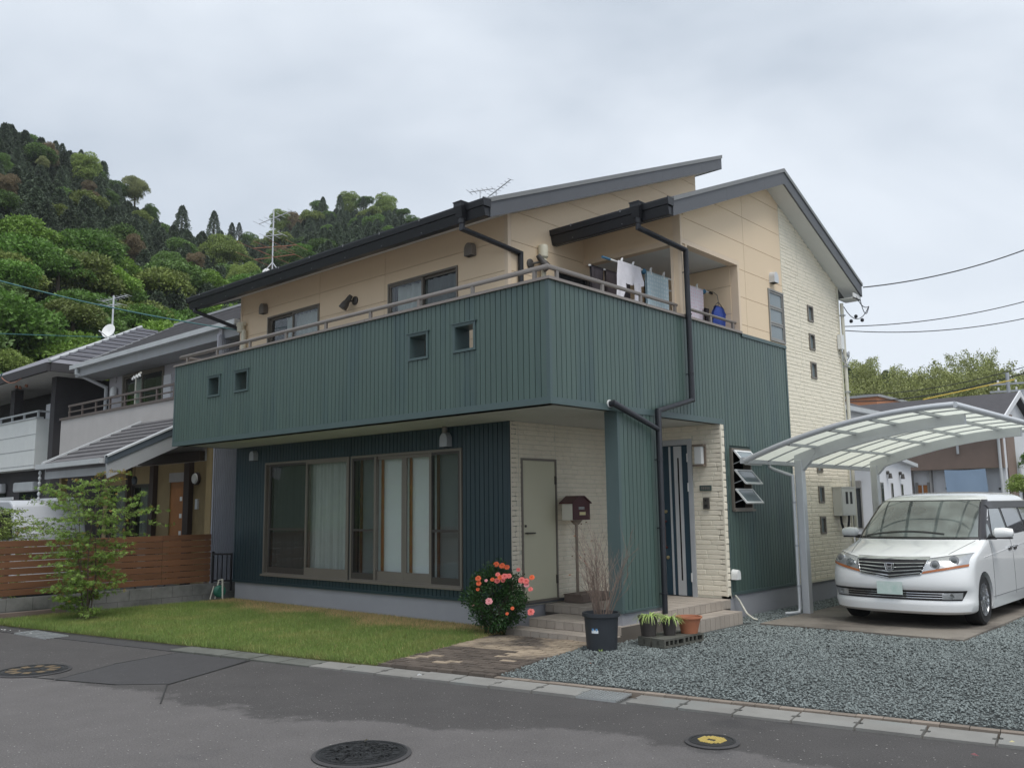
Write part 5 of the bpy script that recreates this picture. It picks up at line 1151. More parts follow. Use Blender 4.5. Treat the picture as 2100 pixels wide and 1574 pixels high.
# timber edging and stone trough at the far left
mb = MB(); mb.box(-9.18, -9.08, -3.1, -1.75, .0, .13); o = mb.build('timber_edging', 'box_wood'); tag(o, 'weathered brown timber edging between fence wall and lawn', 'edging')
PT = thing('stone_trough', (-8.95, -3.18, .02), 'pale stone planter trough at the far left road edge', 'planter')
mb = MB(); mb.lathe([(.14, 0), (.17, .03), (.20, .14), (.24, .15), (.24, .19), (.20, .19), (.18, .12), (.01, .12)], (-8.95, -3.18, .02), 18); mb.build('trough', 'kerb_brick', PT, smooth=True)
V, F = leafmesh('l', [(-8.95+random.gauss(0, .08), -3.18+random.gauss(0, .08), .15) for _ in range(90)], [(random.gauss(0, 1), random.gauss(0, 1), 1) for _ in range(90)], .04); addnp('herbs', V, F, 'leaf_bright', PT, (-8.95, -3.18, .02))
# ================================================================= LAUNDRY ON THE BALCONY
PX, PZ = -.45, 5.10
mb = MB(); mb.tube([(PX, 1.74, PZ), (PX, 4.70, PZ+.01)], .014, 8); pole = thing('laundry_pole', (PX, 3.2, PZ), 'white laundry pole hung across the balcony opening', 'pole'); mb.build('pole', 'white_metal', pole, smooth=True)
mb = MB(); mb.tube([(PX, 1.72, PZ), (PX, 1.90, PZ)], .018, 8); mb.build('end_cap', 'rope_blue', pole)
mb = MB(); mb.tube([(PX, 4.62, PZ+.01), (PX, 4.73, PZ+.01)], .018, 8); mb.build('end_cap', 'vent_dark', pole)
for y in (2.74, 4.46):
    mb = MB(); mb.lathe([(.02, -.04), (.04, -.02), (.045, 0), (.03, .02), (.02, .045)], (PX, y, PZ-.01), 7, 'y'); mb.build('rope_knot', 'rope_blue', pole)
pole2 = thing('laundry_pole', (-.85, 3.2, 5.11), 'second laundry pole behind, carrying the dark clothes', 'pole'); mb = MB(); mb.tube([(-.85, 1.95, 5.11), (-.85, 4.6, 5.11)], .014, 8); mb.build('pole', 'white_metal', pole2)
mat('cloth_white', (.78, .76, .80), .9, var=.06, vscale=9); mat('cloth_dark', (.060, .050, .058), .9, var=.1, vscale=8); mat('cloth_brown', (.13, .105, .11), .9, var=.1, vscale=8); mat('cloth_blue', (.035, .075, .33), .8, var=.15, vscale=9); mat('cloth_navy', (.035, .05, .10), .8)
def dotted(name, base, dot, sc=16, thr=.34):
    m = mat(name, base, .95, var=.03); t = m.node_tree; ns = t.nodes; b = ns['Principled BSDF']; v = ns.new('ShaderNodeTexVoronoi'); v.inputs['Scale'].default_value = sc; v.inputs['Randomness'].default_value = .25
    g_ = ns.new('ShaderNodeNewGeometry'); t.links.new(g_.outputs['Position'], v.inputs['Vector']); r = ns.new('ShaderNodeMapRange'); r.inputs[1].default_value = thr-.05; r.inputs[2].default_value = thr+.05; t.links.new(v.outputs['Distance'], r.inputs[0])
    x = ns.new('ShaderNodeMix'); x.data_type = 'RGBA'; x.inputs[6].default_value = (*dot, 1); x.inputs[7].default_value = (*base, 1); t.links.new(r.outputs[0], x.inputs[0]); t.links.new(x.outputs[2], b.inputs['Base Color'])
dotted('towel_blue', (.52, .66, .72), (.66, .76, .80)); dotted('towel_pink', (.76, .70, .76), (.76, .58, .64), 18, .30)
def cloth(name, x, y0, y1, z0, z1, m, label, cat, amp=.015, seed=1, taper=0.0, group='laundry drying on the balcony', outline=None, fold=True, n=22, k=14):
    r = random.Random(seed); a = [r.uniform(0, 6) for _ in range(4)]; V = []; F = []
    for layer, off in ((0, .016), (1, -.016)):
        q0 = len(V); zz0 = z0 if layer == 0 else z0+(z1-z0)*.12
        for j in range(k+1):
            t = j/k; z = z1-(z1-zz0)*t
            for i in range(n+1):
                s = i/n; lo, hi = (y0, y1) if outline is None else outline(t); lo += taper*t*.5; hi -= taper*t*.5
                V.append((x+off+amp*t**.6*(sin(s*9+a[0]+t)+.6*sin(s*17+a[1])), lo+(hi-lo)*s, z+.008*sin(s*7+a[2])*t))
        for j in range(k):
            for i in range(n): F.append((q0+j*(n+1)+i, q0+j*(n+1)+i+1, q0+(j+1)*(n+1)+i+1, q0+(j+1)*(n+1)+i))
    q1 = (k+1)*(n+1); 
    for i in range(n): F.append((i, i+1, q1+i+1, q1+i))
    mb = MB(); mb.add(V, F); o = mb.build(name, m, smooth='all', org=(x, (y0+y1)/2, z0)); return tag(o, label, cat, group)
cloth('towel', PX, 2.80, 3.38, 4.47, PZ+.012, 'towel_blue', 'pale blue dotted bath towel hanging on the front pole', 'towel', .010, 2)
cloth('towel', PX, 3.86, 4.42, 4.50, PZ+.012, 'towel_pink', 'pink and white dotted towel hanging right of the pillar', 'towel', .010, 3)
# white shirt folded over the pole : bodice plus two long sleeves
sh = thing('shirt', (PX, 2.3, 4.5), 'white long sleeved shirt slung over the front pole', 'shirt', 'laundry drying on the balcony')
def sheetp(pts, x, amp, seed, m, parent, nm):
    """cloth panel between a left and a right edge given top to bottom"""
    r = random.Random(seed); a = [r.uniform(0, 6) for _ in range(3)]; V = []; F = []; n = 10
    for j, (l, rr_) in enumerate(pts):
        for i in range(n+1):
            s = i/n; V.append((x+amp*sin(s*8+a[0]+j*.7)*min(1, j/2)+.01, l[0]+(rr_[0]-l[0])*s, l[1]+(rr_[1]-l[1])*s+.01*sin(s*11+a[1]+j)*min(1, j/3)))
    for j in range(len(pts)-1):
        for i in range(n): F.append((j*(n+1)+i, j*(n+1)+i+1, (j+1)*(n+1)+i+1, (j+1)*(n+1)+i))
    mb = MB(); mb.add(V, F); return mb.build(nm, m, parent, smooth='all')
sheetp([((2.08, 5.12), (2.62, 5.12)), ((2.10, 5.0), (2.64, 5.02)), ((2.16, 4.9), (2.65, 4.95)), ((2.22, 4.82), (2.66, 4.90)), ((2.26, 4.80), (2.66, 4.84))], PX+.02, .025, 5, 'cloth_white', sh, 'bodice')
sheetp([((2.03, 5.11), (2.14, 5.11)), ((2.0, 4.9), (2.20, 4.9)), ((1.99, 4.7), (2.21, 4.74)), ((1.97, 4.6), (2.14, 4.6)), ((1.99, 4.42), (2.13, 4.42))], PX+.035, .008, 6, 'cloth_white', sh, 'sleeve')
sheetp([((2.42, 4.86), (2.60, 4.88)), ((2.43, 4.7), (2.61, 4.7)), ((2.42, 4.55), (2.60, 4.56)), ((2.46, 4.40), (2.59, 4.40))], PX+.030, .008, 7, 'cloth_white', sh, 'sleeve')
cloth('trousers', -.85, 1.98, 2.28, 4.42, 5.12, 'cloth_dark', 'dark trousers on the rear pole behind the white shirt', 'trousers', .02, 8)
cloth('jacket', -.85, 2.33, 2.95, 4.45, 5.12, 'cloth_brown', 'grey brown top hanging on the rear pole beside the shirt', 'jacket', .02, 9)
cloth('trousers', -.80, 3.30, 3.80, 4.40, 5.12, 'cloth_dark', 'dark cloth on the rear pole behind the blue towel and pillar', 'trousers', .015, 12)
cloth('shirt', -.25, 4.42, 4.74, 4.40, 4.83, 'cloth_blue', 'bright blue shirt at the right end of the laundry', 'shirt', .04, 10, outline=lambda t: (4.50-.13*min(1, .3+t*2.5), 4.62+.13*min(1, .3+t*2.5)+.05*t))
cloth('shirt', -.40, 4.38, 4.50, 4.40, 4.80, 'cloth_dark', 'narrow grey shirt squeezed beside the blue one', 'shirt', .02, 13)
hk = MB(); hk.tube([(-.25, 4.55, 4.83), (-.25, 4.56, 4.92), (-.27, 4.57, 5.02), (-.35, 4.58, 5.09), (-.45, 4.58, 5.12)], .005, 5); hk.tube([(-.25, 4.40, 4.80), (-.25, 4.56, 4.90), (-.25, 4.74, 4.80)], .006, 5); o = hk.build('coat_hanger', 'lamp_dark'); tag(o, 'dark wire hanger holding the blue shirt', 'hanger')
k = 0
for y, lb in ((2.18, 'white peg on the shirt collar'), (2.46, 'white peg on the shirt hem'), (2.92, 'white peg on the left top of the blue towel'), (3.27, 'white peg on the right top of the blue towel'), (3.95, 'peg on the left top of the pink towel'), (4.24, 'peg on the right top of the pink towel')):
    mb = MB(); mb.prism([(PX-.01, y-.012, PZ-.03), (PX-.01, y+.012, PZ-.03), (PX-.01, y+.006, PZ+.035), (PX-.01, y+.02, PZ+.075), (PX-.01, y+.01, PZ+.08), (PX-.01, y-.008, PZ+.04)], (.03, 0, 0)); o = mb.build('clothes_peg', 'white_metal'); tag(o, lb, 'clothes peg', 'pegs on the laundry pole')
# ring of pegs and hanger near the balcony window
mb = MB()
for y in (1.20, 1.28, 1.50, 1.57): mb.tube([(-.50, y, 4.50), (-.50, y+.02, 4.58), (-.50, y+.04, 4.50)], .005, 4)
mb.tube([(-.5, 1.1, 4.6), (-.5, 1.8, 4.6)], .008, 5); mb.tube([(-.5, 1.72, 4.42), (-.5, 1.70, 4.60), (-.5, 1.86, 4.47), (-.5, 1.72, 4.46)], .007, 4); o = mb.build('hanging_rack', 'white_metal'); tag(o, 'small white peg rack behind the railing near the corner', 'rack')
# ================================================================= ROOF ANTENNAS
def antenna(c, top, label, yag=(), m='silver', boom_dir=(1, .4), r_=.018, legs=True):
    A_ = thing('tv_antenna', c, label, 'antenna'); mb = MB(); mb.tube([c, (c[0], c[1], top)], r_, 8); mb.build('mast', m, A_)
    for (z, L_, nel, el, tilt, mm) in yag:
        d = Vector((boom_dir[0], boom_dir[1], 0)).normalized(); s = Vector((-d.y, d.x, 0)); d = (d+Vector((0, 0, tilt))).normalized(); p = Vector((c[0], c[1], z)); mb = MB(); mb.tube([p-d*L_*.45, p+d*L_*.55], .012, 5)
        for k in range(nel): q = p-d*L_*.45+d*L_*k/(nel-1); l = el*(1-.35*k/nel); mb.tube([q-s*l/2, q+s*l/2], .006, 4)
        mb.build('aerial', mm, A_)
    if legs:
        mb = MB(); 
        for a in range(3): mb.tube([(c[0]+.5*cos(a*2.1+.4), c[1]+.5*sin(a*2.1+.4), c[2]-.1), (c[0], c[1], c[2]+.55)], .012, 5)
        mb.build('tripod', m, A_)
    return A_
rust = mat('rust_metal', (.30, .14, .09), .6, metal=.2)
a = antenna((-12.25, 4.0, 7.3), 9.2, 'tall roof antenna with rusty lower elements above the long gutter', yag=[(9.0, 1.0, 7, .5, .22, 'silver'), (8.55, .5, 3, .55, 0, 'silver'), (8.25, 1.3, 4, 1.3, -.05, 'rust_metal'), (7.98, 1.2, 3, 1.5, 0, 'rust_metal')])
mb = MB(); mb.lathe([(.11, 0), (.10, .08), (.05, .13), (.001, .15)], (-12.5, 4.0, 7.60), 12); mb.build('booster', 'white_metal', a, smooth=True)
antenna((-4.99, 4.0, 7.25), 7.86, 'small aerial just above the eave near the rain hopper', yag=[(7.84, .5, 6, .3, 0, 'silver')], r_=.01, legs=False)
antenna((-4.70, 4.15, 7.25), 7.80, 'slanting aerial beside the small one above the eave', yag=[(7.80, .8, 9, .22, .25, 'silver')], boom_dir=(1, -.1), r_=.01, legs=False)
# ================================================================= CARPORT
CP = thing('carport', (.6, 6.7, .06), 'grey aluminium carport with curved milky roof over the van', 'carport')
CY0, CY1 = 4.22, 9.35; CX0, CX1 = .22, 3.20
def cz(x): t = (x-.42)/(3.2-.42); return 2.40+.52*(1-(1-t)**2)*1.0+.0*t      # rising arc
for y in (5.2, 8.35):
    mb = MB(); mb.box(.60, .72, y-.065, y+.065, .05, 2.36); mb.build('post', 'silver', CP, bevel=.01)
    mb = MB(); n = 18; V = []
    for i in range(n+1):
        x = .60+(3.06-.60)*i/n; d = .185-.045*i/n; z1 = cz(x)-.035; V += [(x, y-.045, z1-d), (x, y+.045, z1-d), (x, y+.045, z1), (x, y-.045, z1)]
    F = [(4*i+j, 4*i+(j+1) % 4, 4*i+4+(j+1) % 4, 4*i+4+j) for i in range(n) for j in range(4)]+[(3, 2, 1, 0), (4*n, 4*n+1, 4*n+2, 4*n+3)]; mb.add(V, F); mb.build('curved_beam', 'silver', CP)
    mb = MB(); mb.prism([(.60, y-.05, 2.18), (.60, y-.05, 2.37), (1.0, y-.05, cz(1.0)-.04), (.86, y-.05, 2.34), (.73, y-.05, 2.20)], (0, .10, 0)); mb.build('knee', 'silver', CP)
# roof panels between the ribs; ribs, purlins, edge rails
mat('milky_panel', (.66, .69, .62), .5, trans=.88, var=0)
MATS['milky_panel'].node_tree.nodes['Principled BSDF'].inputs['Base Color']
ny = 8; ys = [CY0+(CY1-CY0)*i/ny for i in range(ny+1)]; xs = [CX0+.03+(CX1-CX0-.06)*i/16 for i in range(17)]
for j in range(ny):
    mb = MB(); V = [(x, y, cz(x)) for x in xs for y in (ys[j]+.012, ys[j+1]-.012)]; mb.add(V, [(2*i, 2*i+1, 2*i+3, 2*i+2) for i in range(16)]); mb.build('roof_panel', 'milky_panel', CP)
for j in range(1, ny):
    mb = MB(); mb.tube([(x, ys[j], cz(x)-.006) for x in xs], .016, 4); mb.build('roof_rib', 'silver_dull', CP)
for x in (.93, 1.55, 2.12, 2.72):
    mb = MB(); mb.beam((x, CY0+.03, cz(x)-.028), (x, CY1-.03, cz(x)-.028), .06, .035, up=(0, 0, 1)); mb.build('purlin', 'silver', CP)
mb = MB(); mb.tube([(x, CY0, cz(x)) for x in xs]+[(CX1, CY0, cz(CX1))], .042, 10); mb.build('edge_rail', 'silver', CP, smooth=True)
mb = MB(); mb.tube([(x, CY1, cz(x)) for x in xs], .042, 10); mb.build('edge_rail', 'silver', CP, smooth=True)
mb = MB(); mb.tube([(CX1, CY0, cz(CX1)), (CX1, CY1, cz(CX1))], .045, 10); mb.build('edge_rail', 'silver', CP, smooth=True)
mb = MB(); mb.prism([(.17, CY0, 2.30), (.30, CY0, 2.30), (.32, CY0, 2.39), (.17, CY0, 2.39)], (0, CY1-CY0, 0)); mb.build('gutter', 'silver', CP)
mb = MB(); mb.tube([(.26, 5.0, 2.31), (.26, 5.0, 2.26), (.33, 5.03, 2.22), (.585, 5.09, 2.12), (.585, 5.09, .14), (.585, 5.05, .08), (.50, 4.95, .07), (.44, 4.88, .07)], .026, 10); dp = mb.build('downpipe', 'silver', CP, smooth=True)
mb = MB()
for z in (1.7, 1.05, .45): mb.lathe([(.032, 0), (.032, .03)], (.585, 5.09, z), 10)
mb.build('pipe_bracket', 'silver_dull', dp)
# ================================================================= WHITE MINIVAN
mat('van_paint', (.88, .89, .89), .22, var=0, spec=.5, coat=.8); mat('van_black', (.012, .012, .014), .25, spec=.6); mat('van_trim', (.025, .023, .026), .35)
mat('chrome', (.72, .73, .75), .12, metal=1.0, var=0); mat('tyre', (.018, .018, .019), .75, bump=.2, bscale=90); mat('alloy', (.60, .61, .63), .25, metal=.85, var=0)
mat('lamp_reflector', (.52, .53, .54), .25, metal=.6, var=.1, vscale=25); mat('lamp_lens', (.20, .21, .21), .05, metal=.3); mat('amber', (.42, .15, .06), .25); mat('plate', (.74, .82, .79), .5, col2=(.48, .64, .58), c2scale=3, c2lo=.45, c2hi=.65)
mat('grille_black', (.02, .018, .02), .5); mat('under_black', (.01, .01, .01), .9); mat('seat_grey', (.16, .155, .14), .9); mat('van_seam', (.10, .105, .11), .6)
glass('van_glass', tint=(.62, .70, .66), see=.72, base=(.07, .09, .085), rough=.01); glass('van_glass_dark', tint=(.2, .2, .2), see=.2, base=(.015, .015, .016), rough=.01)
VN = thing('minivan', (2.20, 4.33, .064), 'white minivan with chrome grille parked under the carport', 'car')
VO = np.array([2.20, 4.33, .064])
LV_ = [ # z, yf, yr, w, D, n
 (.175, .16, 4.74, .82, .50, 2.5), (.185, .10, 4.80, .86, .52, 2.5), (.22, .045, 4.83, .895, .55, 2.5), (.30, .03, 4.84, .91, .55, 2.5), (.34, .035, 4.84, .912, .55, 2.5), (.36, .05, 4.84, .912, .55, 2.5), (.47, .045, 4.84, .915, .55, 2.5), (.50, .012, 4.84, .915, .55, 2.5),
 (.56, .0, 4.84, .915, .55, 2.5), (.66, .012, 4.84, .915, .55, 2.5), (.76, .045, 4.83, .914, .56, 2.5), (.84, .085, 4.82, .913, .58, 2.5), (.885, .13, 4.81, .912, .60, 2.45), (.915, .20, 4.81, .910, .60, 2.4), (.95, .32, 4.80, .906, .60, 2.4), (.99, .48, 4.79, .90, .58, 2.4), (1.03, .66, 4.78, .893, .55, 2.4), (1.065, .83, 4.77, .886, .50, 2.4), (1.09, .95, 4.76, .880, .45, 2.3), (1.105, 1.0, 4.76, .876, .42, 2.3),
 (1.20, 1.13, 4.74, .855, .38, 2.3), (1.30, 1.27, 4.71, .832, .37, 2.3), (1.40, 1.41, 4.68, .808, .36, 2.3), (1.50, 1.555, 4.64, .784, .35, 2.3), (1.60, 1.71, 4.59, .757, .35, 2.3), (1.645, 1.79, 4.55, .742, .36, 2.3), (1.68, 1.88, 4.50, .722, .38, 2.3), (1.71, 2.0, 4.43, .69, .42, 2.3), (1.74, 2.2, 4.33, .63, .45, 2.3), (1.762, 2.45, 4.2, .54, .45, 2.2), (1.778, 2.75, 4.0, .40, .4, 2.1), (1.785, 3.0, 3.8, .22, .3, 2)]
LA = np.array(LV_)
def lvl(z): return [np.interp(z, LA[:, 0], LA[:, k]) for k in range(1, 6)]
def Sf(x, z, off=.004):
    yf, yr, w, D, n = lvl(z); s = min(abs(x)/w, .9995); y = yf+D*(1-(1-s**n)**(1/n))
    # outward normal in plan
    e = 1e-3; s2 = min((abs(x)+e)/w, .9998); y2 = yf+D*(1-(1-s2**n)**(1/n)); nx = (y2-y)/e*(1 if x >= 0 else -1); z2 = z+.01; yf2, _, w2, D2, n2 = lvl(z2); s3 = min(abs(x)/w2, .9995); y3 = yf2+D2*(1-(1-s3**n2)**(1/n2)); nz = (y3-y)/.01
    nv = np.array([nx, -1, nz]); nv = nv/np.linalg.norm(nv); return VO+np.array([x, y, z])+nv*off
def Ss(y, z, side=1, off=.004):
    yf, yr, w, D, n = lvl(z); t = (y-yf)/D
    x = w if t >= 1 else w*(1-(1-max(t, 0))**n)**(1/n)
    tr = (yr-y)/.3
    if tr < 1: x = w*(1-(1-max(tr, 0))**3)**(1/3)
    return VO+np.array([side*(x+off), y, z])
mb = MB(); NP = 20; rings = []
for (z, yf, yr, w, D, n) in LV_:
    ring = []
    for i in range(-NP, NP+1):
        a = pi/2*i/NP; ring.append((w*math.copysign(abs(sin(a))**(2/n), a), yf+D*(1-abs(cos(a))**(2/n))))
    m_ = 14; y1 = yf+D; y2 = yr-.3
    for i in range(1, m_): ring.append((w, y1+(y2-y1)*i/m_))
    for i in range(NP//2+1):
        a = pi/2*i/(NP//2); ring.append((w*abs(cos(a))**(2/3), yr-.3*(1-abs(sin(a))**(2/3))))
    for i in range(1, NP//2+1):
        a = pi/2*i/(NP//2); ring.append((-w*abs(sin(a))**(2/3), yr-.3*(1-abs(cos(a))**(2/3))))
    for i in range(1, m_): ring.append((-w, y2+(y1-y2)*i/m_))
    rings.append([(VO[0]+x, VO[1]+y, VO[2]+z) for x, y in ring])
k = len(rings[0]); vs = [p for r_ in rings for p in r_]
fs = [(i*k+j, i*k+(j+1) % k, (i+1)*k+(j+1) % k, (i+1)*k+j) for i in range(len(rings)-1) for j in range(k)]+[tuple(range(k-1, -1, -1)), tuple(range((len(rings)-1)*k, len(rings)*k))]
mb.add(vs, fs); body = mb.build('body', 'van_paint', VN, smooth=True)
WH = [(s, y) for s in (-1, 1) for y in (.95, 3.85)]
cb = MB()
for s, y in WH: cb.lathe([(.365, -.0), (.365, .40)], (VO[0]+(s*.60 if s > 0 else -1.0), VO[1]+y, VO[2]+.335), 40, 'x')
# windshield opening cut too, so that the cabin can be seen
cut_o = cb.build('wheel_cutter', 'under_black', VN)
md = body.modifiers.new('arch', 'BOOLEAN'); md.object = cut_o; md.operation = 'DIFFERENCE'; md.solver = 'EXACT'
bpy.context.view_layer.update(); dg = bpy.context.evaluated_depsgraph_get(); nm = bpy.data.meshes.new_from_object(body.evaluated_get(dg)); body.modifiers.clear(); old = body.data; body.data = nm; bpy.data.objects.remove(cut_o)
nm.name = 'body'
def patch(name, fn, us, vs_, m, parent=VN, solid=0, smooth='all'):
    mb = MB(); V = [tuple(fn(u, v)) for v in vs_ for u in us]; nu = len(us)
    mb.add(V, [(j*nu+i, j*nu+i+1, (j+1)*nu+i+1, (j+1)*nu+i) for j in range(len(vs_)-1) for i in range(nu-1)]); return mb.build(name, m, parent, smooth=smooth)
lin = lambda a, b, n: [a+(b-a)*i/n for i in range(n+1)]
def bil(p00, p10, p11, p01):
    return lambda u, v: ((p00[0]*(1-u)+p10[0]*u)*(1-v)+(p01[0]*(1-u)+p11[0]*u)*v, (p00[1]*(1-u)+p10[1]*u)*(1-v)+(p01[1]*(1-u)+p11[1]*u)*v)
def fpatch(name, q, m, off=.005, nu=14, nv=6, parent=VN): b = bil(*q); return patch(name, lambda u, v: Sf(*b(u, v), off), lin(0, 1, nu), lin(0, 1, nv), m, parent)
def spatch(name, q, m, side, off=.005, nu=10, nv=6, parent=VN): b = bil(*q); return patch(name, lambda u, v: Ss(*b(u, v), side, off), lin(0, 1, nu), lin(0, 1, nv), m, parent)
# glass
ws = patch('windshield_band', lambda u, v: Sf(u*(.845-.12*v)*.985, 1.108+v*.545, .004), lin(-1, 1, 28), lin(0, 1, 12), 'van_black')
wsg = patch('windshield', lambda u, v: Sf(u*(.805-.115*v)*.985, 1.135+v*.495, .009), lin(-1, 1, 28), lin(0, 1, 12), None)
mw_ = bpy.data.materials.new('windshield_glass'); MATS['windshield_glass'] = mw_; mw_.use_nodes = True; b_ = mw_.node_tree.nodes['Principled BSDF']; b_.inputs['Base Color'].default_value = (.14, .16, .15, 1); b_.inputs['Roughness'].default_value = .03; b_.inputs['Specular IOR Level'].default_value = .9; b_.inputs['Coat Weight'].default_value = 1; b_.inputs['Coat Roughness'].default_value = .02
nz = mw_.node_tree.nodes.new('ShaderNodeTexNoise'); nz.inputs['Scale'].default_value = 2.6; nz.inputs['Detail'].default_value = 1; gg = mw_.node_tree.nodes.new('ShaderNodeNewGeometry'); mw_.node_tree.links.new(gg.outputs['Position'], nz.inputs['Vector'])
cr_ = mw_.node_tree.nodes.new('ShaderNodeValToRGB'); cr_.color_ramp.elements[0].position = .40; cr_.color_ramp.elements[0].color = (.07, .08, .075, 1); cr_.color_ramp.elements[1].position = .62; cr_.color_ramp.elements[1].color = (.19, .22, .205, 1)
mw_.node_tree.links.new(nz.outputs[0], cr_.inputs[0]); mw_.node_tree.links.new(cr_.outputs[0], b_.inputs['Base Color'])
wsg.data.materials.clear(); wsg.data.materials.append(mw_)
mat('side_glass_dark', (.02, .02, .022), .04, spec=.9, coat=.8, var=0); mat('side_glass', (.09, .11, .105), .04, spec=.9, coat=.8, var=0)
wb = patch('wiper', lambda u, v: Sf(-.70+1.1*u, 1.135+.02*u+v*.018+.05*sin(u*3), .016), lin(0, 1, 12), lin(0, 1, 1), 'van_black')
for s in (-1, 1):
    patch('front_pillar', lambda u, v: Sf(s*lvl(1.108+v*.545)[2]*(.925+.071*u), 1.108+v*.545, .007), lin(0, 1, 8), lin(0, 1, 12), 'van_trim')
    spatch('window_band', ((1.22, 1.10), (4.62, 1.19), (4.50, 1.635), (1.86, 1.635)), 'van_trim', s, .003, 24, 8)
    spatch('quarter_glass', ((1.38, 1.13), (1.60, 1.135), (1.62, 1.34), (1.57, 1.32)), 'side_glass', s, .008)
    spatch('side_window', ((1.66, 1.135), (2.50, 1.155), (2.46, 1.585), (1.98, 1.585)), 'side_glass', s, .008)
    spatch('side_window', ((2.62, 1.16), (3.58, 1.18), (3.52, 1.585), (2.60, 1.585)), 'side_glass_dark', s, .008)
    spatch('side_window', ((3.70, 1.19), (4.50, 1.22), (4.40, 1.585), (3.66, 1.585)), 'side_glass_dark', s, .008)
    spatch('window_visor', ((1.92, 1.53), (4.40, 1.53), (4.38, 1.615), (1.90, 1.615)), 'van_trim', s, .022, 16, 2)
# seams
def seam(pts, r=.0035, m='van_seam', name='panel_seam'): mb = MB(); mb.tube([tuple(p) for p in pts], r, 4); mb.build(name, m, VN)
seam([Sf(x, .905+.02*abs(x)+.0*x, .001) for x in lin(-.62, .62, 20)], .004)
for s in (-1, 1):
    seam([Sf(s*(.62+.16*t), .918+t*.175, .001) for t in lin(0, 1, 10)])
    seam([Ss(1.42+.02*t, .30+t*.80, s, .001) for t in lin(0, 1, 8)]); seam([Ss(2.56, .30+t*.85, s, .001) for t in lin(0, 1, 8)]); seam([Ss(3.64, .55+t*.64, s, .001) for t in lin(0, 1, 8)])
    seam([Ss(y, .34+.0*y, s, .001) for y in lin(1.34, 3.42, 10)]); seam([Ss(y, .83+.05*y, s, .002) for y in lin(1.0, 4.5, 14)], .004, 'van_paint', 'character_line')
    mb = MB(); mb.prism([tuple(Ss(1.33, .17, s, -.02)), tuple(Ss(1.33, .30, s, .0)), tuple(Ss(1.36, .18, s, .05))], (0, 2.12, 0)); mb.build('side_skirt', 'van_paint', VN)
    for yy in (2.40, 2.70):
        mb = MB(); c = Ss(yy, .975, s, .0); mb.box(c[0]-.01, c[0]+.02, c[1]-.075, c[1]+.075, c[2]-.055, c[2]-.008); mb.build('handle_recess', 'van_black', VN, bevel=.005)
        mb = MB(); mb.box(c[0]+(.0 if s > 0 else -.035), c[0]+(.035 if s > 0 else .0), c[1]-.085, c[1]+.085, c[2]-.02, c[2]+.006); mb.build('door_handle', 'chrome', VN, bevel=.004)
    # mirror
    c = Vector(Ss(1.50, 1.13, s, 0)); mb = MB()
    mb.tube([c+Vector((0, .0, 0)), c+Vector((s*.10, -.02, .0))], .028, 8); mb.build('mirror_arm', 'van_trim', VN)
    mb = MB(); mb.tube([c+Vector((s*.07, .0, .055)), c+Vector((s*.10, -.01, .06)), c+Vector((s*.20, .0, .062)), c+Vector((s*.285, .02, .055)), c+Vector((s*.30, .03, .05))], [.045, .07, .076, .066, .03], 14); mr = mb.build('mirror', 'van_paint', VN, smooth=True)
    mb = MB(); mb.box(min(c.x+s*.09, c.x+s*.29), max(c.x+s*.09, c.x+s*.29), c.y-.05, c.y+.06, c.z-.018, c.z+.006); mb.build('mirror_base', 'van_trim', mr, bevel=.006)
# grille
gq = ((-.385, .70), (.385, .70), (.455, .868), (-.455, .868))
def gfun(u, v): # V shaped lower edge
    x = (-(.39+.065*v)+2*(.39+.065*v)*u); z = .695+.175*v-(.055*(1-abs(2*u-1)))*(1-v); return x, z
patch('grille', lambda u, v: Sf(*gfun(u, v), .004), lin(0, 1, 24), lin(0, 1, 6), 'grille_black')
for v0, th in ((.10, .010), (.32, .010), (.54, .010), (.76, .009)):
    mb = MB(); pts = [Sf(*gfun(u, v0), .016) for u in lin(.02, .98, 24)]; mb.tube([tuple(p) for p in pts], th, 6); mb.build('grille_slat', 'chrome', VN, smooth=True)
mb = MB(); mb.tube([tuple(Sf(*gfun(u, -.02), .010)) for u in lin(0, 1, 24)], .008, 6); mb.tube([tuple(Sf(*gfun(0, v), .010)) for v in lin(-.02, 1.0, 6)], .007, 6); mb.tube([tuple(Sf(*gfun(1, v), .010)) for v in lin(-.02, 1.0, 6)], .007, 6); mb.build('grille_surround', 'chrome', VN, smooth=True)
patch('grille_header', lambda u, v: Sf((-.47+.94*u), .868+.034*v-.0*u, .012+.006*(1-v)), lin(0, 1, 24), lin(0, 1, 3), 'chrome')
# emblem : rounded frame with a letter H
e0 = Sf(0, .775, .030); mb = MB()
def eb(x0, x1, z0, z1, s=0, t=.006): mb.prism([(e0[0]+x0, e0[1], e0[2]+z0), (e0[0]+x1, e0[1], e0[2]+z0), (e0[0]+x1+s, e0[1], e0[2]+z1), (e0[0]+x0+s, e0[1], e0[2]+z1)], (0, -t, 0))
fr_ = [(.050, .042), (.058, .030), (.050, -.038), (.040, -.046), (-.040, -.046), (-.050, -.038), (-.058, .030), (-.050, .042)]
mb.tube([(e0[0]+x, e0[1]-.004, e0[2]+z) for x, z in fr_]+[(e0[0]+fr_[0][0], e0[1]-.004, e0[2]+fr_[0][1])], .006, 6)
eb(-.034, -.018, -.036, .034, -.010); eb(.018, .034, -.036, .034, .010); eb(-.022, .022, -.008, .006)
mb.build('emblem', 'chrome', VN)
mb = MB(); mb.add([(e0[0]+x*.95, e0[1]+.002, e0[2]+z*.95) for x, z in fr_], [tuple(range(8))]); mb.build('emblem_back', 'grille_black', VN)
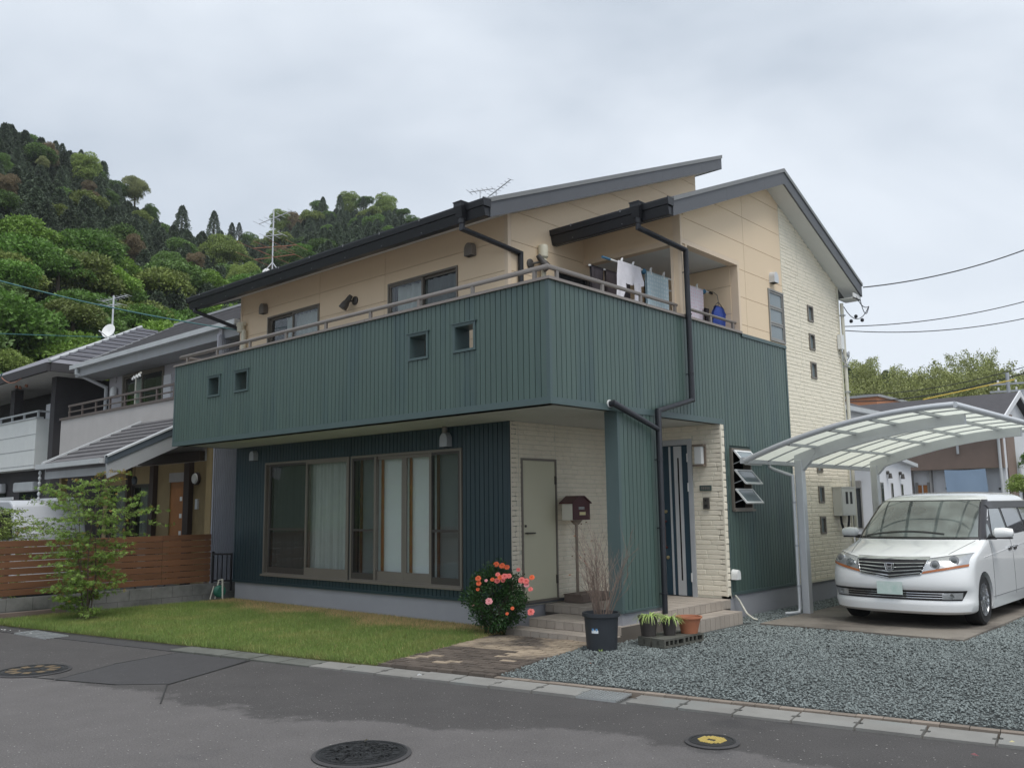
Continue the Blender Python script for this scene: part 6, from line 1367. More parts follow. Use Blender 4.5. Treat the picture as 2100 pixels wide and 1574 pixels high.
# lower intake, fog lamps, plate
fpatch('lower_intake', ((-.80, .365), (.80, .365), (.86, .492), (-.86, .492)), 'grille_black', .004, 30, 3)
for z in (.395, .425, .455): mb = MB(); mb.tube([tuple(Sf(x, z, .010)) for x in lin(-.62, .62, 24)], .0045, 5); mb.build('intake_slat', 'chrome', VN)
for s in (-1, 1):
    fl = fpatch('fog_lamp', ((s*.60, .380), (s*.80, .385), (s*.815, .475), (s*.60, .470)), 'lamp_reflector', .014, 6, 3)
    mb = MB(); c = Sf(s*.70, .428, .018); mb.lathe([(.030, 0), (.026, .008), (.012, .004)], c, 14, 'y'); mb.build('fog_lens', 'lamp_lens', fl)
    # headlamp : reflector bowl, two ringed projectors, amber strip
    q = ((s*.395, .700), (s*.872, .800), (s*.872, .955), (s*.468, .893)); hl = fpatch('headlight', q, 'lamp_reflector', .006, 14, 6)
    fpatch('indicator', ((s*.400, .700), (s*.872, .792), (s*.874, .822), (s*.412, .730)), 'amber', .011, 14, 1, hl)
    fpatch('headlight_rim', ((s*.460, .888), (s*.875, .948), (s*.875, .964), (s*.462, .905)), 'van_paint', .012, 14, 1, hl)
    for (xx, zz, rr) in ((.545, .815, .060), (.735, .868, .062)):
        p = Sf(s*xx, zz, .004); d = Vector((s*.25*(1 if xx > .6 else .4), -1, 0)).normalized(); P_ = Vector(p)
        mb = MB(); mb.tube([P_, P_+d*.026], [rr, rr*.97], 22, cap=True); a_ = mb.build('lamp_ring', 'chrome', hl, smooth=True)
        mb = MB(); mb.tube([P_+d*.024, P_+d*.029], [rr*.80, rr*.78], 22); mb.build('lamp_bowl', 'lamp_reflector', a_ if False else hl, smooth=True)
        mb = MB(); mb.tube([P_+d*.028, P_+d*.036, P_+d*.042], [rr*.58, rr*.52, rr*.25], 18); mb.build('lamp_lens', 'lamp_lens', hl, smooth=True)
pq = patch('licence_plate', lambda u, v: Sf(0, .52, .03)+np.array([-.165+.33*u, 0, -.085+.165*v]), lin(0, 1, 2), lin(0, 1, 2), 'plate')
# underbody, wheels
mb = MB(); mb.box(VO[0]-.60, VO[0]+.60, VO[1]+.45, VO[1]+4.6, VO[2]+.16, VO[2]+.60); mb.build('underbody', 'under_black', VN)
def wheel(s, y):
    cx = VO[0]+s*.895; c = (cx, VO[1]+y, VO[2]+.333); W_ = .215
    T_ = MB(); pr = [(.215, 0), (.225, -.005), (.30, .004), (.328, -.02), (.333, -.05), (.333, -.17), (.325, -.20), (.22, -.205)]
    T_.lathe([(r_, h*s) for r_, h in pr], c, 40, 'x', cap=False); t_ = T_.build('tyre', 'tyre', VN, smooth=True)
    R_ = MB(); R_.lathe([(.222, -.004*s), (.212, -.004*s), (.205, -.03*s), (.195, -.14*s), (.02, -.15*s)], c, 36, 'x', cap=False); rim = R_.build('rim', 'alloy', t_, smooth=True)
    for k in range(10):
        a = 2*pi*k/10+.2+(.09 if k % 2 else -.09); mb = MB(); u = Vector((0, cos(a), sin(a))); mb.beam(Vector(c)+u*.045+Vector((-.020*s, 0, 0)), Vector(c)+u*.212+Vector((-.012*s, 0, 0)), .024, .026, up=(s, 0, 0)); mb.build('spoke', 'alloy', t_)
    mb = MB(); mb.lathe([(.05, -.045*s), (.05, -.012*s), (.035, -.003*s)], c, 18, 'x'); mb.build('hub_cap', 'alloy', t_, smooth=True)
    mb = MB(); mb.lathe([(.14, -.13*s), (.14, -.10*s)], c, 24, 'x'); mb.build('brake_disc', 'silver_dull', t_)
for s, y in WH: wheel(s, y)
# tail lamp slivers seen from the side
for s in (-1, 1): spatch('tail_light', ((4.62, .95), (4.80, .95), (4.70, 1.35), (4.56, 1.35)), 'amber', s, .006, 4, 4)
# small dark car behind on the right, partly out of frame
# ================================================================= GREY HOUSE NEXT DOOR (left)
mat('n_grey', (.42, .41, .43), .85, var=.04, bump=.1, bscale=60); mat('n_grey_low', (.46, .44, .425), .85, var=.05, bump=.12, bscale=50); mat('n_slate', (.115, .11, .115), .75, var=.14, vscale=3, objv=.1); mat('n_gutter', (.52, .54, .55), .45); mat('n_fascia', (.36, .37, .38), .6); mat('n_dark_board', (.085, .105, .125), .45)
mat('n_corr', (.36, .38, .44), .5, var=.06); mat('n_yellow', (.25, .19, .095), .85, var=.12, bump=.15, bscale=40); mat('n_wood_dark', (.05, .035, .028), .7); mat('n_door', (.35, .14, .04), .5, var=.12, vscale=6); mat('n_rail', (.13, .105, .095), .5)
mat('n_black_wall', (.055, .052, .055), .85, var=.08, bump=.1, bscale=50); mat('n_white_wall', (.70, .72, .70), .8, var=.04, bump=.25, bscale=25); mat('n_soffit', (.55, .54, .52), .8); mat('n_roof_blue', (.20, .20, .225), .6, var=.06)
mat('v_white', (.48, .50, .53), .4); mat('r_white', (.68, .69, .71), .8, var=.03); mat('r_brown', (.235, .175, .145), .85, var=.06, bump=.2, bscale=40); mat('r_roof', (.065, .062, .068), .8, var=.12, vscale=4, bump=.3, bscale=20); mat('r_orange', (.50, .22, .12), .8, var=.06); mat('tarp_blue', (.30, .40, .53), .7, var=.05); mat('r_grey', (.33, .32, .31), .8)
K = thing('house', (-14, 5, 0), 'grey two-storey neighbour house with slate roofs and a tiled porch roof', 'house')
GX0, GX1, GY = -17.6, -10.3, 2.4
f_ = Fr('F', GY); GW = (-16.75, -14.45, 3.0, 5.31)
backing('upper_wall', f_, GX0, GX1, 2.9, 5.62, [GW], 'n_grey', K, d0=-.15)
mb = MB(); mb.box(GX0, GX0+.15, GY+.15, 9, 0, 5.62); mb.box(GX1-.15, GX1-.02, 1.6, 9, 0, 5.62); mb.build('side_wall', 'n_grey', K)
mb = MB(); y = 1.50
while y < 4.5: mb.prism([(GX1-.02, y, 0), (GX1-.02, y+.036, 0), (GX1+.0, y+.028, 0), (GX1+.0, y+.008, 0)], (0, 0, 5.4)); y += .042
mb.build('corrugated_siding', 'n_corr', K, kind='stuff')
mb = MB(); mb.box(GX1-.25, GX1-.021, 1.48, 1.6, 0, 3.6); mb.build('wing_end', 'n_yellow', K)
w_ = wframe(f_, *GW, K, 'sash_bronze', w=.06, sill=False); sash('sash', f_, GW[0]+.06, -15.6, 3.1, 5.25, -.02, 'pane', 'sash_bronze', w_); sash('sash', f_, -15.65, GW[1]-.06, 3.1, 5.25, .012, 'pane_mesh', 'sash_bronze', w_, mid=None); curtain(f_, GW[0]+.3, -15.9, 3.0, 5.2, -.2, 'curtain_sheer', w_, 5, .03, 9); room(f_, *GW, w_)
mb = MB(); f_.box(mb, -14.38, -14.0, 3.0, 5.05, .0, .05); mb.build('shutter_box', 'r_white', K)
c = f_.P(-17.08, 4.92, .10); mb = MB(); mb.lathe([(.09, -.14), (.09, 0), (.075, .08), (.03, .12)], c, 14); mb.build('wall_lamp', 'white_metal', K, smooth=True)
mb = MB(); mb.lathe([(.09, 0), (.085, .03)], f_.P(-17.2, 5.25, .0), 14, 'y'); mb.build('round_vent', 'n_grey', K)
# balcony
fb = Fr('F', 1.45)
mb = MB(); fb.box(mb, -18.25, GX1-.3, 2.75, 4.16, -.14, 0); mb.box(-18.25, -18.11, 1.59, GY, 2.75, 4.16); mb.build('balcony_wall', 'n_grey_low', K)
mb = MB(); fb.box(mb, -18.30, GX1-.3, 4.16, 4.22, -.17, .03); cap = mb.build('balcony_cap', 'n_rail', K)
mb = MB(); fb.box(mb, -17.95, GX1-.3, 4.50, 4.55, -.09, -.04); fb.box(mb, -17.95, GX1-.3, 4.345, 4.375, -.08, -.05); hr = mb.build('balcony_rail', 'n_rail', K)
x = -17.9
while x < GX1-.35: mb = MB(); fb.box(mb, x, x+.05, 4.22, 4.50, -.085, -.045); mb.build('rail_post', 'n_rail', hr); x += .82
mb = MB(); mb.tube([(-14.9, 1.9, 4.16), (-14.9, 1.9, 5.05)], .02, 6); mb.beam((-14.9, 1.9, 5.02), (-14.0, 1.6, 5.0), .03, .05); mb.build('drying_arm', 'white_pipe', K)
mb = MB()
for i in range(7): mb.lathe([(.01, 0), (.03, .02), (.01, .08)], (-14.7+i*.11, 1.72-.02*i, 4.90+.03*(i % 2)), 5)
mb.build('pegs', 'white_metal', K, kind='stuff')
# main roof : gable with slate rows
EY, EZ, RY, RZ_ = 1.65, 5.62, 4.4, 7.12; sl_ = (RZ_-EZ)/(RY-EY)
def slates(x0f, x1f, y0, z0, y1, z1, rows, parent, lift=.035, m='n_slate'):
    for i in range(rows):
        t0, t1 = i/rows, (i+1)/rows; a = (y0+(y1-y0)*t0, z0+(z1-z0)*t0); b = (y0+(y1-y0)*t1, z0+(z1-z0)*t1); mb = MB()
        mb.prism([(0, a[0]-.01, a[1]+lift), (0, a[0]-.01, a[1]), (0, b[0], b[1]), (0, b[0], b[1]+.004)], (1, 0, 0)); xa, xb = x0f(t0), x1f(t0)
        mb.v = [(xa+(xb-xa)*p[0], p[1], p[2]) for p in mb.v]; mb.build('slate_row', m, parent)
mb = MB(); slab_yz(mb, [(EY, EZ), (RY, RZ_), (9.3, EZ-.6), (9.3, EZ-.75), (RY, RZ_-.2), (EY+.05, EZ-.16)], -17.9, -9.75); rf = mb.build('roof', 'n_slate', K)
slates(lambda t: -17.9, lambda t: -9.75, EY, EZ+.002, RY, RZ_+.002, 13, rf)
mb = MB(); mb.box(-18.1, -9.7, EY-.13, EY-.0, EZ-.09, EZ+.02); mb.build('gutter', 'n_gutter', K)
mb = MB(); mb.box(-18.0, -9.72, EY+.0, EY+.03, EZ-.30, EZ-.09); mb.box(-18.0, -9.72, EY+.03, GY, EZ-.30, EZ-.28); mb.build('fascia', 'n_fascia', K)
mb = MB(); slab_yz(mb, [(EY-.05, EZ+.035), (RY, RZ_+.035), (RY, RZ_-.15), (EY-.05, EZ-.15)], -17.96, -17.9); mb.box(-17.9, -9.75, RY-.09, RY+.09, RZ_+.0, RZ_+.06); mb.build('ridge_cap', 'n_fascia', K)
pipe('downpipe', [(-17.75, EY-.07, EZ-.09), (-17.75, EY-.07, EZ-.22), (-17.62, GY-.07, EZ-.55), (-17.62, GY-.07, 4.3)], .045, 'n_gutter', K)
# porch roof
PY0, PZ0, PY1, PZ1 = -.60, 2.72, 1.45, 3.74
mb = MB(); slab_yz(mb, [(PY0, PZ0), (PY1, PZ1), (PY1, PZ1-.15), (PY0+.03, PZ0-.15)], -13.55, -10.45); pr_ = mb.build('porch_roof', 'n_slate', K)
slates(lambda t: -13.55, lambda t: -10.45, PY0, PZ0+.002, PY1, PZ1+.002, 9, pr_)
mb = MB(); slab_yz(mb, [(PY0-.05, PZ0+.05), (PY1, PZ1+.05), (PY1, PZ1-.14), (PY0-.05, PZ0-.10)], -10.45, -10.36); mb.build('rake_board', 'n_dark_board', pr_)
mb = MB(); slab_yz(mb, [(PY0-.05, PZ0+.055), (PY1, PZ1+.055), (PY1, PZ1+.02), (PY0-.05, PZ0+.02)], -10.50, -10.34); slab_yz(mb, [(PY0-.05, PZ0+.055), (PY1, PZ1+.055), (PY1, PZ1+.01), (PY0-.05, PZ0+.01)], -13.60, -13.52); mb.build('rake_edge', 'n_gutter', pr_)
mb = MB(); slab_yz(mb, [(PY0-.05, PZ0-.105), (PY1, PZ1-.145), (PY1, PZ1-.42), (PY0-.02, PZ0-.38)], -10.43, -10.38); mb.build('barge_board', 'n_fascia', pr_)
mb = MB(); mb.box(-13.75, -10.55, PY0-.12, PY0-.0, PZ0-.09, PZ0+.01); mb.build('gutter', 'n_gutter', pr_)
mb = MB(); mb.box(-13.6, -10.44, PY0+.03, PY0+.06, PZ0-.30, PZ0-.08); mb.build('porch_fascia', 'n_fascia', pr_)
mb = MB()
for i in range(9): mb.lathe([(.015, -.05), (.035, 0), (.015, .05)], (-13.62, PY0-.06, 2.55-.11*i), 6)
mb.build('rain_chain', 'n_gutter', K)
# ground floor front wall and porch
gd = Fr('F', GY); DR = (-13.92, -13.05, 0.1, 2.62)
backing('porch_wall', gd, GX0, GX1-.16, 0, 2.9, [DR, (-17.3, -16.1, .5, 2.4), (-15.9, -14.95, .1, 2.4)], 'n_yellow', K, d0=-.12)
mb = MB(); gd.box(mb, DR[0]-.02, DR[1]+.02, 2.40, 2.62, -.08, .02); mb.build('transom', 'r_grey', K)
mb = MB(); gd.box(mb, DR[0], DR[1], .1, 2.40, -.08, -.03); dd_ = mb.build('front_door', 'n_door', K)
for z in (1.15, 1.55, 1.95): mb = MB(); gd.box(mb, -13.45, -13.35, z, z+.10, -.03, -.02); mb.build('door_light', 'white_metal', dd_)
mb = MB(); mb.tube([gd.P(-13.14, .9, .03), gd.P(-13.14, 1.45, .03)], .016, 6); mb.build('pull', 'silver', dd_)
for (a, b) in ((-13.03, -12.78), (-14.75, -14.55), (-16.05, -15.95)): mb = MB(); gd.box(mb, a, b, 0, 2.9, .0, .12); mb.build('post', 'n_wood_dark', K)
mb = MB(); mb.box(-13.4, -10.6, .2, .34, 2.78, 2.92); mb.box(-13.4, -10.6, 1.35, 1.47, 2.75, 2.95); mb.build('porch_beam', 'n_wood_dark', K)
for (x, y) in ((-13.3, -.3), ): mb = MB(); mb.box(x-.06, x+.06, y-.06, y+.06, 0, 2.6); mb.build('porch_post', 'n_yellow', K)
mb = MB(); mb.lathe([(.15, 0), (.15, .05)], gd.P(-12.6, 2.45, .005), 22, 'y'); cl_ = mb.build('wall_light', 'n_wood_dark', K); mb = MB(); mb.lathe([(.125, 0), (.11, .03)], gd.P(-12.62, 2.45, .056), 22, 'y'); mb.build('light_face', 'white_metal', cl_)
mb = MB(); gd.box(mb, -12.62, -12.50, 1.75, 1.98, 0, .04); mb.build('intercom', 'silver', K)
for W__ in ((-17.3, -16.1, .5, 2.4), (-15.9, -14.95, .1, 2.4)):
    wn = wframe(gd, *W__, K, 'sash_dark', sill=False); sash('sash', gd, W__[0]+.04, W__[1]-.04, W__[2]+.04, W__[3]-.04, -.02, 'pane', 'sash_dark', wn); curtain(gd, W__[0]+.1, W__[1]-.4, W__[2], W__[3], -.2, 'curtain_grey', wn, 4, .03, 2); room(gd, *W__, wn)
LT = thing('hanging_lantern', (-11.9, .6, 2.4), 'dark lantern hanging under the neighbour porch roof', 'lantern'); mb = MB(); mb.tube([(-11.9, .6, 2.75), (-11.9, .6, 2.45)], .006, 4); mb.build('chain', 'n_wood_dark', LT); mb = MB(); mb.lathe([(.03, 0), (.06, -.06), (.05, -.16), (.02, -.18)], (-11.9, .6, 2.45), 8); mb.build('lamp', 'n_dark_board', LT)
# bicycle behind the fence
BC = thing('bicycle', (-10.9, 1.1, 0), 'black bicycle whose handlebar shows above the wooden fence', 'bicycle')
def ringw(c, r): mb = MB(); mb.tube([(c[0], c[1]+r*cos(a), c[2]+r*sin(a)) for a in lin(0, 2*pi, 20)], .016, 6, cap=False); return mb
for yy in (.55, 1.6): ringw((-10.9, yy, .34), .32).build('wheel', 'black_metal', BC)
mb = MB(); mb.tube([(-10.9, .55, .34), (-10.9, .72, .95)], .015, 6); mb.tube([(-10.9, .70, .8), (-10.9, 1.15, .35), (-10.9, 1.28, .8), (-10.9, .70, .8)], .015, 6); mb.tube([(-10.9, 1.15, .35), (-10.9, 1.6, .34), (-10.9, 1.28, .8)], .012, 6); mb.build('frame', 'black_metal', BC)
mb = MB(); mb.tube([(-11.16, .86, 1.18), (-11.1, .70, 1.14), (-10.9, .72, 1.05), (-10.7, .70, 1.14), (-10.64, .86, 1.18)], .014, 6); mb.tube([(-10.9, .72, .95), (-10.9, .72, 1.05)], .014, 6); mb.build('handlebar', 'black_metal', BC); mb = MB(); mb.lathe([(.05, 0), (.07, .05)], (-10.9, 1.3, .86), 8); mb.build('saddle', 'black_metal', BC)
# ================================================================= BLACK AND WHITE HOUSE (far left)
Q_ = thing('house', (-24, 6, 0), 'black walled house with white balcony at the far left', 'house')
BX = -20.0
mb = MB(); mb.box(BX-.2, BX, 3.2, 10, 0, 5.62); mb.box(-30, BX-.2, 3.2, 3.4, 0, 5.62); mb.build('wall', 'n_black_wall', Q_)
mb = MB(); mb.box(BX-.30, BX+.02, 1.9, 2.2, 0, 5.62); mb.box(BX-.16, BX-.0, 2.2, 3.2, 0, 5.62); mb.build('fin_wall', 'n_black_wall', Q_)
mb = MB(); mb.box(-23.7, -23.35, 1.95, 2.2, 3.1, 5.55); mb.build('pillar', 'n_black_wall', Q_)
mb = MB(); mb.box(-30, -21.0, 1.8, 1.95, 3.0, 4.46); mb.box(-21.15, -21.0, 1.95, 3.2, 3.0, 4.46); mb.box(-30, -21.15, 1.95, 3.2, 3.0, 3.1); mb.box(-21.0, BX-.3, 2.35, 3.2, 3.0, 4.4); bwq = mb.build('balcony_wall', 'n_white_wall', Q_)
z = 3.1
while z < 4.45: mb = MB(); mb.box(-30, -20.992, 1.790, 1.799, z, z+.012); mb.build('siding_line', 'n_fascia', bwq); z += .45
mb = MB(); mb.box(-30, -20.97, 1.77, 1.98, 4.46, 4.51); mb.box(-30, -21.0, 1.84, 1.89, 4.66, 4.71); mb.box(-21.08, -21.03, 1.84, 3.1, 4.66, 4.71); rq = mb.build('balcony_rail', 'n_gutter', Q_)
for x in (-28, -26.6, -25.2, -24.2, -23.2, -22.2, -21.1): mb = MB(); mb.box(x, x+.05, 1.84, 1.89, 4.51, 4.66); mb.build('rail_post', 'n_gutter', rq)
mb = MB(); mb.box(-30, -18.95, 1.25, 1.35, 5.58, 5.82); mb.box(-19.0, -18.9, 1.35, 10.6, 5.58, 5.82); mb.build('fascia', 'n_black_wall', Q_)
mb = MB(); mb.box(-30, -19.0, 1.35, 3.2, 5.60, 5.63); mb.build('soffit', 'n_soffit', Q_)
mb = MB(); mb.add([(-30, 1.3, 5.82), (-18.9, 1.3, 5.82), (-18.9, 10.6, 5.82), (-30, 10.6, 5.82), (-23.55, 5.95, 8.15), (-30, 5.95, 8.15)], [(0, 1, 4, 5), (1, 2, 4), (2, 3, 5, 4)]); rq2 = mb.build('roof', 'n_roof_blue', Q_)
mb = MB(); mb.tube([(-18.9, 1.3, 5.86), (-23.55, 5.95, 8.18)], .045, 6); mb.build('hip_cap', 'n_gutter', rq2)
for i in range(1, 12):
    t = i/12; x = -18.9-4.65*t; z = 5.82+2.33*t+.02; a = 1.3+4.65*t; b = 10.6-4.65*t; mb = MB(); mb.box(x-.06, x+.08, a, b, z-.03, z+.045); mb.build('tile_row', 'n_roof_blue', rq2)
wn = wframe(Fr('F', 3.2), -24.0, -22.2, 3.2, 5.0, Q_, 'n_gutter', sill=False, w=.06); mb = MB(); mb.box(-23.95, -22.25, 3.23, 3.24, 3.25, 4.95); mb.build('pane', 'pane_dark', wn); mb = MB(); mb.box(-23.1, -23.05, 3.18, 3.22, 3.25, 4.95); mb.build('mullion', 'n_gutter', wn)
mb = MB(); mb.box(-22.0, -21.2, 2.4, 2.7, 4.5, 5.0); mb.build('balcony_unit', 'r_white', Q_)
pipe('duct', [(-25.5, 2.0, 4.2), (-25.5, 2.05, 5.0), (-25.62, 2.2, 5.15)], .07, 'white_pipe', Q_)
for (a, b) in ((-25.6, -24.3), (-23.2, -21.6)):
    mb = MB(); mb.box(a, b, 2.0, 2.2, 2.35, 2.65); sh_ = mb.build('shutter_box', 'n_gutter', Q_, bevel=.05); mb = MB(); mb.box(a+.05, b-.05, 2.19, 2.22, .9, 2.34); mb.build('shutter_window', 'pane_dark', Q_)
mb = MB(); mb.box(-30, BX-.3, 2.22, 2.4, 0, 3.0); mb.build('ground_floor_wall', 'n_black_wall', Q_)
mb = MB(); 
for p in ((-22.2, 1.6, 5.45), (-21.9, 1.6, 5.4), (-21.4, 1.6, 5.4)): mb.lathe([(.03, 0), (.05, .03), (.03, .09)], p, 6)
mb.tube(sag((-22.3, 1.2, 5.75), (-20.5, 1.3, 5.75), .25), .015, 5); mb.build('cable_dropper', 'rust_metal', Q_)
dish = antenna(tuple(on_r(228, 712, 31.5)), on_r(233, 606, 31.5)[2], 'roof antenna mast with white satellite dish on the far left house', yag=[(on_r(233, 612, 31.5)[2], 1.1, 8, .5, .1, 'silver'), (on_r(233, 625, 31.5)[2], .6, 3, .7, 0, 'silver')], r_=.03)
p = on_r(222, 678, 31.4); mb = MB(); mb.lathe([(.01, .05), (.14, .035), (.26, .0), (.25, -.01), (.01, .035)], (0, 0, 0), 20, 'y', cap=False); qd = Vector((.55, -.75, .35)).to_track_quat('Y', 'Z').to_matrix(); mb.v = [tuple(Vector(p)+qd@Vector((v[0]*.85, v[1], v[2]))) for v in mb.v]; mb.build('dish', 'white_metal', dish, smooth=True)
mb = MB(); mb.tube([tuple(Vector(p)+Vector((0, 0, -.22))), tuple(Vector(p)+qd@Vector((0, .45, -.28)))], .02, 5); mb.build('feed_arm', 'white_metal', dish)
# white van parked in the neighbour yard behind the fence
WV = thing('white_van', (-13.6, -1.0, 0), 'boxy white van parked behind the wooden fence, far left', 'van')
mb = MB(); mb.prism([(-15.3, -1.3, .3), (-12.2, -1.3, .3), (-12.2, -1.3, 1.35), (-12.45, -1.3, 2.02), (-12.65, -1.3, 2.12), (-15.2, -1.3, 2.14), (-15.3, -1.3, 2.0)], (0, 1.4, 0)); mb.v = [(x-.75, y, z*.93) for x, y, z in mb.v]; mb.build('body', 'v_white', WV, bevel=.04)
for (a, b) in ((-15.1, -14.2), (-14.1, -13.25)): mb = MB(); mb.box(a-.75, b-.75, -1.312, -1.302, 1.15, 1.72); mb.build('side_window', 'side_glass_dark', WV)
mb = MB(); mb.prism([(-13.85, -1.312, 1.15), (-13.05, -1.312, 1.2), (-13.25, -1.312, 1.72), (-13.85, -1.312, 1.72)], (0, .01, 0)); mb.build('side_window', 'side_glass_dark', WV)
mb = MB(); mb.box(-15.95, -13.4, -1.25, -1.22, 1.98, 2.04); mb.box(-15.95, -13.4, .0, .03, 1.98, 2.04); mb.build('roof_rail', 'n_gutter', WV)
for x in (-15.45, -13.65): mb = MB(); mb.lathe([(.28, 0), (.28, .16)], (x, -1.2, .29), 20, 'y'); mb.build('wheel', 'tyre', WV)
# ================================================================= HOUSES BEHIND ON THE RIGHT
A_ = thing('house', (-5, 18, 0), 'white house with narrow slit windows behind the carport', 'house')
mb = MB(); mb.box(-9, -3.25, 15, 20.3, 0, 4.35); mb.build('wall', 'r_white', A_)
mb = MB(); mb.add([(-9.3, 14.7, 4.4), (-3.0, 14.7, 4.4), (-3.0, 20.6, 4.4), (-9.3, 20.6, 4.4), (-5.5, 17.65, 5.45), (-7, 17.65, 5.45)], [(0, 1, 4, 5), (1, 2, 4), (2, 3, 5, 4), (3, 0, 5), (3, 2, 1, 0)]); mb.build('roof', 'r_roof', A_)
mb = MB(); mb.box(-3.05, -2.93, 14.7, 20.6, 4.30, 4.42); mb.build('gutter', 'n_gutter', A_)
fa = Fr('F', 16.4); fs_ = Fr('R', -2.2)
mb = MB(); fa.poly(mb, [(-5, 0), (-2.2, 0), (-2.2, 3.0), (-5, 3.0)], -.15, 0); mb.box(-2.35, -2.2, 16.55, 19.2, 0, 2.85); mb.build('wing_wall', 'r_white', A_)
mb = MB(); mb.prism([(-5, 16.2, 3.05), (-5, 19.4, 2.72), (-5, 19.4, 2.82), (-5, 16.2, 3.15)], (2.95, 0, 0)); mb.build('wing_roof', 'n_gutter', A_)
w_ = (-3.0, -2.62, 1.0, 2.28); wn = wframe(fa, *w_, A_, 'sash_grey', d0=-.02, sill=False, w=.03); mb = MB(); fa.box(mb, -2.97, -2.65, 1.03, 2.1, -.0, .005); mb.build('pane', 'pane_dark', wn); mb = MB(); fa.box(mb, -3.0, -2.62, 2.12, 2.3, .031, .10); mb.build('shutter_box', 'sash_grey', wn)
mb = MB(); fa.box(mb, -3.14, -3.02, 1.0, 2.35, .0, .03); mb.build('shutter_rail', 'r_brown', A_)
for (y0, y1, z1) in ((16.62, 16.85, 2.25), (17.45, 17.6, 2.24), (18.25, 18.4, 2.22)):
    mb = MB(); fs_.box(mb, y0, y1, 1.0, z1, .0, .02); sw_ = mb.build('slit_window', 'sash_grey', A_); mb = MB(); fs_.box(mb, y0+.03, y1-.03, 1.03, z1-.03, .02, .024); mb.build('pane', 'pane_dark', sw_)
for y in (17.2, 18.2): mb = MB(); mb.lathe([(.05, 0), (.05, .06)], fs_.P(y, 2.52, 0), 10, 'x'); mb.lathe([(.04, 0), (.06, -.14)], fs_.P(y, 2.5, .09), 8); mb.build('spot_lamp', 'lamp_dark', A_)
Bh = thing('house', (-5, 29, 0), 'brown and white house with dark gable roof behind the van', 'house')
fy = 27.4; FB = Fr('F', fy); RX = -1.62
mb = MB(); FB.box(mb, -9.5, RX, 2.9, 4.14, -.2, .0); mb.build('brown_wall', 'r_brown', Bh)
mb = MB(); mb.box(-9.5, RX-.2, fy+.05, fy+.2, 4.16, 4.75); mb.box(-9.5, RX, fy+.42, fy+.6, 0, 2.9); mb.box(RX-.2, RX, fy+.2, fy+4.2, 0, 4.75); mb.prism([(RX-.2, fy+.2, 4.76), (RX-.2, fy+4.2, 4.76), (RX-.2, fy+2.1, 5.62)], (.2, 0, 0)); mb.build('white_wall', 'r_white', Bh)
mb = MB(); mb.box(RX-.0, RX+.03, fy+.5, fy+1.7, 0, 4.9); mb.build('brown_panel', 'r_brown', Bh)
mb = MB(); mb.box(-4.95, -4.88, fy, fy+.42, 0, 2.9); mb.box(-4.25, -4.18, fy+.2, fy+.42, 0, 2.9); mb.build('porch_wall', 'r_grey', Bh)
mb = MB(); mb.box(-4.72, -4.38, fy+.34, fy+.39, .3, 2.35); d_ = mb.build('front_door', 'n_door', Bh); mb = MB(); mb.box(-4.57, -4.53, fy+.30, fy+.34, .3, 2.35); mb.build('door_pull', 'silver', d_); mb = MB(); mb.box(-4.80, -4.72, fy+.32, fy+.39, .2, 2.45); mb.box(-4.38, -4.30, fy+.32, fy+.39, .2, 2.45); mb.build('door_frame', 'sash_grey', d_)
mb = MB(); slab_yz(mb, [(fy-.45, 4.72), (fy+2.1, 5.80), (fy+4.6, 4.75), (fy+4.6, 4.62), (fy+2.1, 5.66), (fy-.45, 4.60)], -9.9, RX+.25); rb_ = mb.build('roof', 'r_roof', Bh)
mb = MB(); slab_yz(mb, [(fy-.5, 4.73), (fy+2.1, 5.84), (fy+2.1, 5.62), (fy-.5, 4.55)], RX+.25, RX+.30); slab_yz(mb, [(fy+2.1, 5.84), (fy+4.65, 4.77), (fy+4.65, 4.57), (fy+2.1, 5.62)], RX+.25, RX+.301); mb.box(-9.9, RX+.25, fy-.55, fy-.46, 4.58, 4.70); mb.build('rake_board', 'r_white', rb_)
pipe('downpipe', [(RX-.1, fy-.06, 4.1), (RX-.1, fy-.06, .2)], .05, 'n_gutter', Bh); pipe('bracket_pipe', [(-3.1, fy-.06, 3.75), (-3.1, fy-.06, 3.45)], .05, 'n_gutter', Bh)
wn = MB(); wn.box(RX+.0, RX+.02, fy+2.3, fy+2.6, 1.2, 2.5); wn = wn.build('window', 'sash_grey', Bh); mb = MB(); mb.box(RX+.02, RX+.025, fy+2.34, fy+2.56, 1.24, 2.46); mb.build('pane', 'pane_dark', wn)
mb = MB()
for (x, z) in ((-3.7, 2.2), (-3.45, 2.15), (-1.9, 2.15)): mb.box(x-.05, x+.05, fy+.38, fy+.42, z-.04, z+.04)
mb.build('wall_fitting', 'lamp_dark', Bh)
# tarpaulin hung under the brown wall
mb = MB(); V = []; F = []
for j in range(9):
    for i in range(13):
        t, s = j/8, i/12; x0, x1 = -3.62+.10*t, -2.22+.10*t; V.append((x0+(x1-x0)*s, fy-.08+.05*sin(s*9)*t, 2.88-.03*sin(pi*s)-2.2*t))
for j in range(8):
    for i in range(12): F.append((j*13+i, j*13+i+1, (j+1)*13+i+1, (j+1)*13+i))
mb.add(V, F); o = mb.build('tarpaulin', 'tarp_blue', smooth='all'); tag(o, 'pale blue sheet hung in front of the brown and white house', 'sheet')
mb = MB(); mb.box(-4.72, -4.55, fy+.2, fy+.25, 1.3, 1.95); mb.box(-4.80, -4.47, fy+.2, fy+.25, 1.6, 1.85); o = mb.build('hanging_shirt', 'tarp_blue', bevel=.01); o.data.materials[0] = MATS['cloth_blue']; tag(o, 'blue garment hanging at the brown door of the far house', 'shirt')
Oh = thing('house', (-14.5, 46, 0), 'flat orange building behind the dark roofs on the right', 'house')
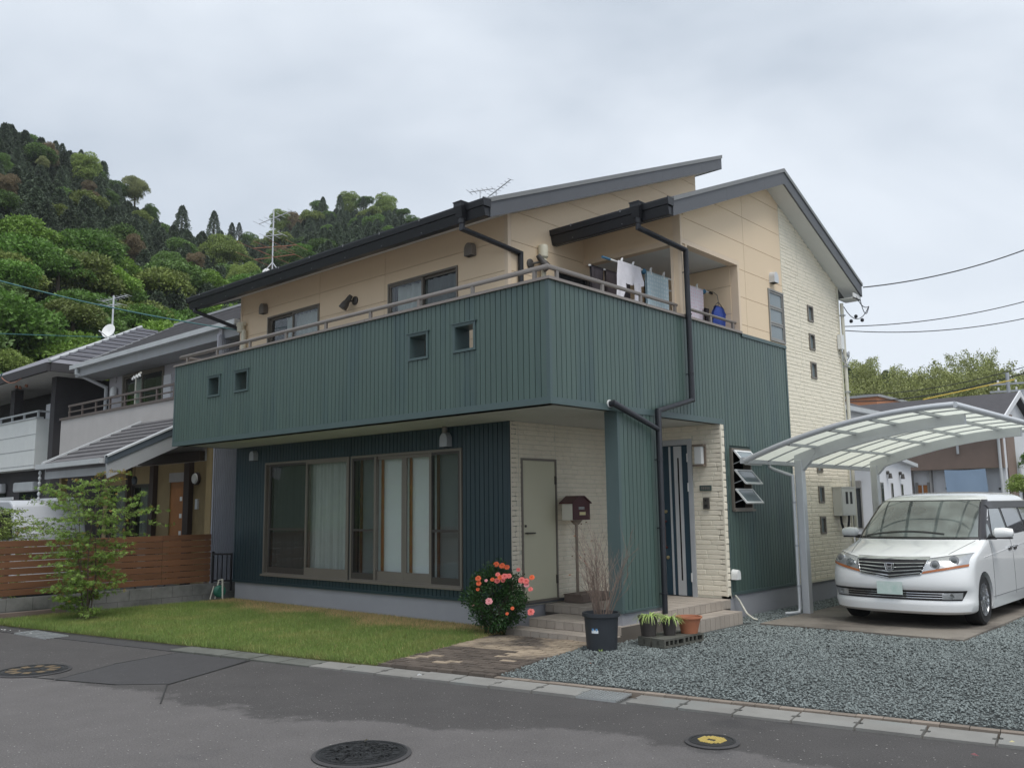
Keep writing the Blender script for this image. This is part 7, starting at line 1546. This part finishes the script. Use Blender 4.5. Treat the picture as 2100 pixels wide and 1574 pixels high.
mb = MB(); mb.box(-20, -12.1, 45, 50, 0, 7.95); mb.build('wall', 'r_orange', Oh); mb = MB(); mb.box(-20.1, -12.0, 44.9, 50.1, 7.95, 8.1); mb.build('parapet', 'n_fascia', Oh)
Oo = thing('house', (2.5, 62, 0), 'orange walled building glimpsed at the right edge beyond the shrubs', 'house')
c = on_r(2115, 935, 60); mb = MB(); mb.box(c[0]-.5, c[0]+6, c[1]-2, c[1]+4, 0, c[2]+.4); mb.build('wall', 'r_orange', Oo); mb = MB(); mb.box(c[0]-.6, c[0]+6.1, c[1]-2.1, c[1]+4.1, c[2]+.4, c[2]+.5); mb.build('roof', 'n_fascia', Oo)
# white pipe fence and dark car behind the van
FR = thing('pipe_fence', (2.2, 22, 0), 'white pipe railing beyond the van at the right edge', 'fence')
c = on_r(2105, 1025, 24)
for z in (.0, .22, .44): mb = MB(); mb.tube([(c[0]-1.2, c[1]+.6, c[2]-.5+z), (c[0]+4, c[1]-.5, c[2]-.5+z)], .03, 6); mb.build('rail', 'white_metal', FR)
for k in range(4): mb = MB(); x = c[0]-1.2+k*1.5; y = c[1]+.6-.33*k; mb.tube([(x, y, 0), (x, y, c[2]+.02)], .03, 6); mb.build('post', 'white_metal', FR)
DC = thing('dark_car', tuple(on_r(2130, 1075, 17)*np.array([1, 1, 0])), 'black car parked behind the white van, cut by the right edge', 'car')
c = on_r(2125, 1040, 16.5); cx_, cy_ = c[0], c[1]
mb = MB(); mb.prism([(cx_, cy_, .25), (cx_, cy_+3.8, .25), (cx_, cy_+3.8, .9), (cx_, cy_+3.5, 1.05), (cx_, cy_+2.6, 1.5), (cx_, cy_+.9, 1.5), (cx_, cy_+.15, 1.0), (cx_, cy_-.1, .8)], (1.55, 0, 0)); mb.build('body', 'van_black', DC, bevel=.05)
mb = MB(); mb.prism([(cx_-.012, cy_+.55, 1.02), (cx_-.012, cy_+3.1, 1.05), (cx_-.012, cy_+2.5, 1.42), (cx_-.012, cy_+1.0, 1.42)], (.01, 0, 0)); mb.build('side_window', 'side_glass', DC)
for yy in (.6, 3.1): mb = MB(); mb.lathe([(.30, 0), (.30, .2)], (cx_-.02, cy_+yy, .30), 20, 'x'); mb.build('wheel', 'tyre', DC)
# ================================================================= UTILITY POLES AND WIRES
def upole(px, r, ztop_py, label, arms, lattice=False):
    p = on_r(px, ztop_py, r); T = thing('utility_pole', (p[0], p[1], 0), label, 'utility pole', 'utility poles on the right'); mb = MB(); mb.tube([(p[0], p[1], 0), (p[0], p[1], p[2])], [.14, .07], 10); mb.build('pole', 'silver_dull', T)
    for (py, L_, k) in arms:
        z = on_r(px, py, r)[2]; mb = MB(); mb.beam((p[0]-L_*.35, p[1]-.2, z), (p[0]+L_*.65, p[1]+.3, z), .07, .07); mb.build('crossarm', 'silver_dull', T)
        for i in range(k): t = (i+.5)/k; mb = MB(); mb.lathe([(.03, 0), (.05, .04), (.03, .07), (.045, .11), (.02, .13)], (p[0]-L_*.35+L_*t, p[1]-.2+.5*t, z+.04), 7); mb.build('insulator', 'white_metal', T)
    return p
upole(2065, 42, 764, 'nearer grey steel utility pole with stacked crossarms', [(787, 1.9, 3), (802, 1.9, 3), (818, 1.7, 0), (833, 1.7, 0), (848, 1.2, 0)])
upole(2096, 44, 800, 'second steel pole beside the crossarm pole at right edge', [(818, 1.4, 0), (850, 1.3, 0)])
def wire(p, q, s, r, m, label, n=24):
    mb = MB(); pts = sag(p, q, s, n); mb.tube(pts, r, 5); c = pts[n//2]; o = mb.build('overhead_wire', m, org=tuple(c)); return tag(o, label, 'wire', 'overhead wires')
def ext(p, q, k): p, q = Vector(p), Vector(q); return p+(q-p)*k
mat('wire_teal', (.05, .16, .17), .6); mat('wire_black', (.03, .032, .035), .6); mat('wire_yellow', (.55, .38, .05), .6)
wire((-9.75, 1.62, 5.42), ext((-9.75, 1.62, 5.42), on_r(0, 568, 20), 1.25), .12, .013, 'wire_teal', 'blue green cable from the left house corner, upper left')
wire(on_r(-60, 681, 38), on_r(520, 692, 48), .1, .016, 'wire_teal', 'thin teal cable passing behind the satellite dish')
wire((-22.6, 1.2, 5.70), ext((-22.6, 1.2, 5.70), on_r(0, 772, 24), 1.6), .03, .014, 'wire_teal', 'short cable reaching the black and white house eave')
wire((.36, 9.25, 5.88), ext((.36, 9.25, 5.88), on_r(2100, 490, 20), 1.5), .25, .012, 'wire_black', 'black wire from the roof corner rising to the right')
wire((.05, 8.95, 5.10), ext((.05, 8.95, 5.10), on_r(2100, 600, 20), 1.4), .22, .009, 'wire_black', 'upper of two thin service wires from the stone wall')
wire((.05, 8.95, 5.02), ext((.05, 8.95, 5.02), on_r(2100, 632, 20), 1.4), .25, .009, 'wire_black', 'lower of two thin service wires from the stone wall')
wire(on_r(1650, 815, 60), on_r(2180, 740, 42), .8, .030, 'wire_black', 'long black wire crossing the bamboo hill')
wire(on_r(1650, 800, 60), on_r(2180, 728, 42), .8, .018, 'wire_black', 'thinner wire just above the long black one')
wire(on_r(1893, 819, 36), on_r(2080, 778, 42), .0, .022, 'wire_yellow', 'yellow sheathed wire before the bamboo hill')
# ================================================================= WOODED HILLS
RIDGE = [(-2500, 470), (-1200, 330), (-600, 250), (-250, 225), (0, 262), (60, 292), (110, 318), (200, 345), (250, 395), (300, 420), (345, 448), (420, 480), (520, 484), (590, 468), (640, 440), (700, 425), (800, 428), (870, 465), (960, 500), (1100, 560), (1300, 640), (1500, 740), (1720, 778), (1800, 790), (1900, 796), (2000, 804), (2100, 806), (2400, 790), (3200, 800), (5000, 850)]
RXp = np.array([p[0] for p in RIDGE], float); RYp = np.array([p[1] for p in RIDGE], float)
def azpx(x, y):
    d = np.stack([x-CAM[0], y-CAM[1]], -1); a = np.arctan2(d[..., 0], d[..., 1])+YAW; a = (a+pi) % (2*pi)-pi
    return 1050+FPX*np.tan(np.clip(a, -1.25, 1.25))
def px_at(az): return azpx(CAM[0]+np.sin(az-YAW), CAM[1]+np.cos(az-YAW))
R0_, = (46,)
def ridge_r(px): return np.interp(px, [-1000, 0, 350, 500, 700, 1000, 1500, 1750, 2100, 3000], [150, 150, 165, 200, 210, 180, 120, 95, 95, 110])
def start_r(px): return np.interp(px, [-1000, 0, 700, 1200, 1600, 2100, 3000], [44, 44, 48, 55, 62, 60, 60])
_px = np.linspace(-1600, 4200, 400); _az = []; _hz = []
for q_ in _px:
    d_ = ray(q_, float(np.interp(q_, RXp, RYp))); _az.append(math.atan2(d_[0], d_[1])+YAW); R1_ = float(np.interp(q_, [-1000, 0, 350, 500, 700, 1000, 1500, 1750, 2100, 3000], [150, 150, 165, 200, 210, 180, 120, 95, 95, 110])); _hz.append(CAM[2]+d_[2]/math.hypot(d_[0], d_[1])*R1_)
_az = np.array(_az); _hz = np.array(_hz)
def terr(x, y):
    ang = np.arctan2(x-CAM[0], y-CAM[1])+YAW; ang = (ang+pi) % (2*pi)-pi
    r = np.hypot(x-CAM[0], y-CAM[1]); px = azpx(x, y); py = np.interp(px, RXp, RYp); R1 = ridge_r(px)
    v = np.interp(px, [-3000, 0, 700, 1050, 2100, 5000], [1060, 1060, 1052, 1048, 1030, 1020]); th = np.where(px > 1600, 9.0, 9.0)
    a = np.arctan((px-1050)/FPX); Hh = np.maximum(np.interp(ang, _az, _hz)-np.where(px > 1600, 7.0, 5.0), 2.0); S0 = start_r(px); t = (r-S0)/(R1-S0)
    up = np.clip(t, 0, 1); z = Hh*(up**.92); z = np.where(t > 1, Hh*np.clip(1-(t-1)*.6, 0, 1), z)
    fade = np.clip((np.cos(np.arctan2(x-CAM[0], y-CAM[1])+YAW)+.15)/.3, 0, 1)
    nz = 1.6*np.sin(x*.11+1)*np.cos(y*.09)+.9*np.sin(x*.23+y*.17); return (z+nz*np.clip(t*2, 0, 1)*(t < 1.6))*fade-.03
NA, NR = 220, 60
az = np.linspace(-1.5, 1.5, NA); rr_ = 40+(420-40)*np.linspace(0, 1, NR)**1.4
AZ, RR = np.meshgrid(az, rr_); TX = CAM[0]+RR*np.sin(AZ-YAW); TY = CAM[1]+RR*np.cos(AZ-YAW); TZ = terr(TX, TY)
idx = np.arange(NA*NR).reshape(NR, NA); F = np.stack([idx[:-1, :-1], idx[:-1, 1:], idx[1:, 1:], idx[1:, :-1]], -1).reshape(-1, 4)
struct(emit('hills', np_mesh('hills', np.stack([TX, TY, TZ], -1).reshape(-1, 3), F, 'hill_soil', True)))
# ---- crowns: unit sized (about 1 m radius, scaled per tree)
def crown_broad(seed, nb=26, nl=230, ls=.085, flat=.75, aspect=1.0, full=False):
    rs = np.random.default_rng(seed); V = []; F = []; C_, D_ = [], []
    for b in range(nb):
        u = rs.normal(size=3); u /= np.linalg.norm(u); u[2] = abs(u[2])*1.15-.35 if not full else u[2]*1.2-.1; c = u*np.array([.68, .68, .62*aspect])*rs.uniform(.55, 1.05); rb = rs.uniform(.22, .40)
        n = int(nl*(rb/.3)**2); w = rs.normal(size=(n, 3)); w /= np.linalg.norm(w, axis=1)[:, None]; w[:, 2] = np.where(w[:, 2] < -.25, -w[:, 2], w[:, 2]); p = c+w*rb*np.array([1, 1, flat])*rs.uniform(.78, 1.06, (n, 1)); C_.append(p); D_.append(w*.6+rs.normal(size=(n, 3))*.8+np.array([0, 0, -.15]))
    P = np.concatenate(C_); D = np.concatenate(D_); V, F = leafmesh('c', P, D, rs.uniform(ls*.7, ls*1.3, len(P)), 'leaf', rs, .15); V[:, 2] += .0; return V, F
def crown_conifer(seed, tiers=13, nl=7000, ls=.095, h=3.0):
    rs = np.random.default_rng(seed); t = rs.uniform(0, 1, nl)**.75; tt = (np.floor(t*tiers)+rs.uniform(0, 1, nl)**2*.85)/tiers
    R = (1-tt)**.62*.86+.03; a = rs.uniform(0, 2*pi, nl); lob = 1+.20*np.sin(a*5+np.floor(tt*tiers)*2.1)+.15*np.sin(a*3+tt*30); q = rs.uniform(.25, 1, nl)**.5*R*lob
    P = np.stack([q*np.cos(a), q*np.sin(a), h*tt-.10*q/np.maximum(R, .05)-.2], -1); D = np.stack([np.cos(a), np.sin(a), np.full(nl, -.35)], -1)+rs.normal(size=(nl, 3))*.45
    return leafmesh('c', P, D, rs.uniform(ls*.6, ls*1.4, nl), 'leaf', rs, .1)
def crown_bamboo(seed, nc=30, nl=380, ls=.062):
    rs = np.random.default_rng(seed); C_, D_ = [], []
    for k in range(nc):
        a = rs.uniform(0, 2*pi); r0 = rs.uniform(0, .75); b = np.array([r0*cos(a), r0*sin(a), 0]); h = rs.uniform(1.6, 2.7); la = rs.uniform(0, 2*pi); bend = rs.uniform(.2, .55)
        t = rs.uniform(.12, 1, nl); w = .20*(1-t*.75); p = b+np.stack([cos(la)*bend*t**3, sin(la)*bend*t**3, h*(t-.12*t**4)], -1)+rs.normal(size=(nl, 3))*np.stack([w, w, w*.6], -1); C_.append(p); D_.append(rs.normal(size=(nl, 3))*.6+np.array([0, 0, -.7]))
    P = np.concatenate(C_); D = np.concatenate(D_); return leafmesh('c', P, D, rs.uniform(ls*.6, ls*1.2, len(P)), 'leaf', rs, .1)
CRW = {}
for k in range(3): CRW['b%d' % k] = crown_broad(60+k, nb=30, nl=230, ls=.085)
for k in range(2): CRW['n%d' % k] = crown_broad(80+k, nb=60, nl=330, ls=.060, full=True)
for k in range(2): CRW['c%d' % k] = crown_conifer(70+k)
for k in range(2): CRW['m%d' % k] = crown_bamboo(90+k)
CM = {}
def crown_mesh(key, m):
    if (key, m) not in CM: V, F = CRW[key]; CM[(key, m)] = np_mesh('crown', V, F, m)
    return CM[(key, m)]
tk = MB(); tk.tube([(0, 0, 0), (.04, 0, .5), (0, .02, 1)], [1, .8, .45], 7); TRK = bpy.data.meshes.new('trunk'); TRK.from_pydata([tuple(v) for v in tk.v], [], tk.f); setmat(TRK, 'bark'); TRK.update()
def tree3(x, y, z, R, key, m, label, group, name='tree', sz=1.0):
    """crown of radius R centred at height z; the trunk reaches down to the hillside"""
    g_ = float(terr(np.array([x]), np.array([y]))[0]); g_ = max(g_, -.02)
    T = thing(name, (x, y, g_), label, 'tree', group); inst('trunk', TRK, (x, y, g_-.3), (R*.07+.05, R*.07+.05, max(.8, z-g_+.5)), parent=T)
    inst('crown', crown_mesh(key, m), (x, y, z), (R, R, R*sz), random.uniform(0, 6), T); return T
def marcher(px, py, lift, rmin=50):
    """distance at which the line of sight comes within `lift` metres of the hillside"""
    d = ray(px, py); h = math.hypot(d[0], d[1]); r = rmin
    while r < 400:
        p = CAM+d*r/h
        if p[2]-float(terr(np.array([p[0]]), np.array([p[1]]))[0]) < lift: return r, p
        r += 1.0
    R1 = float(ridge_r(px)); return R1, CAM+d*R1/h
# trees one can tell apart: (px, py of the crown centre, crown radius in px, crown, material, label)
TL = [(175, 340, 30, 'n0', 'leaf_bright', 'rounded light green tree high on the left slope'), (278, 380, 27, 'n1', 'leaf_yellow', 'pale feathery tree alone on the left ridge end'), (98, 312, 22, 'n0', 'leaf_brown', 'brownish tree on the left skyline'), (88, 330, 12, 'n1', 'leaf_yellow', 'small tan crown below the brownish skyline tree'),
 (12, 372, 24, 'n1', 'leaf_brown', 'brown crown at the left picture edge'), (182, 385, 15, 'n0', 'leaf_brown', 'small tan tree below the light green one'), (197, 400, 9, 'n1', 'leaf_brown', 'tiny tan crown beside the small tan tree'),
 (308, 432, 18, 'n1', 'leaf_mid', 'mid green tree on the ridge under the pale one'), (270, 500, 26, 'n1', 'leaf_brown', 'brown tree in the middle of the dark slope'), (246, 512, 18, 'b0', 'leaf_mid', 'green tree left of the brown mid slope tree'),
 (460, 525, 48, 'n0', 'leaf_bright', 'big yellowish green domed tree above the long roof'), (500, 560, 34, 'n1', 'leaf_bright', 'yellow green tree right below the big domed one'), (400, 530, 20, 'n1', 'leaf_brown', 'brownish crown left of the big domed tree'), (345, 545, 34, 'n0', 'leaf_mid', 'olive tree with level branches on the mid slope'),
 (575, 448, 22, 'n0', 'leaf_bright', 'light green tree behind the antenna on the saddle'), (605, 452, 26, 'n1', 'leaf_brown', 'brown tinged tree right of the antenna'), (618, 520, 28, 'b2', 'leaf_green', 'green round tree just above the gutter'), (577, 512, 13, 'n1', 'leaf_brown', 'small tan crown by the antenna mast'),
 (715, 412, 24, 'n0', 'leaf_bright', 'light crown left on the right hilltop'), (790, 415, 26, 'n1', 'leaf_bright', 'light crown in the centre of the right hilltop'), (750, 418, 22, 'b1', 'leaf_mid', 'green crown between the two light hilltop crowns'), (655, 428, 22, 'b0', 'leaf_mid', 'dark green crown at the left shoulder of the hilltop'), (828, 438, 18, 'b2', 'leaf_mid', 'green crown at the right shoulder of the hilltop'),
 (60, 498, 64, 'b0', 'leaf_fresh', 'large bright green tree left, below the dark slope'), (185, 512, 58, 'b1', 'leaf_green', 'large bright green tree with a high round top'), (120, 560, 60, 'b2', 'leaf_green', 'broad bright green tree below the two large ones'), (20, 580, 60, 'b1', 'leaf_green', 'leafy tree at the left edge over the wires'), (230, 590, 60, 'b0', 'leaf_fresh', 'bright green tree above the satellite dish'),
 (340, 590, 52, 'b2', 'leaf_olive', 'green tree left of the long roof corner'), (420, 585, 46, 'b0', 'leaf_fresh', 'bright green tree right behind the roof corner'), (500, 588, 36, 'b1', 'leaf_green', 'small green tree half hidden by the gutter'), (40, 660, 60, 'b2', 'leaf_green', 'dense green tree above the black house roof'), (150, 660, 60, 'b0', 'leaf_olive', 'green tree left of the satellite dish'), (290, 665, 56, 'b1', 'leaf_green', 'green tree right of the satellite dish'), (400, 655, 44, 'b2', 'leaf_green', 'green tree just over the grey slate roof'),
 (10, 755, 50, 'b1', 'leaf_bright', 'light green shrub-like tree beside the black roof at the left edge')]
for (px, py, rp, key, m, lb) in TL:
    near = m in ('leaf_green', 'leaf_fresh', 'leaf_olive') or py > 560; r, p = marcher(px, py, 4.6 if not near else 4.5, 46); R = rp/FPX*r*1.08
    if py < 460 and rp < 40: pass
    tree3(p[0], p[1], p[2]-(.25*R if key[0] == 'n' else 0), R, key, m, lb, None, sz=.9 if key[0] == 'b' else 1.15)
# pointed conifers on the skyline saddle
for (px, pt, hp, lb) in ((372, 418, 62, 'pointed cedar, tallest on the saddle'), (438, 430, 52, 'second pointed cedar right on the saddle'), (475, 455, 32, 'small pointed cedar at the lowest skyline'), (490, 455, 26, 'tiny cedar tip left of the antenna'), (20, 252, 60, 'dark cedar at the top left skyline'), (62, 282, 40, 'dark cedar left of the brown skyline tree'), (112, 286, 44, 'dark cedar right of the brown skyline tree'), (126, 292, 40, 'dark slim cedar beside the skyline pair'), (165, 305, 36, 'cedar above the rounded light green tree'), (662, 402, 40, 'conifer tip on the left of the right hilltop'), (697, 398, 36, 'conifer tip on the middle of the right hilltop'), (745, 402, 34, 'conifer tip between light hilltop crowns')):
    r = float(ridge_r(px))*.98; p = on_r(px, pt+hp, r); s = hp*1.2/FPX*r/2.8; T = thing('cedar_tree', (p[0], p[1], max(0, float(terr(p[0:1], p[1:2])[0]))), lb, 'tree'); g_ = T.location.z
    top = on_r(px, pt, r)[2]; inst('trunk', TRK, (p[0], p[1], g_-.3), (.2, .2, max(1, top-g_-1.5)), parent=T); inst('crown', crown_mesh('c%d' % (px % 2), 'leaf_conifer'), (p[0], p[1], top-2.8*s), (s*.85, s*.85, s), px*.7, T)
# conifers and bamboo on the right hill one can tell apart
for (px, pt, hp, key, m, lb) in ((1738, 752, 50, 'c0', 'leaf_conifer', 'dark conifer nearest the stone wall on the right hill'), (1760, 762, 46, 'c1', 'leaf_conifer', 'dark conifer right of the one by the stone wall'), (1815, 757, 40, 'c0', 'leaf_conifer', 'dark conifer sticking out of the bamboo'), (1832, 765, 34, 'c1', 'leaf_conifer', 'smaller conifer beside the one in the bamboo'), (1790, 762, 30, 'c1', 'leaf_conifer', 'slim conifer tip left in the bamboo')):
    r = 84.0; top = on_r(px, pt, r); s = hp*1.2/FPX*r/2.8; g_ = max(0, float(terr(top[0:1], top[1:2])[0])); T = thing('cedar_tree', (top[0], top[1], g_), lb, 'tree'); inst('trunk', TRK, (top[0], top[1], g_-.3), (.18, .18, max(1, top[2]-g_-1)), parent=T); inst('crown', crown_mesh(key, m), (top[0], top[1], top[2]-2.8*s), (s*1.1, s*1.1, s), px*.7, T)
# ---- the rest of the wood as masses: instances of the same crowns on points over the hillside
def forest(name, pts, scl, meshes, seed):
    """one mass of trees: geometry nodes put crowns on the points"""
    rs = np.random.default_rng(seed); order = rs.integers(0, len(meshes), len(pts))
    for k, me_src in enumerate(meshes):
        sel = order == k; P = pts[sel]; S_ = scl[sel]; n = len(P)
        if not n: continue
        V0 = np.empty(len(me_src.vertices)*3, dtype=np.float32); me_src.vertices.foreach_get('co', V0); 
        me = bpy.data.meshes.new(name); me.vertices.add(n); me.vertices.foreach_set('co', P.astype(np.float32).ravel())
        a = me.attributes.new('tree_scale', 'FLOAT_VECTOR', 'POINT'); a.data.foreach_set('vector', S_.astype(np.float32).ravel()); b = me.attributes.new('tree_turn', 'FLOAT_VECTOR', 'POINT'); b.data.foreach_set('vector', np.stack([rs.normal(0, .05, n), rs.normal(0, .05, n), rs.uniform(0, 6.28, n)], -1).astype(np.float32).ravel())
        o = emit(name, me, kind='stuff'); src = SRC[me_src.name]
        ng = bpy.data.node_groups.new('crowns_on_points', 'GeometryNodeTree'); ng.interface.new_socket('Geometry', in_out='INPUT', socket_type='NodeSocketGeometry'); ng.interface.new_socket('Geometry', in_out='OUTPUT', socket_type='NodeSocketGeometry')
        gi = ng.nodes.new('NodeGroupInput'); go = ng.nodes.new('NodeGroupOutput'); ip = ng.nodes.new('GeometryNodeInstanceOnPoints'); ob = ng.nodes.new('GeometryNodeObjectInfo'); ob.inputs[0].default_value = src; ob.inputs['As Instance'].default_value = True
        at = ng.nodes.new('GeometryNodeInputNamedAttribute'); at.data_type = 'FLOAT_VECTOR'; at.inputs[0].default_value = 'tree_scale'; ar = ng.nodes.new('GeometryNodeInputNamedAttribute'); ar.data_type = 'FLOAT_VECTOR'; ar.inputs[0].default_value = 'tree_turn'
        er = ng.nodes.new('FunctionNodeEulerToRotation'); lk = ng.links.new
        lk(gi.outputs[0], ip.inputs['Points']); lk(ob.outputs['Geometry'], ip.inputs['Instance']); lk(at.outputs[0], ip.inputs['Scale']); lk(ar.outputs[0], er.inputs[0]); lk(er.outputs[0], ip.inputs['Rotation']); lk(ip.outputs[0], go.inputs[0])
        md = o.modifiers.new('crowns', 'NODES'); md.node_group = ng
SRC = {}
def src_for(key, m):
    me = crown_mesh(key, m)
    for o in bpy.data.objects:
        if o.data is me: SRC[me.name] = o; return me
    return None
def scatter(n, pxr, rlo, rhi, seed, mind):
    rs = np.random.default_rng(seed); px = rs.uniform(*pxr, n*6); r = None; u = rs.uniform(0, 1, n*6); lo = rlo(px); hi = rhi(px); r = np.sqrt(lo**2+(hi**2-lo**2)*u); a = np.arctan((px-1050)/FPX)-YAW; x = CAM[0]+r*np.sin(a); y = CAM[1]+r*np.cos(a)
    keep = []; grid = {}
    for i in range(len(x)):
        c = (int(x[i]//mind), int(y[i]//mind)); ok = True
        for dx in (-1, 0, 1):
            for dy in (-1, 0, 1):
                for j in grid.get((c[0]+dx, c[1]+dy), ()):
                    if (x[i]-x[j])**2+(y[i]-y[j])**2 < mind*mind: ok = False; break
                if not ok: break
            if not ok: break
        if ok: grid.setdefault(c, []).append(i); keep.append(i)
        if len(keep) >= n: break
    return x[keep], y[keep], r[keep], px[keep]
x, y, r, px = scatter(3600, (-800, 1250), lambda p: start_r(p)+32, lambda p: ridge_r(p)+12, 5, 2.1)
z = terr(x, y); h = rng.uniform(.75, 1.2, len(x)); s = 1.9*h
forest('conifer_wood', np.stack([x, y, z-1.2], -1), np.stack([s*.95, s*.95, s*1.02], -1), [src_for('c0', 'leaf_conifer'), src_for('c1', 'leaf_conifer')], 1)
x, y, r, px = scatter(420, (-1200, 1500), lambda p: start_r(p)+1, lambda p: start_r(p)+40, 6, 3.4)
z = terr(x, y); s = rng.uniform(2.4, 3.9, len(x)); forest('broadleaf_wood', np.stack([x, y, z+s*.9], -1), np.stack([s, s, s*.9], -1), [src_for('b0', 'leaf_fresh'), src_for('b1', 'leaf_green'), src_for('b2', 'leaf_green'), src_for('b2', 'leaf_olive'), src_for('b1', 'leaf_mid'), src_for('b0', 'leaf_olive')], 2)
x, y, r, px = scatter(130, (-1200, 1500), lambda p: start_r(p)+40, lambda p: ridge_r(p)+4, 16, 6)
z = terr(x, y); s = rng.uniform(1.9, 3.2, len(x)); forest('mixed_wood', np.stack([x, y, z+s*1.15], -1), np.stack([s, s, s*.95], -1), [src_for('b1', 'leaf_mid'), src_for('b2', 'leaf_mid'), src_for('n0', 'leaf_mid'), src_for('b0', 'leaf_olive')], 3)
mt_ = tree3(*on_r(1785, 850, 84), 2.2, 'm0', 'leaf_bamboo', 'feathery bamboo clump just right of the stone wall', None, 'bamboo_clump', 1.0); mt2 = tree3(*on_r(2010, 845, 84), 2.3, 'm1', 'leaf_bamboo', 'tall bamboo clump on the right hill left of the steel poles', None, 'bamboo_clump', 1.0)
x, y, r, px = scatter(900, (1500, 2900), lambda p: start_r(p)+6, lambda p: ridge_r(p)+8, 7, 2.0)
z = terr(x, y); s = rng.uniform(2.3, 3.4, len(x)); forest('bamboo_grove', np.stack([x, y, z+rng.uniform(.5, 2.5, len(x))], -1), np.stack([s, s, s*1.05], -1), [src_for('m0', 'leaf_bamboo'), src_for('m1', 'leaf_bamboo')], 4)
# shrubs at the right edge beyond the houses
for (px, py, rp, r, key, m, lb) in ((2112, 1000, 40, 34, 'b0', 'leaf_bright', 'light green shrub at the right edge beyond the railing'), (2105, 905, 42, 44, 'b1', 'leaf_mid', 'dark tree at the right edge under the carport rail'), (2125, 950, 34, 38, 'b2', 'leaf_green', 'green bush at the right edge between shrub and dark tree')):
    p = on_r(px, py, r); tree3(p[0], p[1], p[2], rp/FPX*r, key, m, lb, None)
# ================================================================= AIR
mb = MB(); mb.box(-470, 470, -470, 470, -1.0, 150); hz = mb.build('haze', None, org=(0, 0, -1), kind='stuff')
hm = bpy.data.materials.new('haze_air'); hm.use_nodes = True; hn = hm.node_tree.nodes; hn.clear(); ho = hn.new('ShaderNodeOutputMaterial'); hv = hn.new('ShaderNodeVolumePrincipled')
hv.inputs['Color'].default_value = (.86, .91, .97, 1); hv.inputs['Density'].default_value = .00028; hv.inputs['Anisotropy'].default_value = .2; hm.node_tree.links.new(hv.outputs[0], ho.inputs['Volume']); hz.data.materials.append(hm)
